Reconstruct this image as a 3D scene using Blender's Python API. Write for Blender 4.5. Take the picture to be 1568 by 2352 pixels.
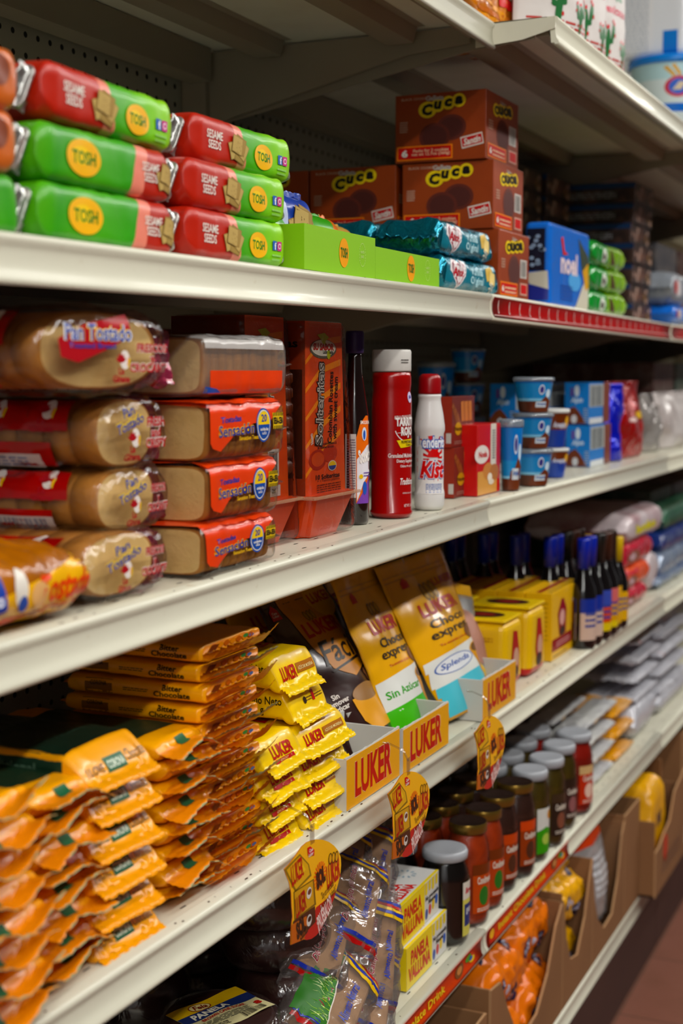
import bpy, bmesh, math, random
from math import sin, cos, pi, atan, tan, radians
from mathutils import Vector, Matrix, noise
from mathutils.bvhtree import BVHTree
for o in list(bpy.data.objects): bpy.data.objects.remove(o)
SC = bpy.context.scene; COL = SC.collection

# ------------------------------------------------------------------ camera, world, lights, exposure
FPX, CY, CZ = 3300.0, -0.623, 1.28
PHI = atan((1176-850)/FPX); TH = atan((2270-784)*cos(PHI)/FPX)
FW = Vector((cos(TH)*cos(PHI), sin(TH)*cos(PHI), -sin(PHI)))
RT = Vector((sin(TH), -cos(TH), 0)); UP = RT.cross(FW)
CP = Vector((0, CY, CZ))
cd = bpy.data.cameras.new('camera'); cam = bpy.data.objects.new('camera', cd); COL.objects.link(cam)
cam.matrix_world = Matrix(((RT.x, UP.x, -FW.x, CP.x), (RT.y, UP.y, -FW.y, CP.y), (RT.z, UP.z, -FW.z, CP.z), (0, 0, 0, 1)))
cd.sensor_fit = 'VERTICAL'; cd.sensor_height = 36; cd.sensor_width = 24; cd.lens = FPX/2352*36
cd.clip_start = .05; cd.dof.use_dof = True; cd.dof.focus_distance = 1.57; cd.dof.aperture_fstop = 4.4; cd.dof.aperture_blades = 9
SC.camera = cam
w = bpy.data.worlds.new('world'); SC.world = w; w.use_nodes = True
w.node_tree.nodes['Background'].inputs[0].default_value = (.85, .93, 1, 1); w.node_tree.nodes['Background'].inputs[1].default_value = .012
SC.view_settings.view_transform = 'Standard'; SC.view_settings.look = 'None'
SC.view_settings.exposure = 0.0; SC.view_settings.gamma = 1; SC.view_settings.use_curve_mapping = False
def area(name, loc, rot, sx, sy, power, col=(1, .985, .935)):
    l = bpy.data.lights.new(name, 'AREA'); l.shape = 'RECTANGLE'; l.size = sx; l.size_y = sy; l.energy = power; l.color = col
    o = bpy.data.objects.new(name, l); COL.objects.link(o); o.location = loc; o.rotation_euler = rot; return o
LIGHT_X = (-2.2, -.6, 1.0, 2.6, 4.4, 6.4)
for lx in LIGHT_X:
    area('fluorescent_light', (lx, -.95, 2.69), (0, 0, 0), 1.2, .12, 12)
    area('fluorescent_light', (lx-.5, -1.6, 2.69), (radians(12), 0, 0), 1.2, .12, {-2.2: 40, -.6: 30}.get(lx, 19))
area('rear_store_light', (7.2, .9, 2.6), (0, 0, 0), 2.0, 1.6, 130, (.9, .96, 1))

def ray(px, py): return FW+RT*((px-784)/FPX)-UP*((py-1176)/FPX)
def fx(px, y, py=1176):                 # where the pixel column meets the vertical plane at depth y
    d = ray(px, py); t = (y-CY)/d.y; return CP.x+d.x*t
def fz(px, py, y):
    d = ray(px, py); t = (y-CY)/d.y; return CP.z+d.z*t
def dyx(px, x, py=1176):
    d = ray(px, py); return CY+d.y*x/d.x
def zx(px, py, x):
    d = ray(px, py); return CZ+d.z*x/d.x
def G(px, py, z):
    d = ray(px, py); t = (z-CZ)/d.z; return CP+d*t
def dist(p): return (Vector(p)-CP).dot(FW)

# ------------------------------------------------------------------ materials
def lin(h):
    h = h.lstrip('#'); c = [int(h[i:i+2], 16)/255 for i in (0, 2, 4)]
    c = [(x/12.92 if x <= .04045 else ((x+.055)/1.055)**2.4) for x in c]; L = .3*c[0]+.6*c[1]+.1*c[2]
    return tuple(max(0.0, L+(x-L)*1.16)*.93 for x in c)+(1,)
MATS = {}
def mat(name, col='#888888', rough=.5, metal=0, coat=0, bump=0, bs=60, var=0, var2=None, vs=12, sheen=0, bands=None, axis=0, tilt=0, smooth=False, emit=0, alpha=None, trans=0, spec=.5, dist_=.6):
    if name in MATS: return MATS[name]
    m = bpy.data.materials.new(name); m.use_nodes = True; nt = m.node_tree; N = nt.nodes; L = nt.links
    b = N['Principled BSDF']; b.inputs['Base Color'].default_value = lin(col)
    b.inputs['Roughness'].default_value = rough; b.inputs['Metallic'].default_value = metal
    b.inputs['Coat Weight'].default_value = coat*.55; b.inputs['Coat Roughness'].default_value = .12
    b.inputs['Specular IOR Level'].default_value = spec*.75
    if trans: b.inputs['Transmission Weight'].default_value = trans
    tc = N.new('ShaderNodeTexCoord'); src = None
    if bands:
        sep = N.new('ShaderNodeSeparateXYZ'); L.new(tc.outputs['Object'], sep.inputs[0])
        v = sep.outputs[axis]
        if tilt:
            mm = N.new('ShaderNodeMath'); mm.operation = 'MULTIPLY_ADD'; L.new(sep.outputs[2], mm.inputs[0]); mm.inputs[1].default_value = tilt; L.new(v, mm.inputs[2]); v = mm.outputs[0]
        mr = N.new('ShaderNodeMapRange'); lo, hi = bands[0][0], bands[-1][0]+1e-4
        mr.inputs['From Min'].default_value = lo; mr.inputs['From Max'].default_value = hi; L.new(v, mr.inputs['Value'])
        cr = N.new('ShaderNodeValToRGB'); cr.color_ramp.interpolation = 'LINEAR' if smooth else 'CONSTANT'; L.new(mr.outputs[0], cr.inputs[0])
        el = cr.color_ramp.elements
        while len(el) > 1: el.remove(el[-1])
        el[0].position = 0; el[0].color = lin(bands[0][1])
        for p, c in bands[1:]:
            e = el.new(min(1, (p-lo)/(hi-lo))); e.color = lin(c)
        src = cr.outputs[0]
    if var:
        nz = N.new('ShaderNodeTexNoise'); nz.inputs['Scale'].default_value = vs; nz.inputs['Detail'].default_value = 6; L.new(tc.outputs['Object'], nz.inputs['Vector'])
        mr = N.new('ShaderNodeMapRange'); mr.inputs['From Min'].default_value = .45; mr.inputs['From Max'].default_value = .7; mr.inputs['To Max'].default_value = var; L.new(nz.outputs[0], mr.inputs['Value'])
        mx = N.new('ShaderNodeMix'); mx.data_type = 'RGBA'; L.new(mr.outputs[0], mx.inputs[0])
        if src: L.new(src, mx.inputs[6])
        else: mx.inputs[6].default_value = lin(col)
        mx.inputs[7].default_value = lin(var2 or '#000000'); src = mx.outputs[2]
    if src: L.new(src, b.inputs['Base Color'])
    if bump:
        nz = N.new('ShaderNodeTexNoise'); nz.inputs['Scale'].default_value = bs; nz.inputs['Detail'].default_value = 2; nz.inputs['Distortion'].default_value = dist_; L.new(tc.outputs['Object'], nz.inputs['Vector'])
        bp = N.new('ShaderNodeBump'); bp.inputs['Strength'].default_value = min(1, bump); bp.inputs['Distance'].default_value = .002*max(1, bump); L.new(nz.outputs[0], bp.inputs['Height'])
        L.new(bp.outputs[0], b.inputs['Normal']); L.new(bp.outputs[0], b.inputs['Coat Normal'])
    if emit: b.inputs['Emission Color'].default_value = lin(col); b.inputs['Emission Strength'].default_value = emit
    MATS[name] = m; return m
def film(name, tint='#ffffff', rough=.12, base=.04, bump=.6, bs=35, haze=0, hazecol='#dddddd'):
    if name in MATS: return MATS[name]
    m = bpy.data.materials.new(name); m.use_nodes = True; nt = m.node_tree; N = nt.nodes; L = nt.links
    N.remove(N['Principled BSDF']); out = N['Material Output']
    tr = N.new('ShaderNodeBsdfTransparent'); tr.inputs[0].default_value = lin(tint)
    gl = N.new('ShaderNodeBsdfGlossy'); gl.inputs['Roughness'].default_value = rough
    lw = N.new('ShaderNodeLayerWeight'); lw.inputs[0].default_value = .35
    mr = N.new('ShaderNodeMapRange'); mr.inputs['To Min'].default_value = base; mr.inputs['To Max'].default_value = .5; L.new(lw.outputs['Fresnel'], mr.inputs['Value'])
    mx = N.new('ShaderNodeMixShader'); L.new(mr.outputs[0], mx.inputs[0]); L.new(gl.outputs[0], mx.inputs[2])
    if haze:
        df = N.new('ShaderNodeBsdfDiffuse'); df.inputs[0].default_value = lin(hazecol); m2 = N.new('ShaderNodeMixShader'); m2.inputs[0].default_value = haze
        L.new(tr.outputs[0], m2.inputs[1]); L.new(df.outputs[0], m2.inputs[2]); L.new(m2.outputs[0], mx.inputs[1])
    else: L.new(tr.outputs[0], mx.inputs[1])
    if bump:
        tc = N.new('ShaderNodeTexCoord'); nz = N.new('ShaderNodeTexNoise'); nz.inputs['Scale'].default_value = bs; nz.inputs['Detail'].default_value = 3; nz.inputs['Distortion'].default_value = 1.2
        L.new(tc.outputs['Object'], nz.inputs['Vector']); bp = N.new('ShaderNodeBump'); bp.inputs['Strength'].default_value = bump; bp.inputs['Distance'].default_value = .004
        L.new(nz.outputs[0], bp.inputs['Height']); L.new(bp.outputs[0], gl.inputs['Normal']); L.new(bp.outputs[0], lw.inputs['Normal'])
    L.new(mx.outputs[0], out.inputs[0]); MATS[name] = m; return m
def ink(col, rough=.35, metal=0): return mat('print_'+col.strip('#')+('_foil' if metal else ''), col, rough, metal)

# ------------------------------------------------------------------ mesh building
class M:
    def __init__(s): s.bm = bmesh.new(); s.mats = []; s.bvh = None
    def mi(s, m):
        if m not in s.mats: s.mats.append(m)
        return s.mats.index(m)
    def face(s, pts, m, smooth=False):
        vs = [s.bm.verts.new(p) for p in pts]; f = s.bm.faces.new(vs); f.material_index = s.mi(m); f.smooth = smooth; return f
    def add(s, b2, m, mtx=None, smooth=False):
        mp = {}; k = s.mi(m) if not isinstance(m, (list, tuple)) else None
        for v in b2.verts: mp[v] = s.bm.verts.new(mtx @ v.co if mtx else v.co)
        for f in b2.faces:
            g = s.bm.faces.new([mp[v] for v in f.verts]); g.material_index = k if k is not None else s.mi(m[f.material_index]); g.smooth = smooth or f.smooth
        b2.free()
    def box(s, x0, x1, y0, y1, z0, z1, m, bev=0, mtx=None, seg=2):
        b = bmesh.new(); bmesh.ops.create_cube(b, size=1)
        for v in b.verts: v.co = Vector(((x0+x1)/2+v.co.x*(x1-x0), (y0+y1)/2+v.co.y*(y1-y0), (z0+z1)/2+v.co.z*(z1-z0)))
        if bev:
            bmesh.ops.bevel(b, geom=b.edges[:], offset=bev, segments=seg, profile=.6, affect='EDGES')
        s.add(b, m, mtx)
    def prism(s, pts, y0, y1, m, plane='xz', mtx=None, mside=None):
        b = bmesh.new()
        def P(a, c, d): return {'xz': (a, d, c), 'xy': (a, c, d), 'yz': (d, a, c)}[plane]
        f0 = [b.verts.new(P(p[0], p[1], y0)) for p in pts]; f1 = [b.verts.new(P(p[0], p[1], y1)) for p in pts]
        n = len(pts); fs = [b.faces.new(f0), b.faces.new(f1[::-1])]
        for i in range(n):
            f = b.faces.new((f0[i], f1[i], f1[(i+1) % n], f0[(i+1) % n])); f.material_index = 1
        bmesh.ops.recalc_face_normals(b, faces=b.faces[:]); s.add(b, [m, mside or m], mtx)
    def lathe(s, prof, mats, seg=40, mtx=None, sx=1, sy=1):
        b = bmesh.new(); rings = []
        for r, z in prof:
            if r < 1e-6: rings.append([b.verts.new((0, 0, z))])
            else: rings.append([b.verts.new((r*cos(2*pi*k/seg)*sx, r*sin(2*pi*k/seg)*sy, z)) for k in range(seg)])
        ml = mats if isinstance(mats, (list, tuple)) else [mats]*(len(prof)-1)
        um = []
        for i in range(len(prof)-1):
            mm = ml[min(i, len(ml)-1)]
            if mm is None: continue
            if mm not in um: um.append(mm)
            A, B = rings[i], rings[i+1]
            for k in range(seg):
                k2 = (k+1) % seg
                if len(A) == 1 and len(B) == 1: continue
                if len(A) == 1: q = (A[0], B[k2], B[k])
                elif len(B) == 1: q = (A[k], A[k2], B[0])
                else: q = (A[k], A[k2], B[k2], B[k])
                f = b.faces.new(q); f.material_index = um.index(mm); f.smooth = True
        s.add(b, um, mtx)
    def tube(s, pts, r, m, seg=8):
        b = bmesh.new(); rs = []
        for i, p in enumerate(pts):
            p = Vector(p); t = (Vector(pts[min(i+1, len(pts)-1)])-Vector(pts[max(i-1, 0)])).normalized()
            a = t.cross(Vector((0, 0, 1))); a = a.normalized() if a.length > .01 else Vector((1, 0, 0)); c = t.cross(a)
            rs.append([b.verts.new(p+(a*cos(2*pi*k/seg)+c*sin(2*pi*k/seg))*r) for k in range(seg)])
        for A, B in zip(rs, rs[1:]):
            for k in range(seg): b.faces.new((A[k], A[(k+1) % seg], B[(k+1) % seg], B[k])).smooth = True
        b.faces.new(rs[0]); b.faces.new(rs[-1][::-1]); s.add(b, m)
    def freeze(s):
        s.bm.normal_update(); s.bvh = BVHTree.FromBMesh(s.bm)
    def dec(s, fr, shape, m, lay=1, step=None, rot=0, at=None):
        O, U, V = Vector(fr[0]), Vector(fr[1]).normalized(), Vector(fr[2]).normalized(); Nn = U.cross(V)
        b = bmesh.new(); vs = [b.verts.new((p[0], p[1], 0)) for p in shape[0]]
        for f in shape[1]:
            try: b.faces.new([vs[i] for i in f])
            except ValueError: pass
        if not b.verts: b.free(); return
        if rot or at:
            R = Matrix.Translation((at[0], at[1], 0) if at else (0, 0, 0)) @ Matrix.Rotation(rot, 4, 'Z')
            for v in b.verts: v.co = R @ v.co
        if s.bvh:
            step = step or .006
            for ax in (0, 1):
                lo = min(v.co[ax] for v in b.verts); hi = max(v.co[ax] for v in b.verts); n = int((hi-lo)/step)
                for i in range(1, n+1):
                    c = [0, 0, 0]; c[ax] = lo+(hi-lo)*i/(n+1); nn = [0, 0, 0]; nn[ax] = 1
                    bmesh.ops.bisect_plane(b, geom=b.verts[:]+b.edges[:]+b.faces[:], plane_co=c, plane_no=nn, dist=1e-6)
        kill = []
        for v in b.verts:
            p = O+U*v.co.x+V*v.co.y
            if s.bvh:
                h = s.bvh.ray_cast(p+Nn*.2, -Nn)
                if h[0] is not None and (h[0]-p).dot(Nn) > -.19 : p = h[0]
                else: kill.append(v)
            v.co = p+Nn*(.00028*lay+(.00035 if s.bvh else 0))
        if kill: bmesh.ops.delete(b, geom=kill, context='VERTS')
        s.add(b, m, smooth=bool(s.bvh))
    def build(s, name, parent=None, loc=None, link=True):
        s.bm.normal_update(); me = bpy.data.meshes.new(name); s.bm.to_mesh(me); s.bm.free()
        for m in s.mats: me.materials.append(m)
        o = bpy.data.objects.new(name, me)
        if parent: o.parent = parent
        if loc: o.location = loc
        if link: COL.objects.link(o)
        return o
# 2-D printed shapes
TC = {}
def text(sx, w, h, cx=0, cy=0, bold=.0, shear=0, res=2):
    key = (sx, bold, shear)
    if key not in TC:
        c = bpy.data.curves.new('t', 'FONT'); c.body = sx; c.offset = bold; c.shear = shear; c.resolution_u = res; c.align_x = 'CENTER'; c.space_line = .85
        o = bpy.data.objects.new('t', c); COL.objects.link(o); dg = bpy.context.evaluated_depsgraph_get(); dg.update()
        me = bpy.data.meshes.new_from_object(o.evaluated_get(dg)); TC[key] = ([(v.co.x, v.co.y) for v in me.vertices], [tuple(p.vertices) for p in me.polygons])
        bpy.data.objects.remove(o); bpy.data.curves.remove(c); bpy.data.meshes.remove(me)
    vs, fs = TC[key]
    if not vs: return ([], [])
    x0 = min(v[0] for v in vs); x1 = max(v[0] for v in vs); y0 = min(v[1] for v in vs); y1 = max(v[1] for v in vs)
    return ([((x-(x0+x1)/2)/(x1-x0)*w+cx, (y-(y0+y1)/2)/(y1-y0)*h+cy) for x, y in vs], fs)
def rect(x0, x1, y0, y1): return ([(x0, y0), (x1, y0), (x1, y1), (x0, y1)], [(0, 1, 2, 3)])
def poly(pts): return (list(pts), [tuple(range(len(pts)))])
def ell(cx, cy, rx, ry=None, n=28, a0=0, a1=2*pi):
    ry = ry or rx; return poly([(cx+rx*cos(a0+(a1-a0)*k/n), cy+ry*sin(a0+(a1-a0)*k/n)) for k in range(n+(0 if a1-a0 > 6.28 else 1))])
def rays(cx, cy, r0, r1, n, duty=.5, a0=0, a1=2*pi):
    v = []; f = []
    for k in range(n):
        a = a0+(a1-a0)*k/n; b = a+(a1-a0)/n*duty; i = len(v)
        v += [(cx+r0*cos(a), cy+r0*sin(a)), (cx+r1*cos(a), cy+r1*sin(a)), (cx+r1*cos(b), cy+r1*sin(b)), (cx+r0*cos(b), cy+r0*sin(b))]; f.append((i, i+1, i+2, i+3))
    return (v, f)
def bars(x0, x1, y0, y1, n, seed=1):
    R = random.Random(seed); v = []; f = []; x = x0; W = (x1-x0)/n
    for k in range(n):
        a = x0+k*W; b = a+W*R.choice((.3, .5, .7)); i = len(v); v += [(a, y0), (b, y0), (b, y1), (a, y1)]; f.append((i, i+1, i+2, i+3))
    return (v, f)
def lines(x0, x1, y0, y1, n, seed=1, duty=.45):   # rows of fine print too small to read
    R = random.Random(seed); v = []; f = []; h = (y1-y0)/n
    for k in range(n):
        x = x0
        while x < x1-.0005:
            ww = min(R.uniform(.06, .2)*(x1-x0), x1-x); i = len(v); a = y0+k*h
            v += [(x, a), (x+ww, a), (x+ww, a+h*duty), (x, a+h*duty)]; f.append((i, i+1, i+2, i+3)); x += ww+(x1-x0)*.03
    return (v, f)
def FRONT(x=0, y=0, z=0): return ((x, y, z), (1, 0, 0), (0, 0, 1))
def LEFT(x=0, y=0, z=0): return ((x, y, z), (0, -1, 0), (0, 0, 1))
def TOP(x=0, y=0, z=0): return ((x, y, z), (1, 0, 0), (0, 1, 0))
def sgnp(c, e): return math.copysign(abs(c)**e, c)
def flow(m, L, W, H, mt, ax='x', fin=(.012, .012), fzz=(0, 0), e=None, curl=0, seed=0, wr=.001, nseg=44, n=4, zig=.002, finmat=None, ripple=.0006, droop=(0, 0), nb=26, wend=.96, z0=None, pleat=.0012, finw=1.0, hend=.0006):
    e = e or H*.7; st = []; e2 = e if isinstance(e, tuple) else (e, e)
    def ends(side):
        r = []; sg = -1 if side == 0 else 1; ee = e2[side]
        for k in range(9):                       # k=0 at the fin root, 8 at the body
            t = k/8; q = t**.75 if side else t**.75
            r.append((sg*(L/2-ee*t), hend+(H/2-hend)*sin(q*pi/2)**.8, W/2*(wend+(1-wend)*sin(t*pi/2)), fzz[side]*H/2*(1-t)**1.0, 0, 1-t))
        if fin[side]:
            F = []
            for k in range(6, 0, -1):
                t = k/6; F.append((sg*(L/2+fin[side]*t), .0005, W/2*wend*(1+(finw-1)*t), fzz[side]*H/2+droop[side]*t*t+ripple*(1 if k % 2 else -1), t, 1))
            r = F+r
        return r if side == 0 else r[::-1]
    st = ends(0)
    for k in range(1, nb):
        t = k/nb; st.append((-L/2+e2[0]+(L-e2[0]-e2[1])*t, H/2, W/2, 0, 0, 0))
    st += ends(1)
    b = bmesh.new(); rings = []; off = Vector((seed*3.7, seed*1.3, seed*7.1)); base = H/2 if z0 is None else z0
    for (s, h, ww, zc, ft, et) in st:
        ring = []
        for k in range(nseg):
            a = 2*pi*k/nseg; nn = n if ft == 0 else 2
            x = sgnp(cos(a), 2/nn)*ww; z = sgnp(sin(a), 2/nn)*h
            p = Vector((s*28, x*28, z*28))+off; dx = noise.noise(p)*wr*.35+noise.noise(p*2.6)*wr*.6+abs(noise.noise(p*1.7+off))*wr*.7
            if ft == 0: x += dx*1.0*cos(a); z += dx*sin(a)*1.5
            if et > 0: z += pleat*et*sin(x*420+seed)*(1 if ft == 0 else .8)
            if curl: z += curl*(ft+.35*et*(1-ft))*noise.noise(Vector((x*22, seed*2.3, .5)))*2
            ss = s
            if ft == 1 and zig: ss += math.copysign(zig, s)*(1 if k % 2 else -1)*.5
            q = (ss, x, z+zc+base) if ax == 'x' else (x, ss, z+zc+base)
            ring.append(b.verts.new(q))
        rings.append(ring)
    for i, (A, B) in enumerate(zip(rings, rings[1:])):
        isf = st[i][4] > 0 or st[i+1][4] > 0
        for k in range(nseg):
            f = b.faces.new((A[k], A[(k+1) % nseg], B[(k+1) % nseg], B[k])); f.smooth = True; f.material_index = 1 if isf else 0
    b.faces.new(rings[0]); b.faces.new(rings[-1][::-1])
    bmesh.ops.recalc_face_normals(b, faces=b.faces[:]); m.add(b, [mt, finmat or mt])
def pouch(m, W, H, T, mt, back=None, seed=0, wr=.002, seal=.1, nu=26, nv=36, bot=.75, pinch=.0, zig=0):
    b = bmesh.new(); off = Vector((seed*5.1, 0, seed*2.2)); F = {}; Bk = {}
    for j in range(nv+1):
        v = j/nv; f = (bot+(1-bot)*sin(min(1, v/.3)*pi/2)) if v < .3 else max(0, cos((v-.3)/(1-seal-.3)*pi/2)) if v < 1-seal else 0
        for i in range(nu+1):
            u = -1+2*i/nu; th = T*(1-abs(u)**2.6)*f+.0012; x = u*W/2*(1-.035*sin(v*pi)-pinch*(1-v)**3)
            nz = noise.noise(Vector((x*16, 0, v*H*16))+off)*wr+noise.noise(Vector((x*45, 3, v*H*40))+off)*wr*.45
            z = v*H; F[i, j] = b.verts.new((x, -th/2+nz, z)); Bk[i, j] = b.verts.new((x, th/2+nz*.6, z))
    for j in range(nv):
        for i in range(nu):
            f = b.faces.new((F[i, j], F[i+1, j], F[i+1, j+1], F[i, j+1])); f.smooth = True
            f = b.faces.new((Bk[i, j], Bk[i, j+1], Bk[i+1, j+1], Bk[i+1, j])); f.smooth = True; f.material_index = 1
    for j in range(nv):
        b.faces.new((F[0, j], F[0, j+1], Bk[0, j+1], Bk[0, j])); b.faces.new((F[nu, j+1], F[nu, j], Bk[nu, j], Bk[nu, j+1]))
    for i in range(nu):
        b.faces.new((F[i, nv], F[i+1, nv], Bk[i+1, nv], Bk[i, nv])); f = b.faces.new((F[i+1, 0], F[i, 0], Bk[i, 0], Bk[i+1, 0])); f.material_index = 1
    m.add(b, [mt, back or mt])

# ------------------------------------------------------------------ scene objects
def tag(o, label, cat, group=None):
    o['label'] = label; o['category'] = cat
    if group: o['group'] = group
    return o
def empty(name, loc=(0, 0, 0)):
    o = bpy.data.objects.new(name, None); o.empty_display_size = .02; COL.objects.link(o); o.location = loc; return o
def struct(o): o['kind'] = 'structure'; return o
class Design:
    """a thing built once: first use links the original, later uses copy the thing, its parts and their sub-parts"""
    def __init__(s, root): s.root = root; s.used = False
    def put(s, loc, label, cat, group=None, rz=0, rx=0, ry=0, sc=None):
        def cp(o, par=None):
            c = o.copy(); COL.objects.link(c)
            if par: c.parent = par
            for ch in o.children: cp(ch, c)
            return c
        o = cp(s.root) if s.used else s.root
        s.used = True; o.location = loc; o.rotation_euler = (rx, ry, rz)
        if sc: o.scale = sc
        for k in ('label', 'category', 'group'):
            if k in o: del o[k]
        tag(o, label, cat, group); return o
# shelf heights (front top edge) along the aisle: shelves are not perfectly level
BX = (.666, 1.885, 3.104, 4.323, 5.542)
ZS = {'A': ((.666, 1.374), (1.885, 1.384), (3.104, 1.378), (5.6, 1.375)), 'B': ((.666, 1.089), (1.885, 1.101), (3.104, 1.097), (5.6, 1.095)),
      'C': ((.666, .805), (1.3, .792), (1.885, .790), (5.6, .790)), 'D': ((.666, .489), (5.6, .489)), 'E': ((.666, .185), (5.6, .185)), 'T': ((.666, 1.745), (5.6, 1.737))}
ZS['C'] = ((.666, .803), (1.885, .789), (5.6, .790))
def zs(k, x):
    P = ZS[k]
    for (a, za), (b, zb) in zip(P, P[1:]):
        if x <= b: return za+(zb-za)*(x-a)/(b-a)
    return P[-1][1]
# ------------------------------------------------------------------ room shell
YB = .47
def floor_mat():
    m = mat('floor_tile', '#7c5245', .42, bump=.3, bs=40, var=.35, var2='#62402f', vs=9); nt = m.node_tree; N = nt.nodes; L = nt.links
    b = N['Principled BSDF']; br = N.new('ShaderNodeTexBrick'); br.offset = 0; tc = N.new('ShaderNodeTexCoord'); L.new(tc.outputs['Object'], br.inputs['Vector'])
    src = b.inputs['Base Color'].links[0].from_socket; L.new(src, br.inputs['Color1']); L.new(src, br.inputs['Color2']); br.inputs['Mortar'].default_value = lin('#5c4034')
    br.inputs['Scale'].default_value = 3.28; br.inputs['Mortar Size'].default_value = .008; br.inputs['Brick Width'].default_value = 1; br.inputs['Row Height'].default_value = 1
    L.new(br.outputs[0], b.inputs['Base Color']); return m
m = M(); m.box(-3, 12, -3.2, 3, -.05, 0, floor_mat()); struct(m.build('floor'))
m = M(); m.box(-3, 12, -3.2, 3, 2.75, 2.8, mat('ceiling_board', '#8f8f8a', .9, bump=.2, bs=200)); struct(m.build('ceiling'))
wm = mat('wall_paint', '#dfe3e6', .8, var=.2, var2='#c9ced2', vs=3)
m = M(); m.box(11.9, 12, -3.2, 3, 0, 2.75, wm); struct(m.build('wall_far'))
m = M(); m.box(-3, 12, 2.9, 3, 0, 2.75, wm); struct(m.build('wall_back'))
m = M(); m.box(-3, 12, -3.2, -3.1, 0, 2.75, mat('aisle_wall_paint', '#45423e', .8)); struct(m.build('wall_aisle'))
m = M(); m.box(-3.1, -3, -3.2, 3, 0, 2.75, wm); struct(m.build('wall_near'))
for i, lx in enumerate(LIGHT_X):
    r = empty('ceiling_light', (lx, -.95, 2.75)); m = M(); m.box(-.64, .64, -.1, .1, -.05, 0, mat('fixture_white', '#e8e8e6', .4), .004); m.build('housing', r)
    tag(r, 'long white ceiling light, near row, %s along the aisle' % ('first second third fourth fifth sixth'.split()[i]), 'ceiling light', 'ceiling lights over the aisle')
    r2 = r.copy(); COL.objects.link(r2); r2.location = (lx-.5, -1.6, 2.75); c2 = r.children[0].copy(); COL.objects.link(c2); c2.parent = r2; r2['label'] = r2['label'].replace('near row', 'outer row')

# ------------------------------------------------------------------ gondola shelving
cream = mat('cream_enamel', '#d8d5c4', .38, coat=.25, bump=.12, bs=30, var=.16, var2='#a8977c', vs=14)
creamd = mat('cream_enamel_underside', '#8f8675', .55, var=.3, var2='#8c7560', vs=5)  # same cream enamel, darkened and browned to paint in under-shelf shade
lipm = mat('cream_lip', '#dddbca', .33, coat=.35, bump=.05, bs=12, var=.0)
rust = mat('chipped_enamel', '#4a3122', .8)
def rusty():
    m = mat('cream_lip_worn', '#dddbca', .34, coat=.3, var=.6, var2='#a98a62', vs=45); N = m.node_tree.nodes
    for n in N:
        if n.type == 'MAP_RANGE': n.inputs['From Min'].default_value = .66; n.inputs['From Max'].default_value = .8
    return m
lipw = rusty()
dark = mat('black_slot', '#1d1a1c', .55); kickm = mat('dark_brown_kick', '#3f2a25', .5, var=.4, var2='#2a1c1a', vs=6)
def peg_mat():
    m = mat('pegboard', '#9a9484', .6); nt = m.node_tree; N = nt.nodes; L = nt.links; b = N['Principled BSDF']
    tc = N.new('ShaderNodeTexCoord'); sp = N.new('ShaderNodeSeparateXYZ'); L.new(tc.outputs['Object'], sp.inputs[0]); r = []
    for ax in (0, 2):
        a = N.new('ShaderNodeMath'); a.operation = 'DIVIDE'; a.inputs[1].default_value = .0254; L.new(sp.outputs[ax], a.inputs[0])
        f = N.new('ShaderNodeMath'); f.operation = 'FRACT'; L.new(a.outputs[0], f.inputs[0])
        s = N.new('ShaderNodeMath'); s.operation = 'SUBTRACT'; s.inputs[1].default_value = .5; L.new(f.outputs[0], s.inputs[0])
        p = N.new('ShaderNodeMath'); p.operation = 'POWER'; p.inputs[1].default_value = 2; L.new(s.outputs[0], p.inputs[0]); r.append(p)
    ad = N.new('ShaderNodeMath'); ad.operation = 'ADD'; L.new(r[0].outputs[0], ad.inputs[0]); L.new(r[1].outputs[0], ad.inputs[1])
    lt = N.new('ShaderNodeMath'); lt.operation = 'LESS_THAN'; lt.inputs[1].default_value = .022; L.new(ad.outputs[0], lt.inputs[0])
    mx = N.new('ShaderNodeMix'); mx.data_type = 'RGBA'; L.new(lt.outputs[0], mx.inputs[0]); mx.inputs[6].default_value = lin('#9a9484'); mx.inputs[7].default_value = lin('#0b0a09'); L.new(mx.outputs[2], b.inputs['Base Color'])
    return m
peg = peg_mat()
bayn = ('near bay', 'second bay', 'third bay', 'farthest bay')
shn = {'T': 'top shelf', 'A': 'shelf under the cracker packs and cookie boxes', 'B': 'shelf under the toast bags and tubs', 'C': 'shelf under the chocolate packets', 'D': 'shelf under the jars', 'E': 'base shelf under the cartons'}
PROF = [(.012, 0), (.001, 0), (-.0015, -.0008), (-.003, -.003), (-.003, -.0055), (-.0005, -.0085), (.0005, -.013), (.0002, -.022), (-.0012, -.028), (-.0038, -.0315), (-.0045, -.034), (-.003, -.0362), (.001, -.036), (.0015, -.034), (.006, -.034), (.008, -.012), (.012, -.008)]
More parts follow.
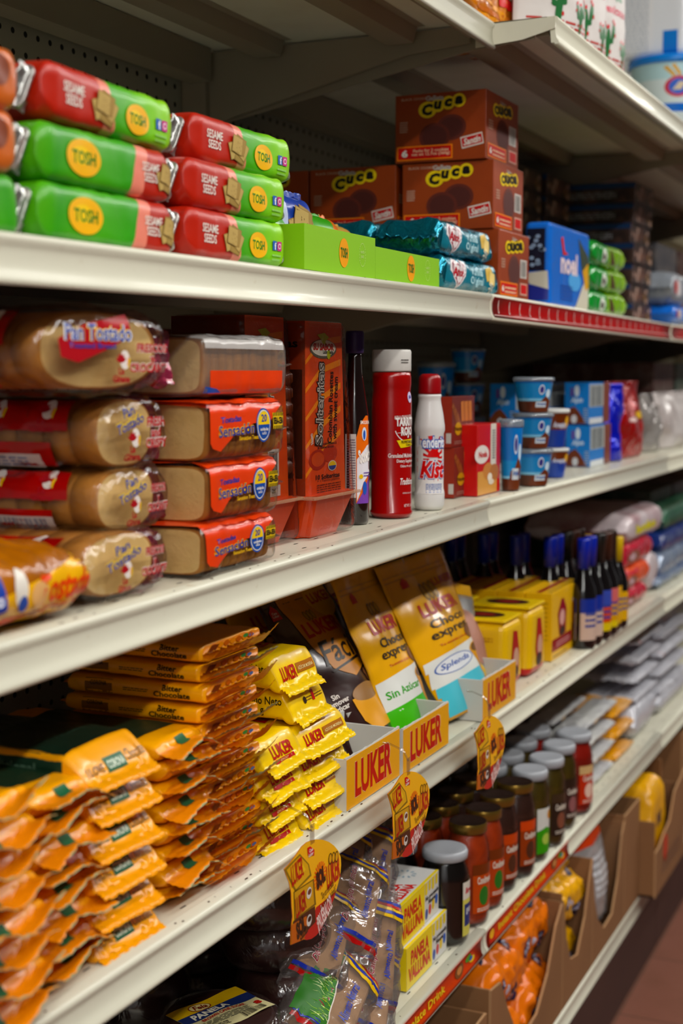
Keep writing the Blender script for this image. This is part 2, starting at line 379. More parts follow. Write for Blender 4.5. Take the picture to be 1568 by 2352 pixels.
for bi in range(4):
    x0, x1 = BX[bi]+.0012, BX[bi+1]-.0012
    m = M(); m.box(0, x1-x0, 0, .008, .12, 1.98, peg); o = m.build('pegboard_panel', loc=(x0, YB, 0)); tag(o, 'cream pegboard back panel with rows of round holes, %s' % bayn[bi], 'pegboard')
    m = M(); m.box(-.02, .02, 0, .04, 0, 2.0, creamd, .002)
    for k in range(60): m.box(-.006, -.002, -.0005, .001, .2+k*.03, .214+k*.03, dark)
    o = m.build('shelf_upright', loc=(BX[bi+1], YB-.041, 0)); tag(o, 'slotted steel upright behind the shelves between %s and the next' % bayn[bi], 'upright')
    for sk in 'TABCDE':
        z0, z1 = zs(sk, BX[bi]), zs(sk, BX[bi+1]); yf = -.086 if (sk == 'T' and bi > 0) else 0
        r = empty('metal_shelf', (x0, yf, z0)); W = x1-x0
        def sh(u): return (z1-z0)*u/W
        m = M(); b = bmesh.new(); us = [0, W]
        lm = lipw if sk in 'AB' and bi == 0 else lipm
        rg = [[b.verts.new((u, p[0], p[1]+sh(u))) for p in PROF] for u in us]
        for i in range(len(PROF)-1): b.faces.new((rg[0][i], rg[0][i+1], rg[1][i+1], rg[1][i])).smooth = True
        b.faces.new(rg[0][::-1]); b.faces.new(rg[1]); bmesh.ops.recalc_face_normals(b, faces=b.faces[:]); m.add(b, lm)
        R = random.Random(bi*7+ord(sk))
        for k in range(26):                                    # chipped paint along the front edge
            u = R.uniform(.02, W-.03); l = R.uniform(.001, .009); yy = R.uniform(.0, .006)
            zz = sh(u)+.0002; m.face([(u, yy, zz), (u+l*.6, yy-.0005, zz), (u+l, yy+.0015, zz), (u+l*.4, yy+.002, zz)], rust)
        m.build('price_channel', r)
        m = M(); b = bmesh.new()
        dp = YB-yf-.002
        for (ya, za, yb, zb) in ((.0118, 0, dp, 0), (.0118, -.0012, dp, -.0012)):
            q = [b.verts.new((0, ya, za)), b.verts.new((W, ya, za+z1-z0)), b.verts.new((W, yb, zb+z1-z0)), b.verts.new((0, yb, zb))]
            b.faces.new(q if za == 0 else q[::-1])
        m.add(b, [cream]); 
        for row in range(2):                                   # perforations near the front edge
            for k in range(int(W/.0508)):
                u = .012+k*.0508+row*.0254; yy = .020+row*.022; zz = sh(u)+.0003
                if R.random() < .35: continue
                m.face([(u-.0045, yy-.0008, zz), (u+.0045, yy-.0012, zz), (u+.0045, yy+.0006, zz), (u-.0045, yy+.0009, zz)], dark)
        m.build('deck', r)
        m = M()
        for (ya, yb, dz) in ((.10, .15, .022), (.30, .35, .022)) if sk != 'E' else ():
            for mtx in (Matrix.Translation((0, 0, (z0-z0))),):
                b = bmesh.new(); pts = [(ya-.012, -.0015), (ya, -.002), (ya+.006, -dz), (yb-.006, -dz), (yb, -.002), (yb+.012, -.0015)]
                rg = [[b.verts.new((u, p[0], p[1]+sh(u))) for p in pts] for u in (.02, W-.02)]
                for i in range(5): b.faces.new((rg[0][i], rg[0][i+1], rg[1][i+1], rg[1][i]))
                b.faces.new(rg[0]); b.faces.new(rg[1][::-1]); bmesh.ops.recalc_face_normals(b, faces=b.faces[:]); m.add(b, creamd)
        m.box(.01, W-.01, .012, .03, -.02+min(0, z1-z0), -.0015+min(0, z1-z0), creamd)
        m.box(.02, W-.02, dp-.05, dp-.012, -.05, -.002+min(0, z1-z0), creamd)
        if sk != 'E': m.build('support_channel', r)
        if sk != 'E':
            for bx in (.004, W-.0065):
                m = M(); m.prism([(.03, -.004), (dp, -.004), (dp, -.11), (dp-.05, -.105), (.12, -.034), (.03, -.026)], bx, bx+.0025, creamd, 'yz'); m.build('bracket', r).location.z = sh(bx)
        if sk == 'E':
            m = M(); m.box(0, W, .003, .013, -.184, -.036, kickm, .001); m.build('kick_plate', r)
        if sk == 'T' and bi == 1:
            m = M(); m.prism([(.0, -.001), (.11, -.003), (.11, -.032), (.045, -.027), (.0, -.016)], -.0022, -.0005, cream, 'yz'); m.build('end_bracket', r)
        tag(r, 'cream metal %s in the %s' % (shn[sk], bayn[bi]), 'shelf', 'cream gondola shelves')

# price strips clipped into the channels
def strip(x0, x1, sk, base, fn, label, yf=0):
    m = M(); W = x1-x0; z0 = zs(sk, x0); dz = zs(sk, x1)-z0
    prof = [(-.0036, -.0045), (-.0018, -.0085), (-.0008, -.013), (-.0011, -.022), (-.0024, -.028), (-.0048, -.0312)]
    b = bmesh.new(); rg = []
    for k in range(13):
        u = W*k/12; rg.append([b.verts.new((u, p[0]-.0006, p[1]+dz*u/W)) for p in prof])
    for A, B in zip(rg, rg[1:]):
        for i in range(5): b.faces.new((A[i], A[i+1], B[i+1], B[i])).smooth = True
    bmesh.ops.solidify(b, geom=b.faces[:], thickness=.0003); bmesh.ops.recalc_face_normals(b, faces=b.faces[:]); m.add(b, base); m.freeze(); fn(m, W, dz)
    o = m.build('price_strip', loc=(x0, yf, z0)); return tag(o, label, 'price strip')
gloss_red = mat('glossy_red_strip', '#d6262c', .3, coat=.4, bump=.3, bs=20)
def redfn(m, W, dz):
    for k in range(int(W/.05)-1):
        u = .02+k*.05; z = dz*u/W
        m.dec(FRONT(0, -.02, 0), poly([(u+.002, z-.0085), (u+.004, z-.0085), (u+.0055, z-.026), (u+.001, z-.026)]), ink('#e9d6d0', .2))
        m.dec(FRONT(0, -.02, 0), ell(u+.004, z-.020, .0010, .004), ink('#e6605a', .2), 2)
    m.dec(FRONT(0, -.02, 0), rect(0, W, -.0295, -.0285), ink('#f3c9c6', .2), 1)
strip(1.891, 3.09, 'A', gloss_red, redfn, 'glossy red price strip with pale bottle shapes, second bay upper shelf')
strip(3.115, 4.3, 'A', gloss_red, redfn, 'red price strip on the third bay upper shelf, cut off at the right')
orange = mat('glossy_orange_strip', '#f2621a', .35, coat=.3)
def orfn(m, W, dz):
    m.dec(FRONT(0, -.02, 0), text('Instant Chocolate Drink', W*.56, .011, W*.40, -.018, .02), ink('#f3d21a'), 2)
    m.dec(FRONT(0, -.02, 0), ell(W*.80, -.0175, .017, .0095), ink('#7c4a28'), 2); m.dec(FRONT(0, -.02, 0), ell(W*.80, -.0172, .010, .0055), ink('#c98a55'), 3)
    m.dec(FRONT(0, -.02, 0), ell(W*.88, -.014, .012, .005), ink('#4f9a3a'), 2); m.dec(FRONT(0, -.02, 0), ell(W*.91, -.020, .011, .004), ink('#e6c52a'), 3); m.dec(FRONT(0, -.02, 0), ell(W*.9, -.0175, .006, .003), ink('#2b5fae'), 4)
    m.dec(FRONT(0, -.02, 0), rect(W*.02, W*.08, -.028, -.008), ink('#b8321c'), 1); m.dec(FRONT(0, -.02, 0), ell(W*.05, -.017, .01, .007), ink('#e9b52a'), 2)
strip(1.40, 1.868, 'D', orange, orfn, 'orange price strip with yellow lettering, jar shelf edge, near bay')
strip(1.893, 2.33, 'D', orange, orfn, 'orange price strip with yellow lettering on the jar shelf edge, second bay')
# ================================================================== UPPER SHELF (crackers, cookies)
ORD = ('bottom', 'second from the bottom', 'third from the bottom', 'fourth from the bottom', 'fifth from the bottom', 'sixth from the bottom', 'seventh from the bottom', 'eighth from the bottom', 'ninth from the bottom', 'tenth from the bottom', 'eleventh from the bottom', 'twelfth from the bottom', 'thirteenth from the bottom', 'fourteenth from the bottom', 'fifteenth from the bottom', 'sixteenth from the bottom')
silver = mat('silver_foil', '#c9c9c6', .28, .8, bump=.8, bs=90)
PK = dict(rough=.3, coat=.45, bump=.55, bs=26)
PK2 = dict(rough=.38, coat=.25, bump=.5, bs=30, smooth=True)
wrapRG = mat('wrap_red_green', bands=[(-.13, '#b23220'), (-.0185, '#b03020'), (-.018, '#e58a78'), (-.0025, '#e58a78'), (-.002, '#4c9f22'), (.03, '#5fae1f'), (.06, '#85c926'), (.10, '#9ad42c')], tilt=.25, **PK2)
wrapGR = mat('wrap_green_red', bands=[(-.13, '#74bd2a'), (-.085, '#3f9424'), (-.05, '#57a824'), (.0235, '#3f9a20'), (.024, '#e58a78'), (.0415, '#e58a78'), (.042, '#ae3020'), (.1, '#b23220')], tilt=-.25, **PK2)
tan_, tan2, tan3 = ink('#b79c62', .7), ink('#9c8049', .7), ink('#8a6d3c', .7)
def crackers(m, fr, cx, cy, s, lay=2):
    s *= 1.12
    for i, (dx, dy, r) in enumerate(((-.35, -.25, .35), (.35, -.45, -.2), (.5, -.1, -.5), (.25, .2, -.3), (-.1, .15, -.15))):
        q = [(-.62, -.6), (.62, -.66), (.6, .62), (-.58, .66)]; c, sn = cos(r), sin(r)
        m.dec(fr, poly([((x*c-y*sn+dx)*s*1.25+cx, (x*sn+y*c+dy)*s+cy) for x, y in q]), tan3, lay+i*.8)
        m.dec(fr, poly([((x*c-y*sn)*.93*s*1.25+dx*s*1.25+cx, (x*sn+y*c)*.93*s+dy*s+cy) for x, y in q]), (tan_, tan2)[i % 2], lay+i*.8+.4)
    for i in range(9):
        a = i*2.4; m.dec(fr, ell(cx+cos(a)*s*.4*(i/9+.3), cy+sin(a)*s*.4, s*.04), tan3, lay+4.5)
def toshlogo(m, fr, cx, cy, rx, ry, lay=2):
    m.dec(fr, ell(cx, cy, rx, ry), ink('#f2b91b', .35), lay); m.dec(fr, ell(cx-rx*.15, cy+ry*.1, rx*.5, ry*.5), ink('#f6cf4a', .35), lay+.5)
    m.dec(fr, text('TOSH', rx*1.35, ry*.72, cx, cy, .025), ink('#2e7a2a'), lay+1)
def social(m, fr, x, y, s, lay=2):
    m.dec(fr, rect(x-s, x+s, y-s, y+s), ink('#2f5fae'), lay); m.dec(fr, text('f', s*.9, s*1.6, x+.2*s, y-.1*s, .03), ink('#f2f4f7'), lay+.6)
    m.dec(fr, rect(x+1.3*s, x+3.2*s, y-s, y+s), ink('#c43a86'), lay); m.dec(fr, ell(x+2.25*s, y, s*.62), ink('#f2e4ea'), lay+.5); m.dec(fr, ell(x+2.25*s, y, s*.4), ink('#c43a86'), lay+1)
    m.dec(fr, lines(x-1.2*s, x+3*s, y-3.2*s, y-1.4*s, 2, 3), ink('#9ed27a'), lay)
def cracker_pack(kind):
    r = empty('cracker_pack'); m = M(); mt = wrapRG if kind == 'RG' else wrapGR
    flow(m, .196, .05, .0445, mt, 'x', fin=(0, 0), e=(.014, .022), seed=3 if kind == 'RG' else 8, wr=.0014, pleat=.0025, hend=.007, wend=.72, n=5); m.freeze(); f = FRONT(0, -.03, 0)
    if kind == 'RG':
        m.dec(f, text('SESAME\nSEEDS', .029, .017, -.064, .022, .015), ink('#efe6dd'), 1.5); crackers(m, f, -.022, .021, .0115)
        toshlogo(m, f, .030, .019, .0185, .0122); social(m, f, .064, .021, .0045)
        m.dec(TOP(0, 0, .06), lines(-.005, .012, -.012, .012, 3, 4), ink('#2c5a20'), 1)
    else:
        toshlogo(m, f, -.045, .022, .0235, .0142); m.dec(f, text('SESAME\nSEEDS', .027, .016, .055, .023, .015), ink('#efe6dd'), 1.5); crackers(m, f, .080, .022, .011)
    wr_ = m.build('wrapper', r)
    for sg, nm in ((-1, 'crimped_end'), (1, 'crimped_end')):
        m = M(); flow(m, .004, .034, .016, silver, 'x', fin=(.009, .009), e=.0015, nb=3, zig=.002, curl=.003, seed=sg*2+5, ripple=.001, z0=0, nseg=28); o = m.build(nm, wr_); o.location = (sg*.1035, -.004, .022); o.rotation_euler = (radians(75 if sg > 0 else 100), radians(-18*sg), 0)
    return Design(r)
RG, GR = cracker_pack('RG'), cracker_pack('GR')
def lab(i): return i
yA = .045
x0, x1, x2 = fx(62, .02), fx(415, .02), fx(668, .02)
cpg = None
GR.put(((x0+x1)/2+.016, yA, zs('A', x0)+.001), 'green and red sesame cracker pack, bottom row, with a logo disc', 'cracker pack')
GR.put((x0-.088, yA+.004, zs('A', x0-.1)+.001), 'green cracker pack end cut off by the left edge, bottom row', 'cracker pack', rz=pi)
RG.put(((x1+x2)/2+.014, yA+.002, zs('A', x1)+.003), 'red and green sesame cracker pack, bottom row, beside the green cardboard tray', 'cracker pack')
xa, xb, xc = fx(40, .02), fx(408, .02), fx(664, .02)
GR.put(((xa+xb)/2+.028, yA+.004, zs('A', xa)+.0460), 'green and red sesame cracker pack with silver crimped end, middle row at the left', 'cracker pack', rz=.01)
RG.put(((xb+xc)/2+.026, yA+.006, zs('A', xb)+.0475), 'red and green sesame cracker pack, middle row, its green end over the tray', 'cracker pack', rz=-.01)
RG.put(((fx(22, .03)+fx(413, .03))/2+.030, yA+.010, zs('A', 1.0)+.0915), 'red and green sesame cracker pack, top row at the left, nearest the camera', 'cracker pack', rz=.02, ry=.015)
RG.put(((fx(388, .05)+fx(660, .05))/2+.022, yA+.022, zs('A', 1.2)+.0925), 'red and green sesame cracker pack, top row, with a white crimped tip', 'cracker pack', rz=-.03, ry=.01)
orw = mat('wrap_orange_plain', '#c56a3c', **PK)
r = empty('cracker_pack'); m = M(); flow(m, .2, .05, .0445, orw, 'x', fin=(0, 0), e=.013, seed=5, wr=.0024, hend=.012, wend=.8, n=5); m.freeze()
m.dec(FRONT(0, -.03, 0), ell(.07, .027, .016, .012), ink('#7c3d27'), 1); m.dec(FRONT(0, -.03, 0), ell(.045, .02, .012, .009), ink('#e8d3c4'), 1.5); m.build('wrapper', r)
m = M(); flow(m, .004, .034, .014, silver, 'x', fin=(0, .008), e=.0015, nb=3, z0=0, nseg=24); o = m.build('crimped_end', r); o.location = (.1, 0, .025); o.rotation_euler = (1.4, 0, 0)
OG = Design(r)
OG.put((xa-.082, yA+.004, zs('A', .8)+.046), 'orange cracker pack end in the middle row, cut off by the left edge', 'cracker pack')
OG.put((fx(22, .03)-.080, yA+.006, zs('A', .8)+.091), 'orange cracker pack end in the top row, cut off by the left edge', 'cracker pack')

# green cardboard trays and what stands in them
lime = mat('lime_cardboard', '#8cbf1e', .5, bump=.05, bs=100); limed = mat('lime_cardboard_inside', '#9aa83c', .7)
def tray_lime(x0, x1, y0, y1, h, label):
    W, Dp = x1-x0, y1-y0; r = empty('cardboard_tray', (x0, y0, zs('A', x0)+.001)); t = .0012
    m = M(); m.box(0, W, 0, Dp, 0, t, lime); m.box(0, W, 0, t, 0, h, lime); m.box(0, W, Dp-t, Dp, 0, h*1.1, lime)
    for a in (0, W-t): m.box(a, a+t, t, Dp-t, 0, h, lime)
    f = FRONT(0, -.0001, 0); m.dec(f, ell(W*.53, h*.52, .0125, .0155), ink('#efa524'), 1); m.dec(f, text('TOSH', .018, .011, W*.53, h*.52, .025), ink('#2e6a2a'), 2)
    m.dec(f, rays(W*.80, h*.55, .0078, .0088, 1, 1), ink('#cfe59a'), 1)
    for k in range(24): a = k/24*2*pi; m.dec(f, rect(-.0006, .0012, -.0003, .0003), ink('#cfe59a'), 1, rot=a+pi/2, at=(W*.80+cos(a)*.0085, h*.55+sin(a)*.0125))
    m.dec(f, text('earth\npact', .010, .010, W*.80, h*.56), ink('#cfe59a'), 1); m.build('tray', r); return tag(r, label, 'tray')
yt0 = .012
tray_lime(fx(700, yt0), fx(860, yt0), yt0, .16, .047, 'lime green cardboard display tray, the nearer of two, holding a blue cracker packet')
tray_lime(fx(864, yt0), fx(1008, yt0), yt0+.002, .16, .037, 'shorter lime green cardboard tray beside the teal wafer packs')
blue_pk = mat('blue_wrap', '#24409a', **PK)
def sachet(name, loc, w_, h_, d_, mt, fn, label, cat, rz=0, rx=0, ry=0, seed=1, wr=.0015, **kw):
    m = M(); flow(m, h_, w_, d_, mt, 'x', fin=(.006, .006), seed=seed, wr=wr, z0=0, **kw)
    for v in m.bm.verts: x, y, z = v.co; v.co = (y, z, x+h_/2)     # stand it up: width x, thickness y, height z
    bmesh.ops.recalc_face_normals(m.bm, faces=m.bm.faces[:]); m.freeze(); fn(m, FRONT(0, -d_, 0)); o = m.build(name); o.location = loc; o.rotation_euler = (rx, ry, rz); return tag(o, label, cat)
def f1(m, f):
    m.dec(f, rect(-.045, -.03, .0, .10), ink('#c6cdea'), 1); crackers(m, f, .004, .055, .022)
xt = fx(705, .06); zt = zs('A', xt)
def standing(px0, px1, pyt, y, mt, fn, label, cat, name='cracker_packet', zb=None, d_=.03, **kw):
    a, b_ = fx(px0, y), fx(px1, y); z = zs('A', a)+.003 if zb is None else zb; h = fz((px0+px1)/2, pyt, y)-z
    return sachet(name, ((a+b_)/2, y+d_/2, z), b_-a, h-.006, d_, mt, fn, label, cat, **kw)
standing(664, 738, 436, .075, blue_pk, f1, 'blue packet with printed crackers standing in the nearer lime tray', 'cracker packet', seed=4, rx=-.1)
gro = mat('green_orange_wrap', bands=[(-.2, '#3f9a2c'), (.0, '#d9782a'), (.03, '#d8953f')], axis=0, tilt=-.5, **PK)
def f2(m, f): m.dec(f, ell(-.012, .03, .018, .014), ink('#e9c52a'), 1); m.dec(f, text('TOSH', .022, .010, -.012, .03, .02), ink('#2e7a2a'), 2); crackers(m, f, .035, .035, .015); m.dec(f, ell(-.028, .075, .004), ink('#dfe9c9'), 1)
standing(738, 838, 462, .06, gro, f2, 'green and orange cracker packet leaning in the lime tray', 'cracker packet', seed=6, rx=-.45)
tgo = mat('tan_wrap', '#c7a05a', **PK)
standing(796, 880, 478, .07, tgo, lambda m, f: crackers(m, f, .0, .04, .022), 'tan cracker packet behind the green and orange one in the lime tray', 'cracker packet', seed=9, rx=-.55)
grn = mat('green_wrap', '#4f9c24', **PK)
standing(600, 672, 470, .08, grn, lambda m, f: toshlogo(m, f, .0, .03, .02, .014), 'green packet with a logo disc behind the cracker row, beside the blue packet', 'cracker packet', seed=2)

# chocolate cookie cartons
cb = mat('cookie_carton', '#96421e', .42, coat=.15, var=.65, var2='#6e2612', vs=7); redp, yel, blk, wht = ink('#c52a1c'), ink('#f1d21c'), ink('#120d0a'), ink('#ece6dc')
choc, choc2 = ink('#4a1810', .6), ink('#5c2216', .6)
def cuca_face(m, fr, W, H):
    m.dec(fr, text('BLACK COOKIE', W*.28, H*.035, -W*.29, H*.93), ink('#d9b8a0'), 1)
    for i, c in enumerate('Cuca'):
        xx = -W*.14+i*W*.115; yy = H*.79+i*H*.025-(0 if i else H*.03); s = 1.35 if i == 0 else 1
        m.dec(fr, ell(xx, yy, W*.075*s, H*.1*(1.2 if i == 0 else 1)), yel, 1+.2*i)
    for i, c in enumerate('Cuca'):
        xx = -W*.14+i*W*.115; yy = H*.79+i*H*.025-(0 if i else H*.03); m.dec(fr, text(c, W*(.125 if i == 0 else .09), H*(.17 if i == 0 else .12), xx, yy, .06, .15), blk, 3)
    m.dec(fr, text('Galleta', W*.2, H*.075, -W*.06, H*.925, .05), ink('#b7aba2'), 2)
    m.dec(fr, ell(W*.12, H*.48, W*.165, H*.19), choc2, 1); m.dec(fr, ell(W*.12, H*.48, W*.13, H*.15), choc, 1.4); m.dec(fr, ell(-W*.06, H*.36, W*.17, H*.2), choc2, 2); m.dec(fr, ell(-W*.06, H*.36, W*.135, H*.16), choc, 2.4)
    m.dec(fr, rect(-W*.48, W*.14, H*.03, H*.24), ink('#f08a1c'), 3); m.dec(fr, rect(-W*.465, W*.125, H*.05, H*.22), redp, 4); m.dec(fr, text('6', W*.07, H*.11, -W*.39, H*.135, .05), wht, 5); m.dec(fr, text('Packs for 2 cookies\nnet wt 12.7oz (360g)', W*.42, H*.11, -W*.1, H*.135, .02), ink('#efc9a8'), 5)
    m.dec(fr, rect(-.12*W, .12*W, -.085*H, .085*H), ink('#ece2d8'), 2, rot=.18, at=(W*.35, H*.27)); m.dec(fr, rect(-.11*W, .11*W, -.065*H, .065*H), redp, 3, rot=.18, at=(W*.35, H*.27)); m.dec(fr, text('Santín', W*.19, H*.1, 0, 0, .03, .3), wht, 4, rot=.18, at=(W*.35, H*.27))
    m.dec(fr, lines(-W*.45, -W*.36, H*.45, H*.62, 5, 3), ink('#c9a893'), 1)
def cuca_box(W, D_, H):
    m = M(); m.box(-W/2, W/2, -D_/2, D_/2, 0, H, cb, .001)
    cuca_face(m, LEFT(-W/2, 0, 0), D_, H)
    fr = FRONT(0, -D_/2, 0); w2 = W*.9
    m.dec(fr, ell(.0, H*.42, W*.2, H*.24), choc2, 1); m.dec(fr, ell(0, H*.42, W*.16, H*.19), choc, 1.5)
    for i, c in enumerate('Cuca'): m.dec(fr, ell(-W*.21+i*W*.14, H*.76+i*H*.02, W*.095, H*.10), yel, 2)
    for i, c in enumerate('Cuca'): m.dec(fr, text(c, W*.12, H*.13, -W*.21+i*W*.14, H*.76+i*H*.02, .06), blk, 3)
    m.dec(fr, text('Galleta', W*.18, H*.06, 0, H*.9, .04), ink('#b7aba2'), 2)
    m.dec(fr, rect(-W*.46, W*.1, H*.04, H*.24), ink('#f08a1c'), 2.5); m.dec(fr, rect(-W*.44, W*.08, H*.06, H*.22), redp, 3); m.dec(fr, lines(-W*.32, W*.05, H*.08, H*.2, 2, 3), ink('#efc9a8'), 4); m.dec(fr, text('6', W*.07, H*.1, -W*.38, H*.14, .05), wht, 4)
    m.dec(fr, rect(W*.2, W*.42, H*.34, H*.62), ink('#d5d0c9'), 1); m.dec(fr, bars(W*.22, W*.4, H*.36, H*.6, 12), ink('#8f8c88'), 2)
    m.dec(fr, rect(W*.2, W*.44, H*.08, H*.26), ink('#d9b0a0'), 1); m.dec(fr, rect(W*.22, W*.42, H*.1, H*.24), redp, 2); m.dec(fr, lines(-W*.42, -W*.3, H*.45, H*.6, 4, 5), ink('#c9a893'), 1)
    m.dec(TOP(0, 0, H), rect(-W/2, W/2, -.0006, .0006), ink('#4a1c10'), 1)
    return Design(m.build('cookie_carton'))
xk = 1.985; cw, cdp, ch = .147, .139, .0965; CB = cuca_box(cw, cdp, ch); za = zs('A', xk); yk = dyx(1117, xk)+cdp/2
yk3 = dyx(1116, xk+.002)+cdp/2
CB.put((xk+cw/2+.006, yk3-.014, za+.001), 'brown chocolate cookie carton at the bottom of the tall stack, behind the teal packs', 'cookie carton')
CB.put((xk+cw/2+.002, yk-.004, za+ch+.002), 'brown chocolate cookie carton in the middle of the tall stack', 'cookie carton', rz=.012)
CB.put((xk+cw/2-.004, yk+.004, za+2*ch+.003), 'brown chocolate cookie carton on top of the tall stack', 'cookie carton', rz=-.01)
for j, (nm) in enumerate(('directly left of the tall stack', 'at the back near the pegboard')):
    for k in range(2):
        CB.put((xk+cw/2, yk+(j+1)*(cdp+.003)+.002, za+.001+k*(ch+.001)), 'brown chocolate cookie carton %s, %s one of its pair' % (nm, ('lower', 'upper')[k]), 'cookie carton')

# teal foil wafer packs
teal = mat('teal_foil', '#0d7d92', .2, .75, coat=.5, bump=1.6, bs=38, dist_=2.0); tealp = mat('teal_print', '#12788c', .3, .1, coat=.5, bump=.8, bs=30, dist_=1.2)
def wafer_pack():
    m = M(); L_, W_, H_ = .232, .088, .045
    flow(m, L_, W_, H_, teal, 'x', fin=(.010, .010), e=.02, seed=11, wr=.004, curl=.004, pleat=.003)
    m.freeze(); f = FRONT(0, -.05, 0)
    m.dec(f, rect(-.102, .10, .004, .041), tealp, 1)
    hp = [(0, -1.1), (-.95, .15), (-.85, .8), (-.35, 1), (0, .55), (.35, 1), (.85, .8), (.95, .15)]
    m.dec(f, poly([(-.055+x*.034, .023+y*.0195) for x, y in hp]), ink('#e9dfe0'), 2); m.dec(f, poly([(-.055+x*.029, .023+y*.0165) for x, y in hp]), ink('#8d2440'), 2.5); m.dec(f, poly([(-.055+x*.026, .023+y*.0145) for x, y in hp]), ink('#e9dfe0'), 3); m.dec(f, text('Amor', .040, .012, -.055, .025, .04), ink('#b12332'), 4)
    m.dec(f, text('Vainilla\nOriginal', .055, .026, .02, .022, .02), ink('#bfe3ea'), 2)
    m.dec(f, rect(-.013, .013, -.009, .009), ink('#d9b765'), 3, rot=.2, at=(.075, .03)); m.dec(f, rect(-.011, .011, -.009, .009), ink('#ecd28c'), 4, rot=-.2, at=(.085, .024)); m.dec(f, rays(.078, .011, .001, .008, 6, .4), ink('#efe6cf'), 4)
    return Design(m.build('wafer_pack'))
WP = wafer_pack(); xw = 1.752; zw = zs('A', xw)
WP.put((xw+.118, .066, zw+.001), 'crinkled teal foil wafer pack, lower one, beside the lime tray', 'wafer pack')
WP.put((xw+.108, .070, zw+.046), 'crinkled teal foil wafer pack, upper one, in front of the cookie cartons', 'wafer pack', rz=.02)
WP.put((xw+.112, .162, zw+.001), 'teal foil wafer pack behind the front two, lower', 'wafer pack')
WP.put((xw+.108, .160, zw+.046), 'teal foil wafer pack behind the front two, upper', 'wafer pack')

# second bay: blue wafer bundle, green packs, dark boxes
bl = mat('blue_clear_wrap', '#2e6fd0', .22, coat=.6, bump=.9, bs=20, dist_=1.5); bdk = mat('wafer_window', '#141d2e', .15, coat=.6, bump=1.2, bs=40, dist_=2)
xb0, xb1 = fx(1255, .03), fx(1344, .03); yb1 = dyx(1197, xb0); zb = zs('A', xb0); hb = fz(1262, 508, .03)-zb
m = M(); m.box(0, xb1-xb0, 0, yb1-.03, 0, hb, bl, .01, seg=4); m.freeze(); W = xb1-xb0; Dp = yb1-.03
f = LEFT(-.02, Dp/2, 0); m.dec(f, rect(-Dp*.42, Dp*.3, hb*.42, hb*.92), bdk, 1); m.dec(f, poly([(-Dp*.42, hb*.40), (Dp*.4, hb*.42), (Dp*.44, hb*.2), (-Dp*.3, hb*.27)]), ink('#c6c2b4', .6), 2); m.dec(f, poly([(-Dp*.48, hb*.42), (-Dp*.3, hb*.26), (Dp*.44, hb*.2), (Dp*.44, .01), (-Dp*.47, .01)]), ink('#1f2a86'), 1.5)
R = random.Random(3)
for k in range(14): m.dec(f, ell(R.uniform(-Dp*.38, Dp*.25), R.uniform(hb*.48, hb*.88), .004, .003), ink('#8fa3bd', .2), 1.5)
f = FRONT(0, -.02, 0); m.dec(f, text('noel', W*.42, hb*.27, W*.45, hb*.55, .04), ink('#e9d8e0'), 2); m.dec(f, poly([(W*.24, hb*.84), (W*.29, hb*.86), (W*.33, hb*.7), (W*.42, hb*.66), (W*.3, hb*.64)]), ink('#cf3a34'), 2)
m.dec(f, poly([(W*.68, hb*.9), (W*.95, hb*.7), (W*.98, hb*.4), (W*.8, hb*.45)]), ink('#3c4638'), 1); m.dec(f, poly([(W*.62, hb*.02), (W*.98, hb*.02), (W*.98, hb*.5), (W*.8, hb*.3)]), ink('#d9d3c2'), 1.5); m.dec(f, poly([(W*.8, hb*.5), (W*.95, hb*.62), (W*.97, hb*.3), (W*.88, hb*.26)]), ink('#d8a53c'), 2); m.dec(f, ell(W*.6, hb*.35, W*.16, hb*.12), ink('#5fa9e6'), 1.2)
m.dec(f, lines(W*.25, W*.55, hb*.1, hb*.3, 5, 6), ink('#1c3f95'), 1.4)
o = m.build('wafer_bundle', loc=(xb0, .03, zb+.001)); tag(o, 'blue plastic-wrapped wafer bundle standing beside the cookie cartons', 'wafer pack')
gw = mat('green_gloss_wrap', bands=[(-.2, '#1f8f3c'), (-.02, '#7fae1e'), (.1, '#9cc832')], axis=0, rough=.2, coat=.6, bump=1.2, bs=30, dist_=1.5)
xg0, xg1 = fx(1350, .03), fx(1437, .03); Lg = xg1-xg0; hg = (fz(1390, 556, .03)-zs('A', xg0))/3
m = M(); flow(m, Lg-.02, .10, hg*.98, gw, 'x', fin=(.008, .012), e=.03, seed=21, wr=.003, curl=.003); m.freeze(); f = FRONT(0, -.06, 0)
m.dec(f, ell(-.05, hg*.45, .02, hg*.28), ink('#dfe4d8'), 1); m.dec(f, ell(-.05, hg*.4, .009, hg*.14), ink('#3b2a22'), 2); m.dec(f, poly([(.0, hg*.8), (.03, hg*.55), (.045, hg*.15), (.01, hg*.2)]), ink('#4b2a1c'), 2)
GP = Design(m.build('cookie_packet'))
for k in range(3): GP.put(((xg0+xg1)/2+.004*(k % 2), .085, zs('A', xg0)+.001+k*hg*1.0), 'glossy green cookie packet right of the blue wafer bundle, %s of three' % ('bottom', 'middle', 'top')[k], 'cookie packet', rz=.02*(k-1))
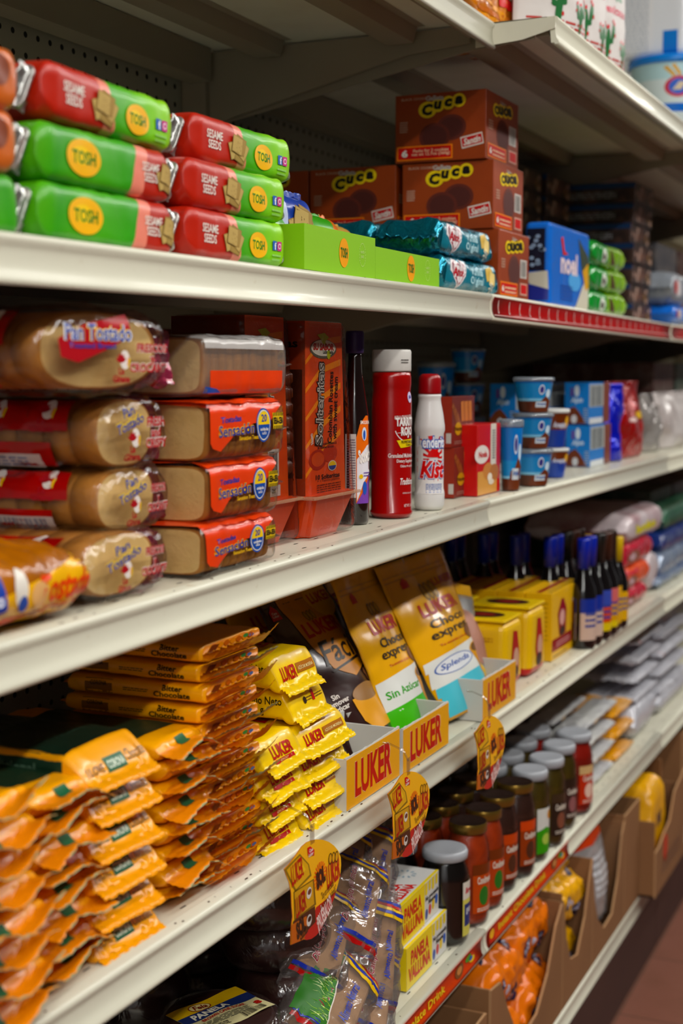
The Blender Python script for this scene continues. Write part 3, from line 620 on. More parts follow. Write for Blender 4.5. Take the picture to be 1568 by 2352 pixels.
# dark chocolate wafer cartons at the back of the second bay
dkb = mat('dark_wafer_box', '#251a18', .4, coat=.2, var=.9, var2='#5a4038', vs=35); 
def dark_box():
    W, D_, H = .165, .20, .0415
    m = M(); m.box(-W/2, W/2, -D_/2, D_/2, 0, H, dkb, .0015); f = FRONT(0, -D_/2, 0); l = LEFT(-W/2, 0, 0)
    R = random.Random(5)
    for k in range(26): m.dec(f, ell(R.uniform(-W*.42, W*.42), R.uniform(H*.2, H*.8), R.uniform(.003, .012), R.uniform(.003, .01)), ink(R.choice(('#7d5a4c', '#5a3a30', '#a88c80', '#3a2620', '#8d6a3c', '#6b4a44'))), 1+k*.06)
    m.dec(l, rect(-D_*.5, D_*.5, H*.72, H*.98), ink('#16355f'), 1); m.dec(l, lines(-D_*.35, D_*.3, H*.25, H*.6, 3, 6), ink('#8b8d92'), 1); return Design(m.build('wafer_box'))
DB = dark_box(); xd = fx(1482, .05); 
for c, (xx, y0, n) in enumerate(((xd, .165, 7), (xd-.19, .30, 7), (xd-.19, .40-.0, 0))):
    for k in range(n): DB.put((xx+.004*((k*7) % 3-1), y0+.004*((k*5) % 3), zs('A', xx)+.001+k*.042), 'dark printed wafer box in the %s stack of the second bay, %s' % (('front', 'rear')[c], ORD[k]), 'wafer box', 'dark wafer boxes', rz=.02*((k*3) % 3-1))
for k in range(7): DB.put((xd-.37, .31, zs('A', xd)+.001+k*.042), 'dark printed wafer box in shade behind the blue bundle, %s' % ORD[k], 'wafer box', 'dark wafer boxes')
# third bay: grey and blue packets cut off by the right edge
gp = mat('pale_grey_wrap', '#8b9097', .3, coat=.4, bump=1, bs=25, var=.5, var2='#5f6f86', vs=12)
for k, (px, pyt, pyb, c) in enumerate(((1556, 622, 700, gp), (1560, 700, 742, bl))):
    y = .03; a = fx(px-26, y); z = fz(px, pyb, y); h = fz(px, pyt, y)-z
    m = M(); flow(m, .2, .12, h*.97, c, 'x', fin=(.01, .01), seed=30+k, wr=.004); m.freeze(); m.dec(FRONT(0, -.07, 0), ell(-.03, h*.5, .03, h*.25), ink('#d9d4d6'), 1); m.dec(FRONT(0, -.07, 0), ell(-.06, h*.5, .015, h*.2), ink('#b5413c'), 1.5)
    o = m.build('snack_packet', loc=(a+.11, y+.06, max(z, zs('A', a)+.001) if k else z)); tag(o, ('crumpled grey snack packet lying on the blue one at the right edge', 'pale blue snack packet on the shelf at the right edge')[k], 'snack packet')
# ================================================================== TOP SHELF ITEMS
zT = 1.746
cact = mat('white_paper_bag', '#d6d0cd', .55, bump=.8, bs=18)
def cactus(m, f, cx, cy, s, lay=1):
    g = ink('#2f6a3d'); rd = ink('#c8323a')
    for (dx, dy, rx, ry, r) in ((0, -.3, .16, .7, 0), (-.35, .1, .12, .35, .2), (.33, .25, .12, .4, -.2), (-.2, -.2, .2, .1, 0), (.2, -.1, .2, .1, 0)):
        m.dec(f, ell(0, 0, rx*s, ry*s), g, lay, rot=r, at=(cx+dx*s, cy+dy*s))
    for (dx, dy) in ((-.35, .5), (-.45, .42), (.33, .7), (.43, .6), (0, .45), (-.1, .42), (.48, .15), (-.5, .1), (.2, -.5)): m.dec(f, ell(cx+dx*s, cy+dy*s, .06*s, .08*s), rd, lay+.6)
def cactus_bag():
    m = M(); pouch(m, .17, .30, .07, cact, seed=4, wr=.005); m.freeze(); f = FRONT(0, -.1, 0)
    m.dec(f, text('Cactus', .07, .02, .0, .155, .02), ink('#2f2a28'), 1); m.dec(f, text('Mexicano', .09, .014, 0, .112, .03), ink('#c8485a'), 1); m.dec(f, text('Nopal', .06, .013, 0, .132, .03), ink('#2f7a4d'), 1); cactus(m, f, -.02, .065, .04); cactus(m, f, .035, .052, .03); cactus(m, f, -.01, .205, .04); m.dec(f, lines(-.07, .07, .02, .04, 3, 3), ink('#b5413c'), 1)
    return Design(m.build('tostada_bag'))
cb1 = cactus_bag(); yT = -.06
for k, (pa, nm) in enumerate(((1270, 'nearest'), (1326, 'middle'), (1376, 'farthest'))):
    cb1.put((fx(pa, yT)+.1, yT+.045, zT+.001), 'white bag with green cactus print on the top shelf, %s of three' % nm, 'snack bag', rz=-.35+.05*k)
chip = mat('clear_chip_bag', '#c87b22', .2, coat=.7, bump=2, bs=22, var=.6, var2='#8a3d14', vs=18)
m = M(); flow(m, .22, .15, .075, chip, 'x', fin=(.015, .015), seed=41, wr=.008, curl=.006); m.freeze(); f = FRONT(0, -.1, 0)
R = random.Random(9)
for k in range(7): m.dec(f, ell(-.07+k*.02, .02+.006*(k % 3), .045, .0035), ink(('#d9922c', '#b8651c')[k % 2]), 1+k*.2, rot=R.uniform(-.2, .2), at=(0, 0))
m.dec(f, rays(.055, .025, .004, .02, 9, .6), ink('#e6c21c'), 3); m.dec(f, ell(.055, .025, .008), ink('#3c2a14'), 4); m.dec(f, rect(.075, .11, .01, .06), ink('#d8d4ce'), 3); m.dec(f, rect(-.02, .03, .045, .06), ink('#c5262a'), 3); m.dec(f, ell(.095, .06, .02, .01), ink('#2f6a2d'), 4)
o = m.build('chip_bag', loc=(2.02, .10, zT)); tag(o, 'shiny bag of orange chips on the top shelf just past the bracket', 'snack bag')
o.rotation_euler.z = -.1
# tubs with blue lids
tubm = mat('pale_blue_tub', bands=[(0, '#dbe6e8'), (.055, '#1a6fd0'), (.072, '#dfecee'), (.12, '#c2e2e8')], axis=2, rough=.3, coat=.4)
lidb = mat('blue_lid', '#1a86e0', .25, coat=.5)
def wipes_tub():
    r = empty('plastic_tub'); m = M(); m.lathe([(0, 0), (.072, 0), (.076, .004), (.088, .158), (.088, .16)], tubm, 56); m.freeze()
    f = ((-.12*cos(.9), -.12*sin(.9), 0), (sin(.9), -cos(.9), 0), (0, 0, 1))
    m.dec(f, ell(-.045, .105, .021), ink('#c8414e'), 1); m.dec(f, ell(-.045, .105, .0155), ink('#2f5fc4'), 2); m.dec(f, poly([(-.055, .098), (-.04, .098), (-.033, .114), (-.045, .114)]), ink('#d9c9b0'), 3); m.dec(f, rect(-.012, .012, -.003, .003), ink('#dcae5c'), 1, rot=-.9, at=(-.06, .135)); m.dec(f, rect(-.012, .012, -.003, .003), ink('#dcae5c'), 1, rot=-1.0, at=(-.05, .138))
    m.dec(f, ell(.035, .130, .012, .010), ink('#1f62c8'), 1); m.dec(f, lines(.0, .05, .057, .069, 2, 3), ink('#9cc4f0'), 1); m.dec(f, text('baby', .03, .02, .05, .09), ink('#2a6fc8'), 1); m.dec(f, rect(-.002, .002, -.015, .015), ink('#3f9a6a'), 1, rot=-.4, at=(.05, .11)); m.build('body', r)
    m = M(); m.lathe([(0, .006), (.07, .006), (.078, .010), (.088, .010), (.092, .006), (.0925, -.006), (.089, -.007)], lidb, 56); m.build('lid', r).location = (0, 0, .160)
    return Design(r)
TB = wipes_tub(); xt = fx(1540, 0)+.02
TB.put((xt-.1, -.0, zT+.001), 'pale blue plastic tub with a bright blue lid on the top shelf', 'tub')
TB.put((xt+.11, -.0, zT+.001), 'second blue-lidded tub behind the first, cut off at the right edge', 'tub')
wp = mat('white_plastic_pack', '#eef1f5', .3, coat=.4, bump=.8, bs=14)
m = M(); m.box(-.02, .22, 0, .19, 0, .22, wp, .02, seg=4); m.freeze(); f = LEFT(-.05, .1, 0); m.dec(f, rect(-.05, .03, .0, .2), ink('#f1f2f4'), 1); m.dec(f, lines(-.045, .02, .01, .19, 24, 7), ink('#b9c0c9'), 2); m.dec(f, rect(.05, .08, 0, .05), ink('#2d7fd2'), 1); m.dec(f, ell(-.08, .01, .03), ink('#2d7fd2'), 1)
o = m.build('white_pack', loc=(xt-.02-.12, -.04, zT+.172)); tag(o, 'white plastic-wrapped pack with a printed panel lying on the blue-lidded tubs', 'snack bag')
# ================================================================== BREAD SHELF
clear = film('clear_film', base=.035, rough=.14, bump=.7, bs=30)
clear2 = film('clear_film_hazy', base=.05, rough=.16, bump=.8, bs=24, haze=.10, hazecol='#e8e2da')
toast = mat('toast_crust', '#b97f45', .75, bump=.6, bs=90, var=.7, var2='#8a5326', vs=22); crumb = mat('toast_crumb', '#ecca90', .85, bump=.35, bs=160, var=.4, var2='#d9ae6c', vs=30)
redf = mat('red_film_print', '#a5141c', .25, coat=.5, bump=.8, bs=24); whf = ink('#ece3dd'); rdt = ink('#a3202a'); blt = ink('#2a3f9a'); ylt = ink('#f0d028')
def toast_slices(W, H, L_, n, ax, rn=3.0, gap=.0012):
    m = M(); t = L_/n; R = random.Random(n)
    for k in range(n):
        b = bmesh.new(); a0 = -L_/2+k*t+gap/2; ds = R.uniform(.985, 1.01); rg = []
        for (a, sc, mi_) in ((a0, .93, 0), (a0+.001, 1, 0), (a0+t-gap-.001, 1, 0), (a0+t-gap, .93, 0)):
            ring = []
            for i in range(36):
                q = 2*pi*i/36; x = sgnp(cos(q), 2/rn)*W/2*sc*ds; z = sgnp(sin(q), 2/rn)*H/2*sc*ds+H/2; x += noise.noise(Vector((x*30, z*30, k)))*.0015
                ring.append(b.verts.new((a, x, z) if ax == 'x' else (x, a, z)))
            rg.append(ring)
        for A, B in zip(rg, rg[1:]):
            for i in range(36): b.faces.new((A[i], A[(i+1) % 36], B[(i+1) % 36], B[i])).smooth = True
        for A in (rg[0], rg[-1]): b.faces.new(A).material_index = 1
        bmesh.ops.recalc_face_normals(b, faces=b.faces[:]); m.add(b, [toast, crumb])
    return m
def gitana_logo(m, f, x, y, s, lay=3):
    m.dec(f, ell(x+s*.25, y+s*.25, s*.42, s*.5), whf, lay); m.dec(f, rays(x+s*.3, y+s*.15, s*.3, s*.48, 1, .5, -.9, 1.8), ylt, lay+.3)
    for a in range(5): m.dec(f, ell(0, s*.2, s*.1, s*.26), rdt, lay+.5+.05*a, rot=-1.2+a*.6, at=(x-s*.1, y+s*.15))
    m.dec(f, rays(x+s*.25, y+s*.2, s*.30, s*.40, 1, .36, -.8, 3), ink('#e27a2c'), lay+.7)
    m.dec(f, text('La\nGitana', s*1.5, s*.8, x-s*.1, y-s*.55, .045), rdt, lay+1)
def toast_bag(W, H, L_, variant, seed):
    r = empty('bread_bag'); s = toast_slices(W*.9, H*.9, L_*.9, 9, 'y', 2.6); o = s.build('toast_slices', r); o.location = (0, .0, H*.05)
    m = M(); flow(m, L_, W, H, clear, 'y', fin=(0, .02), e=(.016, .05), n=3, seed=seed, wr=.004, pleat=.003, hend=H*.30, wend=.86, nseg=56, nb=20)
    m.freeze(); fL = LEFT(-W, 0, 0); fF = FRONT(0, -L_, 0); rr = R_ = random.Random(seed)
    # red bands with repeated emblem along the long side
    m.dec(fL, rect(-L_*.4, L_*.36, H*.55, H*.93), redf, 1); m.dec(fL, rect(-L_*.4, L_*.30, H*.08, H*.40), redf, 1)
    for k in range(4):
        u = -L_*.30+k*L_*.19; gitana_logo(m, fL, u, H*.76, H*.24, 2)
    if variant == 1: m.dec(fL, rect(-L_*.1, L_*.25, H*.06, H*.24), ink('#d9d0cc'), 2); m.dec(fL, lines(-L_*.08, L_*.2, H*.08, H*.22, 3, 4), ink('#8088a8'), 3)
    if variant == 2: m.dec(fL, rect(-L_*.1, L_*.3, H*.03, H*.3), ink('#cfc4c0'), 2); m.dec(fL, bars(-L_*.08, L_*.28, H*.05, H*.27, 22, 3), ink('#8f8f9c'), 3)
    # end face
    if variant == 0:
        m.dec(fF, poly([(-W*.40, H*.62), (-W*.2, H*.8), (W*.12, H*.92), (W*.13, H*.66), (-W*.06, H*.50), (-W*.26, H*.36), (-W*.38, H*.42)]), ink('#a8202a'), 2)
        m.dec(fF, text('Pan Tostado', W*.50, H*.20, -W*.11, H*.70, .09), ylt, 2.5, rot=.0); m.dec(fF, text('Pan Tostado', W*.50, H*.20, -W*.11, H*.70, .045), ink('#e9ecf5'), 3.5); m.dec(fF, text('Pan Tostado', W*.48, H*.185, -W*.11, H*.70, .012), blt, 4.2); m.dec(fF, text('Toasted Bread', W*.34, H*.06, -W*.16, H*.55, .02), blt, 4)
        gitana_logo(m, fF, W*.06, H*.34, H*.22, 3)
        m.dec(fF, text('FRESCOS\ny\nCROCANTES', W*.36, H*.34, W*.30, H*.42, .075), whf, 2.2); m.dec(fF, text('FRESCOS\ny\nCROCANTES', W*.36, H*.34, W*.30, H*.42, .03), ink('#b5222c'), 3.2)
    else:
        m.dec(fF, text('Pan\nTostado', W*.42, H*.30, -W*.16, H*.80, .09), ylt, 2.5, rot=.25, at=(W*.12, 0)); m.dec(fF, text('Pan\nTostado', W*.42, H*.30, -W*.16, H*.80, .02), blt, 3.6, rot=.25, at=(W*.12, 0))
        gitana_logo(m, fF, -W*.10, H*.38, H*.25, 3)
        a, b_ = (('FRESH\nand\nCRISPY', 0), ('FRESCOS\ny\nCROCANTES', 0))[variant == 2]
        m.dec(fF, text(a, W*.34, H*.42, W*.27, H*.5, .075), whf, 2.2); m.dec(fF, text(a, W*.34, H*.42, W*.27, H*.5, .03), ink('#b5222c'), 3.2)
    pw_ = m.build('printed_wrap', r)
    # gathered tail of the bag sticking out at the right
    m = M(); pk_ = film('rose_film', tint='#e8a0b0', base=.08, bump=.9, haze=.35, hazecol='#b04060')
    flow(m, .05, H*.75, .012, pk_, 'x', fin=(.0, .012), seed=seed+3, wr=.006, e=.02, curl=.006, z0=0, nseg=30); m.freeze(); 
    m.dec(FRONT(0, -.05, 0), rect(-.012, .012, -.004, .006), redf, 1); o = m.build('bag_tail', pw_); o.location = (W*.52, -L_*.36, H*.5); o.rotation_euler = (radians(80), radians(8), radians(-6)); return r
def put_bag(pl, pr, pt, pb, y, variant, seed, label, ry=0, rx=0, rz=0, L_=.26, z=None):
    a, b_ = fx(pl, y), fx(pr, y); z0 = fz((pl+pr)/2, pb, y) if z is None else z; H = fz((pl+pr)/2, pt, y)-z0; r = toast_bag(b_-a, H, L_, variant, seed)
    r.location = ((a+b_)/2, y+L_/2, z0); r.rotation_euler = (rx, ry, rz); return tag(r, label, 'bread bag')
zB = zs('B', 1.0)
put_bag(205, 392, 1218, 1362, .010, 2, 14, 'clear red-printed toast bag, bottom one of the pile, behind the yellow toast packet', z=zB+.001)
put_bag(228, 392, 1070, 1228, .03, 2, 12, 'clear red-printed toast bag with a barcode, second from the bottom of the pile', rz=.05)
put_bag(236, 388, 908, 1082, .03, 1, 11, 'clear red-printed toast bag with a white panel, second from the top of the pile', rz=.03)
put_bag(132, 405, 705, 905, .012, 0, 10, 'large clear toast bag tilted on top of the pile, label facing the aisle', rz=-.06, ry=.0)
# yellow toast packet, lower left
yw = mat('yellow_toast_wrap', bands=[(-.3, '#b06526'), (.056, '#b06526')], axis=2, **PK); ytw = mat('yellow_print_film', '#f0b811', .28, coat=.5, bump=.7, bs=25); brn = mat('toast_brown_film', '#a9682f', .25, coat=.6, bump=.9, bs=22, var=.6, var2='#7c421a', vs=14)
a, b_ = fx(-75, -.0), fx(216, .0); zb = zs('B', a)+.001; hh = fz(60, 1262, .0)-zb
m = M(); flow(m, b_-a, .17, hh*.98, brn, 'x', fin=(.01, .0), e=.035, seed=17, wr=.004, n=3, hend=hh*.2); m.freeze(); f = FRONT(0, -.12, 0); hl = (b_-a)/2
m.dec(f, poly([(-hl*.99, .003), (hl*.94, .003), (hl*.98, hh*.5), (hl*.92, hh*.83), (hl*.3, hh*.66), (-hl*.99, hh*.38)]), ytw, 1)
m.dec(f, text('Tostadas', .075, .022, .045, hh*.47, .03, .2), ink('#e0521a'), 2.5, rot=.0); m.dec(f, text('tostadas de pan', .06, .006, .045, hh*.24, .02), ink('#d9641e'), 2)
m.dec(f, poly([(-.072, .010), (-.034, .020), (-.034, .045), (-.072, .032)]), ink('#25409a'), 2); m.dec(f, text('Bimbo', .032, .010, -.053, .028, .03), ink('#e6e9f2'), 3); m.dec(f, ell(-.016, .034, .008, .014), ink('#ece6dc'), 2); m.dec(f, ell(-.014, .022, .005, .006), ink('#2f4fa0'), 3); m.dec(f, ell(.006, .026, .011, .010), ink('#e0b07a'), 2.5); m.dec(f, rect(-.03, .02, .008, .013), ink('#d94f1c'), 2.2)
o = m.build('toast_packet', loc=((a+b_)/2, .088, zb)); tag(o, 'yellow and brown toast packet lying at the lower left of the bread shelf', 'bread packet')
# square toast packs with orange label
orl = mat('orange_label_film', '#e04e10', .3, coat=.5, bump=.7, bs=30); hz = ink('#e5c218')
def square_pack(W, H, D_, seed, top=False):
    r = empty('toast_pack'); o = toast_slices(D_*.92, H*.93, W*.92, 10, 'x', 6).build('toast_slices', r); o.location = (0, 0, H*.03)
    m = M(); flow(m, W, D_, H, clear2 if top else clear, 'x', fin=(0, .014), e=(.004, .008), n=9, seed=seed, wr=.0018, hend=H*.42, wend=.98, nseg=64, curl=.004); m.freeze(); f = FRONT(0, -D_, 0); l = LEFT(-W, 0, 0); t = TOP(0, 0, H*1.5)
    if not top:
        m.dec(f, poly([(-W*.485, H*.98), (W*.46, H*.99), (W*.46, H*.90), (W*.3, H*.62), (W*.06, H*.60), (-W*.2, H*.42), (-W*.36, H*.18), (-W*.46, H*.24), (-W*.485, H*.32)]), orl, 1)
        m.dec(t, rect(-W*.485, W*.46, -D_*.48, D_*.2), orl, 1); m.dec(t, rect(-W*.485, W*.4, D_*.2, D_*.3), ink('#2f57b0'), 1)
        m.dec(f, text('Sensación', W*.47, H*.20, -W*.155, H*.53, .06), ink('#f2c21c'), 2, rot=.03); m.dec(f, text('Sensación', W*.46, H*.19, -W*.155, H*.53, .015), ink('#23388f'), 3, rot=.03)
        m.dec(f, text('Tostadas', W*.26, H*.10, -W*.22, H*.71, .03), ink('#23388f'), 2, rot=.03); m.dec(f, text('Sensation Toast', W*.26, H*.07, 0, H*.37, .02), ink('#f2c21c'), 2)
        m.dec(f, ell(W*.20, H*.56, W*.10, H*.29), ink('#1e4a9c'), 2); m.dec(f, ell(W*.20, H*.56, W*.088, H*.26), ink('#e9e6da'), 2.5); m.dec(f, ell(W*.20, H*.56, W*.08, H*.24), ink('#1e4a9c'), 3)
        m.dec(f, ell(W*.20, H*.57, W*.078, H*.225, a0=0, a1=pi), ink('#f0cc1c'), 3.5); m.dec(f, text('20', W*.07, H*.13, W*.20, H*.68, .02), ink('#23388f'), 4.5); m.dec(f, text('unidades\nu.d.s', W*.11, H*.12, W*.20, H*.46, .02), ink('#f2f2ee'), 4.5)
        m.dec(f, rect(W*.335, W*.485, H*.48, H*.76), hz, 2)
        for k in range(7): m.dec(f, poly([(W*(.34+k*.021), H*.70), (W*(.35+k*.021), H*.70), (W*(.357+k*.021), H*.76), (W*(.347+k*.021), H*.76)]), blk, 3); m.dec(f, poly([(W*(.34+k*.021), H*.48), (W*(.35+k*.021), H*.48), (W*(.357+k*.021), H*.54), (W*(.347+k*.021), H*.54)]), blk, 3)
        m.dec(f, text('SEBA-SEBA', W*.14, H*.12, W*.41, H*.62, .04), blk, 3)
    else:
        m.dec(f, rect(-W*.44, W*.44, .002, H*.42), orl, 1); m.dec(f, poly([(-W*.485, .003), (-W*.3, .003), (-W*.36, H*.12), (-W*.485, H*.16)]), ink('#2656b8'), 2); m.dec(f, rect(-W*.485, W*.46, H*.78, H*1.0), film('milky_seal', haze=.75, hazecol='#cfcbc8', base=.05), 1)
        m.dec(t, rect(-W*.4, W*.46, -D_*.48, D_*.4), film('milky_seal'), 1)
    m.build('clear_wrap', r)
    m = M(); pouch(m, H*.8, .03, .003, clear2, seed=seed, wr=.006, nu=14, nv=10); o = m.build('crumpled_seam', r); o.location = (W*.5, -D_*.1, H*.5); o.rotation_euler = (0, radians(90), radians(0)); o.rotation_euler = (radians(90), 0, radians(20)); 
    return r
for k, (pl, pr, pt, pb, nm) in enumerate(((462, 636, 1196, 1335, 'bottom'), (478, 640, 1058, 1192, 'second from the bottom'), (480, 652, 918, 1056, 'third from the bottom'), (478, 655, 772, 908, 'topmost, with a milky seal'))):
    y = .012+(-.006, .0, .0, .004)[k]; a, b_ = fx(pl, y), fx(pr, y); z0 = zs('B', 1.2)+.001 if k == 0 else fz((pl+pr)/2, pb, y); H = fz((pl+pr)/2, pt, y)-z0
    r = square_pack(b_-a, H, .115, 60+k, k == 3); r.location = ((a+b_)/2, y+.0575, z0); r.rotation_euler.z = (.03, .01, .0, -.03)[k]
    tag(r, 'square orange-labelled toast pack, %s of its pile' % nm, 'bread pack')

# tall rosette-biscuit cartons with flared tub base
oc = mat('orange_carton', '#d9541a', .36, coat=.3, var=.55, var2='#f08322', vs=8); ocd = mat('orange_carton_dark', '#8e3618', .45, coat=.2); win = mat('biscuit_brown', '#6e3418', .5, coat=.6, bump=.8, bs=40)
tubc = mat('orange_tub', '#e2591a', .4, coat=.2)
def rosette_box(W, D_, H, txt=True):
    r = empty('biscuit_carton'); fo = .012                     # fo: front flare at the base
    m = M(); zt = H*.2
    m.prism([(-W/2, zt), (W/2+.010, zt), (W/2-.001, H), (-W/2, H)], -D_/2, D_/2, oc, 'xz')
    f = FRONT(0, -D_/2, 0); l = LEFT(-W/2, 0, 0)
    for k in range(5): m.dec(f, poly([(-W*.5, H*(.28+.13*k)), (-W*.5, H*(.30+.13*k)), (-W*.1, H*(.40+.13*k)), (W*.46, H*(.50+.11*k)), (W*.46, H*(.47+.11*k)), (-W*.1, H*(.37+.13*k))]), ink('#ef8f2a'), 1)
    m.dec(f, ell(-W*.02, H*.875, W*.36, H*.045), ink('#5a5648'), 1.5); m.dec(f, ell(-W*.02, H*.88, W*.33, H*.038), ink('#e6e0d0'), 2.2); m.dec(f, text('SU SABOR', W*.56, H*.034, -W*.02, H*.885, .05), ink('#b5322a'), 3); m.dec(f, text('Latin Taste', W*.28, H*.018, W*.1, H*.862, .02), blk, 3)
    m.dec(f, poly([(-W*.2, H*.94), (0, H*.95), (W*.12, H*.93), (W*.02, H*.91), (W*.05, H*.895), (-W*.05, H*.90), (-W*.1, H*.92)]), ink('#b9c02a'), 3); m.dec(f, ell(W*.12, H*.85, W*.05, H*.022), ink('#b9c02a'), 2.5)
    if txt:
        at = (-W*.12, H*.62); m.dec(f, text('Solteritas', H*.40, W*.24, 0, 0, .09), blk, 2, rot=pi/2-.06, at=at); m.dec(f, text('Solteritas', H*.385, W*.21, 0, 0, .05), ink('#d8d0c4'), 3, rot=pi/2-.06, at=at); m.dec(f, text('Solteritas', H*.38, W*.19, 0, 0, .0), ink('#4a4540'), 3.7, rot=pi/2-.06, at=at)
        m.dec(f, text('Colombian Rosettes\nwith sweet cream', H*.34, W*.25, 0, 0, .02), blk, 2, rot=pi/2-.06, at=(W*.24, H*.60)); m.dec(f, text('Nuevo', H*.05, W*.08, 0, 0, .03), ink('#ddd2c8'), 2, rot=pi/2+.3, at=(-W*.34, H*.46))
        m.dec(f, text('Biscuits colombiens à\nla crème douce', W*.6, H*.03, W*.04, H*.425, .02), blk, 2)
        m.dec(f, ell(-W*.18, H*.36, W*.23, H*.048), ink('#a5301a'), 1.5); m.dec(f, ell(W*.16, H*.385, W*.2, H*.042), ink('#b23a1c'), 1.8); m.dec(f, ell(-W*.18, H*.362, W*.17, H*.034), ink('#c9501f'), 2.2)
        m.dec(f, ell(W*.22, H*.325, W*.12, H*.025), ink('#d9cbb8'), 2); m.dec(f, ell(W*.22, H*.325, W*.10, H*.021, a0=0, a1=pi), ink('#e6c21c'), 2.6); m.dec(f, ell(W*.22, H*.325, W*.10, H*.021, a0=pi, a1=2*pi), ink('#24408a'), 2.6)
        m.dec(f, text('10 Solteritas', W*.66, H*.024, W*.1, H*.278, .02), blk, 2); m.dec(f, text('+ 1 Tarrina plástica', W*.62, H*.015, W*.12, H*.258), blk, 2); m.dec(f, lines(-W*.2, W*.46, H*.205, H*.248, 4, 8), ink('#6a2a14'), 2)
    else:
        m.dec(f, rect(W*.05, W*.34, H*.30, H*.42), ink('#d9d4cc'), 2); m.dec(f, bars(W*.08, W*.3, H*.31, H*.41, 16), blk, 3); m.dec(f, rect(-W*.3, W*.38, H*.21, H*.26), ink('#d5cfc4'), 2); m.dec(f, text('26', W*.1, H*.02, W*.2, H*.235, .02), blk, 3)
        m.dec(f, text('Solteritas', H*.40, W*.24, 0, 0, .05), ink('#d8d0c4'), 2, rot=pi/2-.06, at=(W*.1, H*.62)); m.dec(f, text('Solteritas', H*.4, W*.2, 0, 0, .0), ink('#4a4540'), 3, rot=pi/2-.06, at=(W*.1, H*.62))
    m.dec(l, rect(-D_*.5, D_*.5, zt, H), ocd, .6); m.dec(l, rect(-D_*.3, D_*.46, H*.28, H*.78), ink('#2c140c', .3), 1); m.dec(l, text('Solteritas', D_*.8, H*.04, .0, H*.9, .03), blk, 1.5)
    m.build('carton', r)
    m = M()
    for k in range(7): m.lathe([(0, 0), (D_*.30, 0), (D_*.36, .006), (D_*.36, .014), (D_*.3, .020), (0, .020)], win, 20, Matrix.Translation((-W/2+D_*.22, -D_*.05, H*.29+k*H*.068)) )
    m.build('rosette_biscuits', r)
    m = M(); b = bmesh.new(); q = [(-W*.44, -D_*.47, 0), (W*.5, -D_*.47, 0), (W*.5, D_*.42, 0), (-W*.44, D_*.42, 0)]; u = [(-W/2-.004, -D_/2-.012, zt), (W/2+.018, -D_/2-.012, zt), (W/2+.018, D_/2, zt), (-W/2-.004, D_/2, zt)]
    lo = [b.verts.new(p) for p in q]; hi = [b.verts.new(p) for p in u]; b.faces.new(lo[::-1]); b.faces.new(hi)
    for i in range(4): b.faces.new((lo[i], lo[(i+1) % 4], hi[(i+1) % 4], hi[i]))
    bmesh.ops.bevel(b, geom=[e for e in b.edges if abs(e.verts[0].co.z-e.verts[1].co.z) > .01], offset=.01, segments=3, affect='EDGES'); m.add(b, tubc); m.box(-W/2-.007, W/2+.021, -D_/2-.015, D_/2, zt-.004, zt-.0005, film('cloudy_plastic', base=.1, haze=.4, hazecol='#e0b090'), .001); m.build('tub_base', r)
    m = M(); m.box(-W/2-.008, W/2+.017, -D_/2-.015, D_/2+.003, .002, H+.002, film('shrink_film', base=.012, rough=.1, bump=.5, bs=40), .012, seg=5)
    for v in m.bm.verts:
        t = min(1, max(0, (v.co.z-zt)/(H-zt)*2.2)); s = 1-.11*t; s *= (.90+.10*min(1, v.co.z/zt)) if v.co.z < zt else 1; v.co.x = v.co.x*s; v.co.y = v.co.y if v.co.y > 0 else v.co.y+ .012*t
    m.build('shrink_wrap', r); return r
yq = .045; a, b_ = fx(703, yq), fx(786, yq); zb = zs('B', a)+.001; hq = fz(745, 740, yq)-zb
r = rosette_box(b_-a, .085, hq); r.location = ((a+b_)/2-.002, yq+.0425, zb); tag(r, 'tall orange shrink-wrapped biscuit carton with upright lettering beside the syrup bottle', 'biscuit carton')
yq = .06; a2, b2 = fx(598, yq), fx(655, yq); hq2 = fz(630, 728, yq)-zb
r = rosette_box(.088, .085, hq2, False); r.location = (b2-.046, yq+.0425, zb); tag(r, 'tall orange biscuit carton with barcode, behind the square toast packs', 'biscuit carton')
r = rosette_box(.088, .085, hq*.97); r.location = ((a+b_)/2-.004, yq+.175, zb); tag(r, 'orange biscuit carton standing in shade behind the front two', 'biscuit carton')

# ---- bottles
def onshelf(px, pyb, sk, wpx, z=None):
    z = zs(sk, 1.6) if z is None else z
    for _ in range(4):
        P = G(px, pyb, z); Z = dist(P); R = wpx*Z/(2*FPX); d = Vector((P.x-CP.x, P.y-CP.y, 0)).normalized(); c = P+d*R
        if sk: z = zs(sk, c.x)
    return c, R
def face_frame(z=0, yaw=0.0):                        # print frame on a round body, turned a little towards the near end
    return ((-.1*sin(yaw), -.1*cos(yaw), z), (cos(yaw), -sin(yaw), 0), (0, 0, 1))
syr = mat('dark_syrup_glass', '#150808', .08, coat=1, spec=.8); pur = mat('purple_cap', '#2e1f52', .45, bump=.2, bs=150)
c, R = onshelf(832, 1208, 'B', 66); H = zx(820, 762, c.x)-c.z; c.y += .01
r = empty('syrup_bottle', (c.x, c.y, c.z+.001)); m = M()
m.lathe([(0, 0), (R*.9, 0), (R, .004), (R, H*.50), (R*.97, H*.56), (R*.72, H*.68), (R*.52, H*.78), (R*.46, H*.86), (R*.46, H*.9), (0, H*.9)], syr, 48); m.freeze()
f = face_frame(0, .72); m.dec(f, rect(-R*.92, -R*.35, H*.14, H*.47), ink('#cfc9c4'), 1); m.dec(f, lines(-R*.88, -R*.4, H*.16, H*.45, 22, 4), ink('#6b5a6b'), 2)
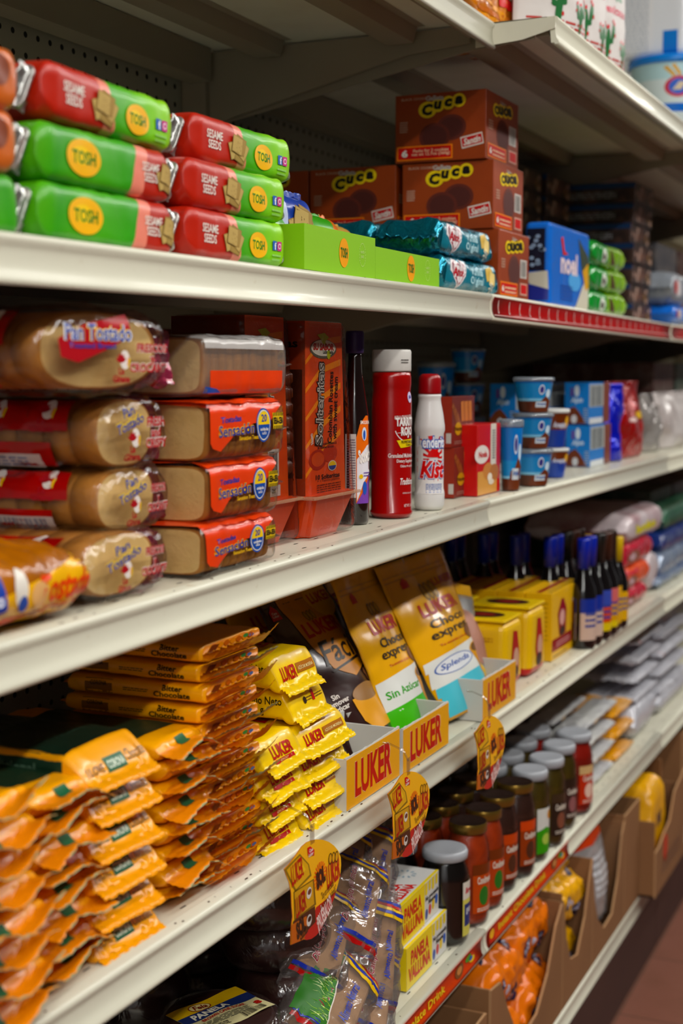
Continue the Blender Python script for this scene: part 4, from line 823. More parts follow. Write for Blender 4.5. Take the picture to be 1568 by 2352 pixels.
m.dec(f, poly([(-R*.35, H*.11), (R*.96, H*.11), (R*.96, H*.56), (R*.4, H*.565), (-R*.1, H*.52), (-R*.35, H*.45)]), ink('#e2722a'), 1.5); m.dec(f, poly([(-R*.3, H*.34), (R*.5, H*.41), (R*.96, H*.42), (R*.96, H*.28), (R*.2, H*.22), (-R*.3, H*.12)]), ink('#e9e6ec'), 2); m.dec(f, poly([(-R*.35, H*.11), (R*.96, H*.11), (R*.96, H*.28), (R*.4, H*.2)]), ink('#7a4aa8'), 2.5)
m.dec(f, text("Scott's", R*1.1, H*.075, 0, 0, .045), ink('#f2ece6'), 3.5, rot=.2, at=(R*.36, H*.36)); m.dec(f, text('EMULSION', R*.8, H*.018, R*.35, H*.53, .02), ink('#f5ece0'), 3); m.dec(f, ell(R*.25, H*.47, R*.2, H*.035), ink('#d9e0ee'), 3); m.dec(f, ell(R*.25, H*.465, R*.1, H*.025), ink('#2f57b0'), 3.6)
m.dec(f, ell(R*.3, H*.19, R*.18, H*.035), ink('#2f57b0'), 3.5); m.dec(f, ell(R*.0, H*.25, R*.15, H*.012), ink('#e6c02a'), 3.5); m.dec(f, lines(R*.2, R*.9, H*.25, H*.28, 2, 9), ink('#6a4a98'), 3)
m.build('bottle', r); m = M(); m.lathe([(0, .001), (R*.60, .001), (R*.62, .004), (R*.62, H*.115), (R*.58, H*.12), (0, H*.12)], pur, 40)
for k in range(40): a = k/40*2*pi; m.box(R*.615, R*.64, -.0006, .0006, .004, H*.11, pur, mtx=Matrix.Rotation(a, 4, 'Z'))
m.build('cap', r).location.z = H*.88; tag(r, 'dark syrup bottle with a purple cap and orange and purple label', 'bottle')
rdj = mat('red_plastic_jar', '#96101b', .22, coat=.6, bump=.05, bs=30); wcap = mat('white_plastic_cap', '#c9c6c1', .4, bump=.05, bs=40)
c, R = onshelf(898, 1193, 'B', 97); H = zx(885, 806, c.x)-c.z
r = empty('supplement_jar', (c.x, c.y, c.z+.001)); m = M()
m.lathe([(0, .003), (R*.8, .003), (R*.88, 0), (R*.98, .003), (R*1.02, H*.02), (R*1.02, H*.035), (R*.97, H*.045), (R*.96, H*.5), (R*.96, H*.70), (R*.90, H*.755), (R*.92, H*.78), (R*.94, H*.80), (R*.93, H*.84), (R*.90, H*.865), (R*.8, H*.87), (0, H*.87)], rdj, 64); m.freeze()
f = face_frame(0, .62); wh2 = ink('#e6dfdc')
m.dec(f, text('KOLA GRANULADA', R*1.0, H*.022, R*.34, H*.602, .01, .2), wh2, 1, rot=.05); m.dec(f, text('TARRITO\nROJO', R*1.25, H*.125, R*.36, H*.54, .05), wh2, 2, rot=.02)
m.dec(f, rays(R*.36, H*.55, R*.70, R*.75, 1, 1, pi*1.15, pi*1.9), wh2, 1); 
for k in range(20): a = pi*1.1+k/20*pi*.85; m.dec(f, rect(-.001, .0025, -.0005, .0005), wh2, 1, rot=a+pi/2, at=(R*.36+cos(a)*R*.74, H*.545+sin(a)*H*.09))
m.dec(f, poly([(-R*.3, H*.465), (R*.93, H*.475), (R*.93, H*.445), (R*.6, H*.43), (-R*.1, H*.42)]), ink('#dfc51f'), 1.5); m.dec(f, text('PROPRIETARY BLEND', R*.95, H*.018, R*.4, H*.455, .02), blk, 2.5); m.dec(f, text('FORMULA', R*.4, H*.01, R*.4, H*.437, .02), blk, 2.5)
m.dec(f, text('Granulated Multivitamin', R*1.5, H*.026, R*.1, H*.375, .015), wh2, 1); m.dec(f, text('Dietary Supplement', R*1.15, H*.025, R*.28, H*.34, .015), wh2, 1); m.dec(f, text('Children 4+ and Adults', R*.95, H*.015, R*.36, H*.312, .01), wh2, 1)
m.dec(f, text('Traditional', R*.95, H*.04, R*.36, H*.22, .02, .35), wh2, 1); m.dec(f, text('ARTIFICIAL KOLA NUT FLAVOR', R*.8, H*.009, R*.42, H*.15), wh2, 1); m.dec(f, text('NET WT. 11.6 OZ', R*.7, H*.018, R*.45, H*.075), wh2, 1)
m.dec(f, ell(R*.50, H*.72, R*.17, H*.033), ink('#cfc4e2'), 1); m.dec(f, text('JGB', R*.2, H*.025, R*.5, H*.72, .03), ink('#3a2f8a'), 2); m.build('jar', r)
m = M(); m.lathe([(0, 0), (R*.91, 0), (R*.93, .002), (R*.93, H*.118), (R*.88, H*.13), (0, H*.13)], wcap, 56); m.freeze(); m.dec(face_frame(0, .75), lines(R*.05, R*.5, H*.05, H*.08, 2, 3), ink('#55504c'), 1); m.build('cap', r).location.z = H*.872
tag(r, 'tall red plastic supplement jar with a white screw cap', 'jar')
whp = mat('white_plastic_bottle', '#dcdad8', .3, coat=.4, bump=.04, bs=40); rcp = mat('red_plastic_cap', '#8e1420', .3, coat=.3)
c, R = onshelf(985, 1174, 'B', 71); H = zx(976, 860, c.x)-c.z
r = empty('condensed_milk_bottle', (c.x, c.y, c.z+.001)); r.name = 'plastic_bottle'; m = M()
m.lathe([(0, 0), (R*.85, 0), (R*.98, .006), (R, .02), (R*.99, H*.12), (R*.93, H*.14), (R*.93, H*.56), (R, H*.585), (R*.99, H*.62), (R*.88, H*.71), (R*.74, H*.79), (R*.72, H*.82), (R*.76, H*.83), (R*.76, H*.845), (R*.7, H*.85), (0, H*.85)], whp, 56); m.freeze(); f = face_frame(0, .90)
rr_ = ink('#c82c28'); bb_ = ink('#1f57a8')
m.dec(f, rays(0, H*.38, R*.3, R*1.5, 12, .5, 0, 2*pi), rr_, 1); m.dec(f, ell(0, H*.39, R*.42, H*.06, a0=0, a1=pi), rr_, 2); m.dec(f, poly([(-R*.5, H*.29), (R*.5, H*.29), (R*.95, H*.12), (-R*.95, H*.12)]), ink('#e9e6e4'), 1.6)
m.dec(f, text('Lenderita', R*1.95, H*.10, 0, H*.50, .10), bb_, 2.4); m.dec(f, text('Lenderita', R*1.85, H*.085, 0, H*.50, .03), ink('#eceff5'), 3.2)
m.dec(f, text('Kist', R*1.7, H*.15, -R*.02, H*.30, .12, .2), bb_, 2.6); m.dec(f, text('Kist', R*1.65, H*.14, -R*.02, H*.30, .075, .2), ink('#eceff5'), 3.2); m.dec(f, text('Kist', R*1.6, H*.13, -R*.02, H*.30, .04, .2), rr_, 4); m.dec(f, lines(-R*.5, R*.6, H*.13, H*.20, 6, 12), bb_, 2.4); m.build('bottle', r)
m = M(); m.lathe([(0, 0), (R*.72, 0), (R*.74, .003), (R*.72, H*.11), (R*.66, H*.135), (R*.5, H*.15), (0, H*.152)], rcp, 48); m.build('cap', r).location.z = H*.848
tag(r, 'white plastic squeeze bottle with a dark red cap and red sunburst label', 'bottle')
for k, (dy_, dx_) in enumerate(((.10, .01), (.19, .015))):
    q = M(); q.lathe([(0, 0), (.03, 0), (.032, .004), (.032, .12), (.014, .16), (.014, .19), (0, .19)], syr, 32); q.lathe([(0, .19), (.018, .19), (.018, .215), (0, .215)], pur, 24); o = q.build('syrup_bottle', loc=(1.57+dx_, .06+dy_, zs('B', 1.57)+.001)); tag(o, 'dark bottle in deep shade behind the red jar, %s of two' % ('front', 'rear')[k], 'bottle')

# brown wafer-stick boxes and red biscuit box
wb = mat('brown_wafer_box', '#6b2a22', .35, coat=.4)
def wafer_stick_box(W, D_, H):
    m = M(); m.box(-W/2, W/2, -D_/2, D_/2, 0, H, wb, .001); f = FRONT(0, -D_/2, 0); l = LEFT(-W/2, 0, 0)
    m.dec(l, rect(-D_/2, D_/2, 0, H), ink('#9a3a2e', .35), .5); m.dec(l, rect(D_*.1, D_*.46, H*.08, H*.28), ink('#cfc6c0'), 1)
    for k in range(5): m.dec(f, rect(-W*.05, W*.05, -H*.2, H*.2), (ink('#c07a48'), ink('#a8633a'))[k % 2], 1+.1*k, rot=.12, at=(-W*.05+k*W*.09, H*.70))
    for k in range(5): m.dec(f, rect(-W*.04, W*.04, -H*.28, H*.22), (ink('#8f5230'), ink('#7a4226'))[k % 2], 1+.1*k, rot=.7, at=(-W*.38+k*W*.05, H*.68-k*H*.05))
    m.dec(f, ell(-W*.24, H*.36, W*.14, H*.13), ink('#c0922c'), 2); m.dec(f, text('Nucita', W*.3, H*.08, -W*.22, H*.36, .03), ink('#3a1510'), 3); m.dec(f, text('Barquillo\nChocolate', W*.34, H*.16, W*.25, H*.38, .02), ink('#b08a7c'), 2); m.dec(f, poly([(W*.3, H*.12), (W*.45, H*.22), (W*.48, H*.08), (W*.28, H*.06)]), ink('#2a1512'), 2); m.dec(f, lines(-W*.4, W*.2, H*.06, H*.14, 2, 5), ink('#9a7468'), 2)
    return Design(m.build('wafer_stick_box'))
y5 = .05; a, b_ = fx(1042, y5), fx(1096, y5); zb = zs('B', a)+.001; z_t = fz(1060, 910, y5); hb = (z_t-zb)/2; d5 = dyx(1010, a)-y5
WS = wafer_stick_box(b_-a, d5, hb*.995)
WS.put(((a+b_)/2, y5+d5/2, zb), 'brown wafer stick box beside the white squeeze bottle, lower of two', 'biscuit box'); WS.put(((a+b_)/2-.003, y5+d5/2+.004, zb+hb), 'brown wafer stick box beside the white squeeze bottle, upper of two', 'biscuit box', rz=.02)
rb = mat('red_biscuit_box', '#c0242a', .35, coat=.4)
y6 = .03; a = fx(1095, y6); b_ = fx(1147, y6); zb = zs('B', a)+.001; hb = fz(1120, 974, y6)-zb; W = b_-a
m = M(); m.box(0, W, 0, .05, 0, hb, rb, .001); f = FRONT(0, 0, 0); m.dec(f, rect(W*.56, W*.8, hb*.4, hb), ink('#dcd6c8'), 1); m.dec(f, lines(W*.62, W*.76, hb*.5, hb*.93, 12, 5), ink('#4a4440'), 2); m.dec(f, ell(W*.18, hb*.58, W*.30, hb*.13), ink('#e6ded8'), 1.5); m.dec(f, text('Noela', W*.36, hb*.09, W*.22, hb*.58, .03), ink('#c0242a'), 2.5)
m.dec(f, rect(0.001, W*.84, 0.001, hb*.34), ink('#d29a5a'), 1.2); m.dec(f, ell(W*.45, hb*.33, W*.22, hb*.12), ink('#c5834a'), 1.6); m.dec(f, ell(W*.72, hb*.3, W*.2, hb*.12), ink('#b0713c'), 1.9); m.dec(f, ell(W*.52, hb*.24, W*.1, hb*.06), ink('#ece2d2'), 2.6); m.dec(f, ell(W*.58, hb*.17, W*.12, hb*.04), ink('#e2d6c4'), 2.8)
o = m.build('biscuit_box', loc=(a, y6, zb)); tag(o, 'red and tan coconut biscuit box in front of the blue tubs', 'biscuit box')

# dessert tubs and blue cartons
tb_b = mat('blue_tub_print', bands=[(0, '#5a2f1f'), (.018, '#8fd0ee'), (.022, '#1f8fd0'), (.045, '#1576c4')], axis=2, tilt=.0, rough=.28, coat=.5); lidc = film('clear_lid', base=.12, rough=.15, bump=.2, haze=.45, hazecol='#aab4bd'); lidw = mat('white_lid', '#dcdcd9', .35, coat=.3)
tb_n = mat('brown_tub_print', bands=[(0, '#1b3f9c'), (.022, '#203f9a'), (.030, '#6b3018'), (.06, '#7a3a1e')], axis=2, rough=.28, coat=.5)
def tub(R, H, kind):
    r = empty('dessert_tub'); bm_ = tb_b if kind != 'brown' else tb_n; m = M(); m.lathe([(0, 0), (R*.66, 0), (R*.70, .003), (R*.93, H*.9), (R*.95, H*.92), (0, H*.92)], bm_, 44); m.freeze(); f = face_frame(0, .75)
    if kind != 'brown':
        m.dec(f, ell(-R*.05, H*.66, R*.16, H*.14), ink('#d5dce9'), 1); m.dec(f, ell(-R*.05, H*.66, R*.11, H*.1), ink('#34307c'), 2); m.dec(f, ell(R*.35, H*.55, R*.15, H*.12), ink('#cfe3f0'), 1); m.dec(f, poly([(-R*.5, H*.1), (-R*.4, H*.28), (-R*.1, H*.32), (R*.2, H*.48), (R*.7, H*.3), (R*.7, H*.02), (-R*.5, H*.02)]), ink('#6a3520'), 1.5); m.dec(f, rect(-R*.3, R*.25, H*.16, H*.32), ink('#cfd9e0'), 2.2); m.dec(f, text('Arequipe', R*.5, H*.1, 0, H*.25, .02), ink('#2a57a0'), 3)
    else: m.dec(f, text('Arequipe', R*1.0, H*.2, 0, H*.58, .03), ink('#d5d8e8'), 2); m.dec(f, ell(R*.5, H*.68, R*.2, H*.14), ink('#dca94e'), 2.4)
    m.build('cup', r); m = M(); m.lathe([(0, .002), (R*.9, .002), (R*.98, 0), (R, .002), (R, H*.07), (R*.97, H*.10), (R*.9, H*.11), (R*.88, H*.07), (0, H*.07)], lidw if kind == 'brown' else lidc, 44); m.build('lid', r).location.z = H*.9; return Design(r)
def tubstack(px, pyb, wpx, tops, design_kind, lbl, z=None, yoff=0, Hh=None):
    c, R = onshelf(px, pyb, 'B', wpx, z); c.y += yoff; zz = c.z+.001
    for k, pt in enumerate(tops):
        zt = zx(px, pt, c.x); D0 = tub(R, max(.02, (zt-zz)*.985), design_kind); D0.put((c.x, c.y, zz), lbl % ORD[k] if '%s' in lbl else lbl, 'dessert tub'); zz = zt+.0005
    return c, R
tubstack(1222, 1120, 96, (1030, 948, 866), 'blue', 'clear-lidded blue dessert tub in the front stack, %s'); 
tubstack(1172, 1130, 58, (962,), 'blue', 'tall blue dessert cup with a clear lid beside the red biscuit box')
tubstack(1270, 1100, 72, (1028, 938), 'brown', 'brown and blue tub with a white lid, %s')
tubstack(1000, 1080, 92, (960, 830), 'blue', 'tall blue cup behind the white squeeze bottle, %s')
tubstack(1072, 1075, 84, (955, 878, 800), 'blue', 'blue dessert tub behind the brown wafer boxes, %s')
bc = mat('blue_carton', bands=[(0, '#6a3a26'), (.02, '#2d86cc'), (.03, '#1f78c4')], axis=2, tilt=.0, rough=.35, coat=.3)
y7 = .05; a = fx(1352, y7); b_ = fx(1398, y7); d7 = dyx(1296, a)-y7; zb = zs('B', a)+.001; hh = (fz(1370, 876, y7)-zb)/2
m = M(); W = b_-a; m.box(0, W, 0, d7, 0, hh*.97, mat('blue_carton_plain', '#1f78c4', .35, coat=.3), .001); l = LEFT(0, d7/2, 0); f = FRONT(0, 0, 0)
m.dec(l, poly([(-d7*.5, 0.001), (d7*.4, .001), (d7*.1, hh*.3), (-d7*.1, hh*.42), (-d7*.3, hh*.36), (-d7*.5, hh*.2)]), ink('#6a3520'), 1); m.dec(l, ell(d7*.0, hh*.78, d7*.1, hh*.13), ink('#d8e4ee'), 1.5); m.dec(l, rect(-d7*.25, -d7*.15, hh*.65, hh*.85), ink('#6a3c8a'), 1.5); m.dec(l, text('Alpin', d7*.5, hh*.16, d7*.0, hh*.55, .03, .3), ink('#cfe2f2'), 2); m.dec(l, ell(-d7*.1, hh*.12, d7*.12, hh*.1), ink('#cfd2d6'), 2); m.dec(l, lines(d7*.28, d7*.48, hh*.05, hh*.4, 6, 4), ink('#a8b4c8'), 2)
m.dec(f, rect(0.001, W*.98, hh*.40, hh*.93), ink('#b9bcb9'), 1); m.dec(f, bars(W*.05, W*.62, hh*.42, hh*.90, 9, 3), ink('#5c6266'), 2); m.dec(f, rect(W*.68, W, .0, hh*.97), ink('#7a3f2c'), 2.5); m.dec(f, rect(0.001, W*.66, .0, hh*.14), ink('#d9dde0'), 2)
BCN = Design(m.build('dessert_carton')); BCN.put((a, y7, zb), 'blue dessert carton with a barcode end, lower of the front pair', 'dessert carton'); BCN.put((a+.003, y7+.004, zb+hh), 'blue dessert carton with a barcode end, upper of the front pair', 'dessert carton')
for k in range(2): BCN.put((a-.01, y7+d7+.03, zb+k*hh), 'blue dessert carton in the shade behind the tubs, %s' % ('lower', 'upper')[k], 'dessert carton')
for k in range(2): BCN.put((a-.22, y7+d7+.03, zb+k*hh), 'dark blue dessert carton behind the stacked tubs, %s of the rear pair' % ('lower', 'upper')[k], 'dessert carton')
# foil candy bags
def crumple(px0, px1, pt, pb, y, d_, mt, seed, label, cat, sk='B', wr=.012, fn=None, name='candy_bag', rz=0, z=None):
    a, b_ = fx(px0, y), fx(px1, y); z0 = (zs(sk, a)+.002) if z is None else z; H = fz((px0+px1)/2, pt, y)-z0
    m = M(); pouch(m, b_-a, H, d_, mt, seed=seed, wr=wr, seal=.06, pinch=.05)
    if fn: m.freeze(); fn(m, FRONT(0, -d_-.05, 0), b_-a, H)
    o = m.build(name, loc=((a+b_)/2, y+d_/2, z0)); o.rotation_euler.z = rz; return tag(o, label, cat)
bfo = mat('blue_foil', '#1420c0', .22, .35, coat=.6, bump=2, bs=40, dist_=2); rfo = mat('red_foil', '#a8141c', .22, .3, coat=.6, bump=2, bs=36, dist_=2)
crumple(1392, 1424, 882, 1080, .05, .05, bfo, 3, 'crumpled shiny blue foil candy bag beside the blue cartons', 'candy bag', rz=-.5)
def rdf(m, f, W, H): m.dec(f, rect(W*.1, W*.46, H*.05, H*.45), ink('#9a2420'), 1); m.dec(f, ell(W*.2, H*.55, W*.2, H*.05), ink('#d8b02a'), 1.5); m.dec(f, ell(-W*.1, H*.5, W*.1, H*.03), ink('#e2c8c4'), 1.5)
crumple(1422, 1492, 876, 1078, .04, .07, rfo, 6, 'crumpled shiny red foil candy bag right of the blue one', 'candy bag', fn=rdf)
sfo = mat('clear_silver_bag', '#a9a4a0', .2, .35, coat=.6, bump=2.2, bs=30, dist_=2, var=.7, var2='#3c2f2c', vs=22)
crumple(1492, 1530, 905, 1062, .05, .06, sfo, 9, 'clear silvery candy bag next to the red foil bag', 'candy bag'); crumple(1528, 1600, 900, 1050, .04, .07, mat('white_candy_bag', '#c9c2c0', .3, coat=.5, bump=1.5, bs=26, var=.6, var2='#6a4f4a', vs=15), 12, 'whitish candy bag at the right edge of the bread shelf', 'candy bag')
q = M(); q.lathe([(0, 0), (.028, 0), (.028, .1), (.012, .14), (.012, .17), (0, .17)], syr, 28); q.lathe([(0, .17), (.02, .17), (.02, .2), (0, .2)], mat('maroon_cap', '#4a1412', .4), 24); X_ = fx(1512, .20); o = q.build('syrup_bottle', loc=(X_, .20, zs('B', X_)+.001)); tag(o, 'dark brown bottle rising behind the foil candy bags', 'bottle')
# ================================================================== CHOCOLATE SHELF
ck = dict(rough=.28, coat=.5, bump=.45, bs=26)
cy1 = mat('amber_wrap', '#f0a90f', **ck, var=.2, var2='#dd8f0a', vs=10); cfin = mat('amber_fin', '#eda210', .3, coat=.4, bump=.3, bs=60); corf = mat('orange_fin', '#dd8a10', .35, coat=.3, bump=.3, bs=50)
cedge = mat('wrap_cut_edge', '#a9ac86', .5); ly1 = mat('lemon_wrap', '#f2cd0c', **ck, var=.2, var2='#d2a208', vs=10)
dgreen, cyell = ink('#1e5a3a', .4), ink('#e0a716')
def flowc(m, W, L_, H, mt, finm, seed, fin, fzf, curl=0, droop=0, e=.018, ripple=.0006, wr=.0016, hend=.0006):
    flow(m, L_, W, H, mt, 'y', fin=(fin, .006), fzz=(fzf, 0), e=(e, .02), n=5, seed=seed, wr=wr, curl=curl, droop=(droop, 0), finmat=finm, ripple=ripple, wend=.95, nseg=52, pleat=.0008, nb=14, hend=hend, zig=.0022)
def choc_label(W, L_, H, seed):        # folded end with printed label, pleated fin at the bottom
    m = M(); flowc(m, W, L_, H*.97, cy1, cfin, seed, .009, -.9, droop=-.0045, curl=.0012, e=.024, ripple=.0009); m.freeze(); f = FRONT(0, -L_, 0); l = LEFT(-W, 0, 0)
    m.dec(f, text('I LOVE', W*.24, H*.22, -W*.31, H*.40, .015, .2), ink('#5a3210'), 1.5); m.dec(f, rect(-W*.16, W*.12, H*.22, H*.60), dgreen, 1.5); m.dec(f, text('CORONA', W*.24, H*.22, -W*.02, H*.41, .03), ink('#d9e6d2'), 2.5); m.dec(f, text('Chocolate', W*.29, H*.30, W*.29, H*.46, -.0, .3), ink('#6a4a12'), 1.5)
    m.dec(l, rect(-L_*.42, L_*.38, H*.12, H*.9), ink('#12301f', .5), 1); m.dec(l, text('Tradicional', L_*.3, H*.32, L_*.1, H*.45, .02), ink('#5f7a66'), 2); m.dec(l, text('CORONA', L_*.22, H*.3, -L_*.24, H*.5, .03), ink('#5f7a66'), 2)
    t = TOP(0, 0, H*2); m.dec(t, rect(-W*.46, W*.46, -L_*.38, L_*.40), ink('#10261a', .4), 1); m.dec(t, text('CORONA', W*.8, L_*.12, 0, L_*.12, .03), ink('#3f4f44'), 2); m.dec(t, text('Tradicional', W*.6, L_*.06, 0, -L_*.2, .02), ink('#3f5a48'), 2)
    return Design(m.build('chocolate_packet'))
def choc_flap(W, L_, H, seed, curl=.009, edge=True):
    m = M(); flowc(m, W, L_, H*.95, cy1, corf, seed, .020, .1, curl=curl, droop=.002, e=.012, ripple=.0004, hend=H*.12)
    k0 = m.mi(cedge); m.bm.faces.ensure_lookup_table(); ym = min(v.co.y for v in m.bm.verts)
    for fc in m.bm.faces:
        if fc.calc_center_median().y < ym+.0016: fc.material_index = k0
    m.freeze(); l = LEFT(-W, 0, 0); t = TOP(0, 0, H*2); m.dec(t, rect(-W*.12, W*.06, -L_*.5-.006, -L_*.5+.003), dgreen, 1.2); m.dec(l, rect(-L_*.40, L_*.30, H*.15, H*.85), ink('#b87b10', .4), 1)
    m.dec(t, rect(-W*.4, W*.4, -L_*.36, L_*.3), ink('#17301f', .4), 1); return Design(m.build('chocolate_packet'))
def choc_bitter(W, L_, H, seed):
    r = empty('chocolate_packet'); m = M(); flowc(m, W, L_, H*.96, cy1, corf, seed, .0001, 0, e=.003, ripple=0, wr=.0012, hend=H*.38); m.freeze(); l = LEFT(-W, 0, 0); f = FRONT(0, -L_, 0)
    m.dec(l, text('Bitter\nChocolate', L_*.26, H*.60, L_*.27, H*.53, .03), ink('#2a1808'), 1.2); m.dec(l, rect(-L_*.36, -L_*.16, H*.15, H*.85), ink('#8a5a10', .4), 1); m.dec(l, text('CORONA', L_*.12, H*.22, -L_*.26, H*.65, .02), ink('#2a2010'), 2); m.dec(l, lines(-L_*.08, L_*.1, H*.4, H*.6, 2, 5), ink('#6a4510'), 1)
    for k in range(7): m.dec(f, ell(-W*.3+k*W*.1, H*.68, W*.045, H*.14), ink(('#b8611a', '#d98a1a')[k % 2]), 1.2+.05*k)
    m.dec(f, poly([(-W*.42, H*.45), (-W*.34, H*.8), (-W*.22, H*.75), (-W*.3, H*.42)]), ink('#6a2f12'), 1.5); m.dec(f, ell(W*.22, H*.72, W*.045, H*.1), ink('#3f8a4a'), 1.5); m.dec(f, ell(W*.32, H*.66, W*.04, H*.08), ink('#4a6fa8'), 1.5)
    m.build('wrapper', r)
    # folded end: a loose flap of film standing off the end, with a ragged cut edge
    b = bmesh.new(); nx, nz = 26, 6; gr = {}
    for i in range(nx+1):
        for j in range(nz+1):
            u = -1+2*i/nx; t = j/nz; x = u*W*.49; nzv = noise.noise(Vector((x*38, seed*2.7, t)))
            gr[i, j] = b.verts.new((x+t*.004*u, -L_/2-.0015-t*.018+nzv*.002*t, H*(.12+.30*t+.25*t*t)+nzv*.005*t+(.0014*(i % 2) if j == nz else 0)+u*u*.004*t+u*.004*t))
    for i in range(nx):
        for j in range(nz):
            fq = b.faces.new((gr[i, j], gr[i+1, j], gr[i+1, j+1], gr[i, j+1])); fq.smooth = True; fq.material_index = 1 if j == nz-1 else 0
    bmesh.ops.solidify(b, geom=b.faces[:], thickness=.0004); mm = M(); mm.add(b, [corf, cy1 if seed % 2 else cedge]); mm.build('end_flap', r)
    return Design(r)
def col(D_, n, px0, px1, yb, H, name, R, jx=.003, jy=.004, grp=None, z0=None, L_=.2, fr=1):
    a, b_ = fx(px0, yb), fx(px1, yb); xc = (a+b_)/2; z = (zs('C', xc)+.0015) if z0 is None else z0
    for k in range(n):
        D_[k % len(D_)].put((xc+R.uniform(-jx, jx), yb+L_/2+R.uniform(-jy, jy), z+k*H), name % ORD[k], 'chocolate packet', grp, rz=R.uniform(-.03, .03), ry=R.uniform(-.012, .012))
    return xc, z+n*H
R = random.Random(12)
wA = lambda p0, p1, y: fx(p1, y)-fx(p0, y)
y0c = .022
fl = [choc_flap(wA(58, 212, y0c), .2, .0205, s, .010) for s in (31, 32, 33)]
col(fl, 8, 58, 212, y0c, .0193, 'amber packet with ragged end flap, second stack from the left, %s', R, .005)
fl0 = [choc_flap(.11, .2, .022, s, .014) for s in (41, 42)]
a = fx(40, y0c); 
for k in range(8): fl0[k % 2].put((a-.058+R.uniform(-.004, .004), y0c+.088+R.uniform(-.008, .004), zs('C', a)+.0015+k*.0215), 'crumpled amber packet, stack at the left edge, %s' % ORD[k], 'chocolate packet', rz=R.uniform(-.08, .05), ry=R.uniform(-.05, .03))
lb = [choc_label(wA(205, 356, y0c), .2, .0285, s) for s in (51, 52)]
col(lb, 6, 205, 356, y0c-.004, .0288, 'amber packet with green label on its end, %s of stack', R, .004)
f3 = [choc_flap(wA(366, 476, y0c), .2, .0192, s, .008) for s in (61, 62, 63)]
col(f3, 8, 366, 476, y0c+.004, .0192, 'amber packet with wavy flap, stack left of the tallest, %s', R, .004)
bt = [choc_bitter(wA(462, 598, y0c), .150, .0190, s) for s in (71, 72, 73)]
col(bt, 12, 460, 592, y0c+.006, .0192, 'amber bitter chocolate packet in the tallest stack, %s', R, .004, L_=.150)
# lemon yellow sugar-chocolate blocks
def luker_pack(W, L_, H, seed, kind):
    m = M(); flowc(m, W, L_, H*.97, ly1, ly1, seed, .010, -.85, droop=-.006, curl=.002, e=.014, ripple=.0010, wr=.002); m.freeze(); f = FRONT(0, -L_, 0); l = LEFT(-W, 0, 0); t = TOP(0, 0, H*2); rd = ink('#b0201c')
    if kind == 'm':
        m.dec(f, text('LUKER', W*.36, H*.40, -W*.22, H*.44, .03), rd, 2); m.dec(f, rect(-W*.02, W*.42, H*.34, H*.62), ink('#a8681c'), 1.5); m.dec(f, text('AZÚCAR MORENA', W*.38, H*.13, W*.20, H*.48, .01), ink('#ecd9a0'), 2.5)
    elif kind == 't':
        m.dec(f, text('LUKER', W*.5, H*.42, 0, H*.52, .03), rd, 2); m.dec(f, rect(-W*.22, W*.24, H*.14, H*.27), rd, 1.5); m.dec(f, text('TRADICIONAL', W*.4, H*.08, .0, H*.205, .01), ink('#ecd9a0'), 2.5)
    else: m.dec(f, lines(-W*.1, W*.4, H*.45, H*.6, 2, 5), ink('#7a5a10'), 1.5); m.dec(f, ell(-W*.1, H*.5, W*.04, H*.1), ink('#2a1a10'), 2); m.dec(f, rect(W*.1, W*.16, H*.4, H*.7), ink('#b0201c'), 2)
    m.dec(l, text('Contenido Neto\n500 g', L_*.42, H*.6, L_*.20, H*.46, .015), ink('#2c210c'), 1.2)
    m.dec(t, text('LUKER', W*.8, L_*.14, 0, -L_*.12, .03), rd, 1.2); return Design(m.build('chocolate_block'))
w5 = wA(598, 690, y0c); P5 = [luker_pack(w5, .16, .0285, 81, 't'), luker_pack(w5, .16, .0285, 82, 't')]
w6 = wA(692, 800, y0c); P6 = [luker_pack(w6, .16, .0285, 83, 'm'), luker_pack(w6, .16, .0285, 84, 'm')]
xc5, zt5 = col(P5, 4, 600, 688, .020, .0275, 'lemon yellow chocolate block right of the tallest amber stack, %s', R, .004, L_=.16)
xc6, zt6 = col(P6, 4, 694, 802, .018, .0268, 'lemon yellow chocolate block beside the first cardboard tray, %s', R, .005, L_=.16)
w7 = wA(650, 735, .03); P7 = luker_pack(w7*1.02, .15, .036, 86, 'm'); P8 = luker_pack(w7*1.02, .15, .036, 87, 'b')
xm = fx(700, .03); zt5 = max(zt5, zt6)
P8.put((xm+.012, .105, zt5+.002), 'large lemon yellow chocolate block just below the topmost one', 'chocolate packet', rz=.03)
P7.put((xm+.002, .112, zt5+.038), 'large lemon yellow chocolate block, topmost, its weight printed on its side', 'chocolate packet', rz=-.02)

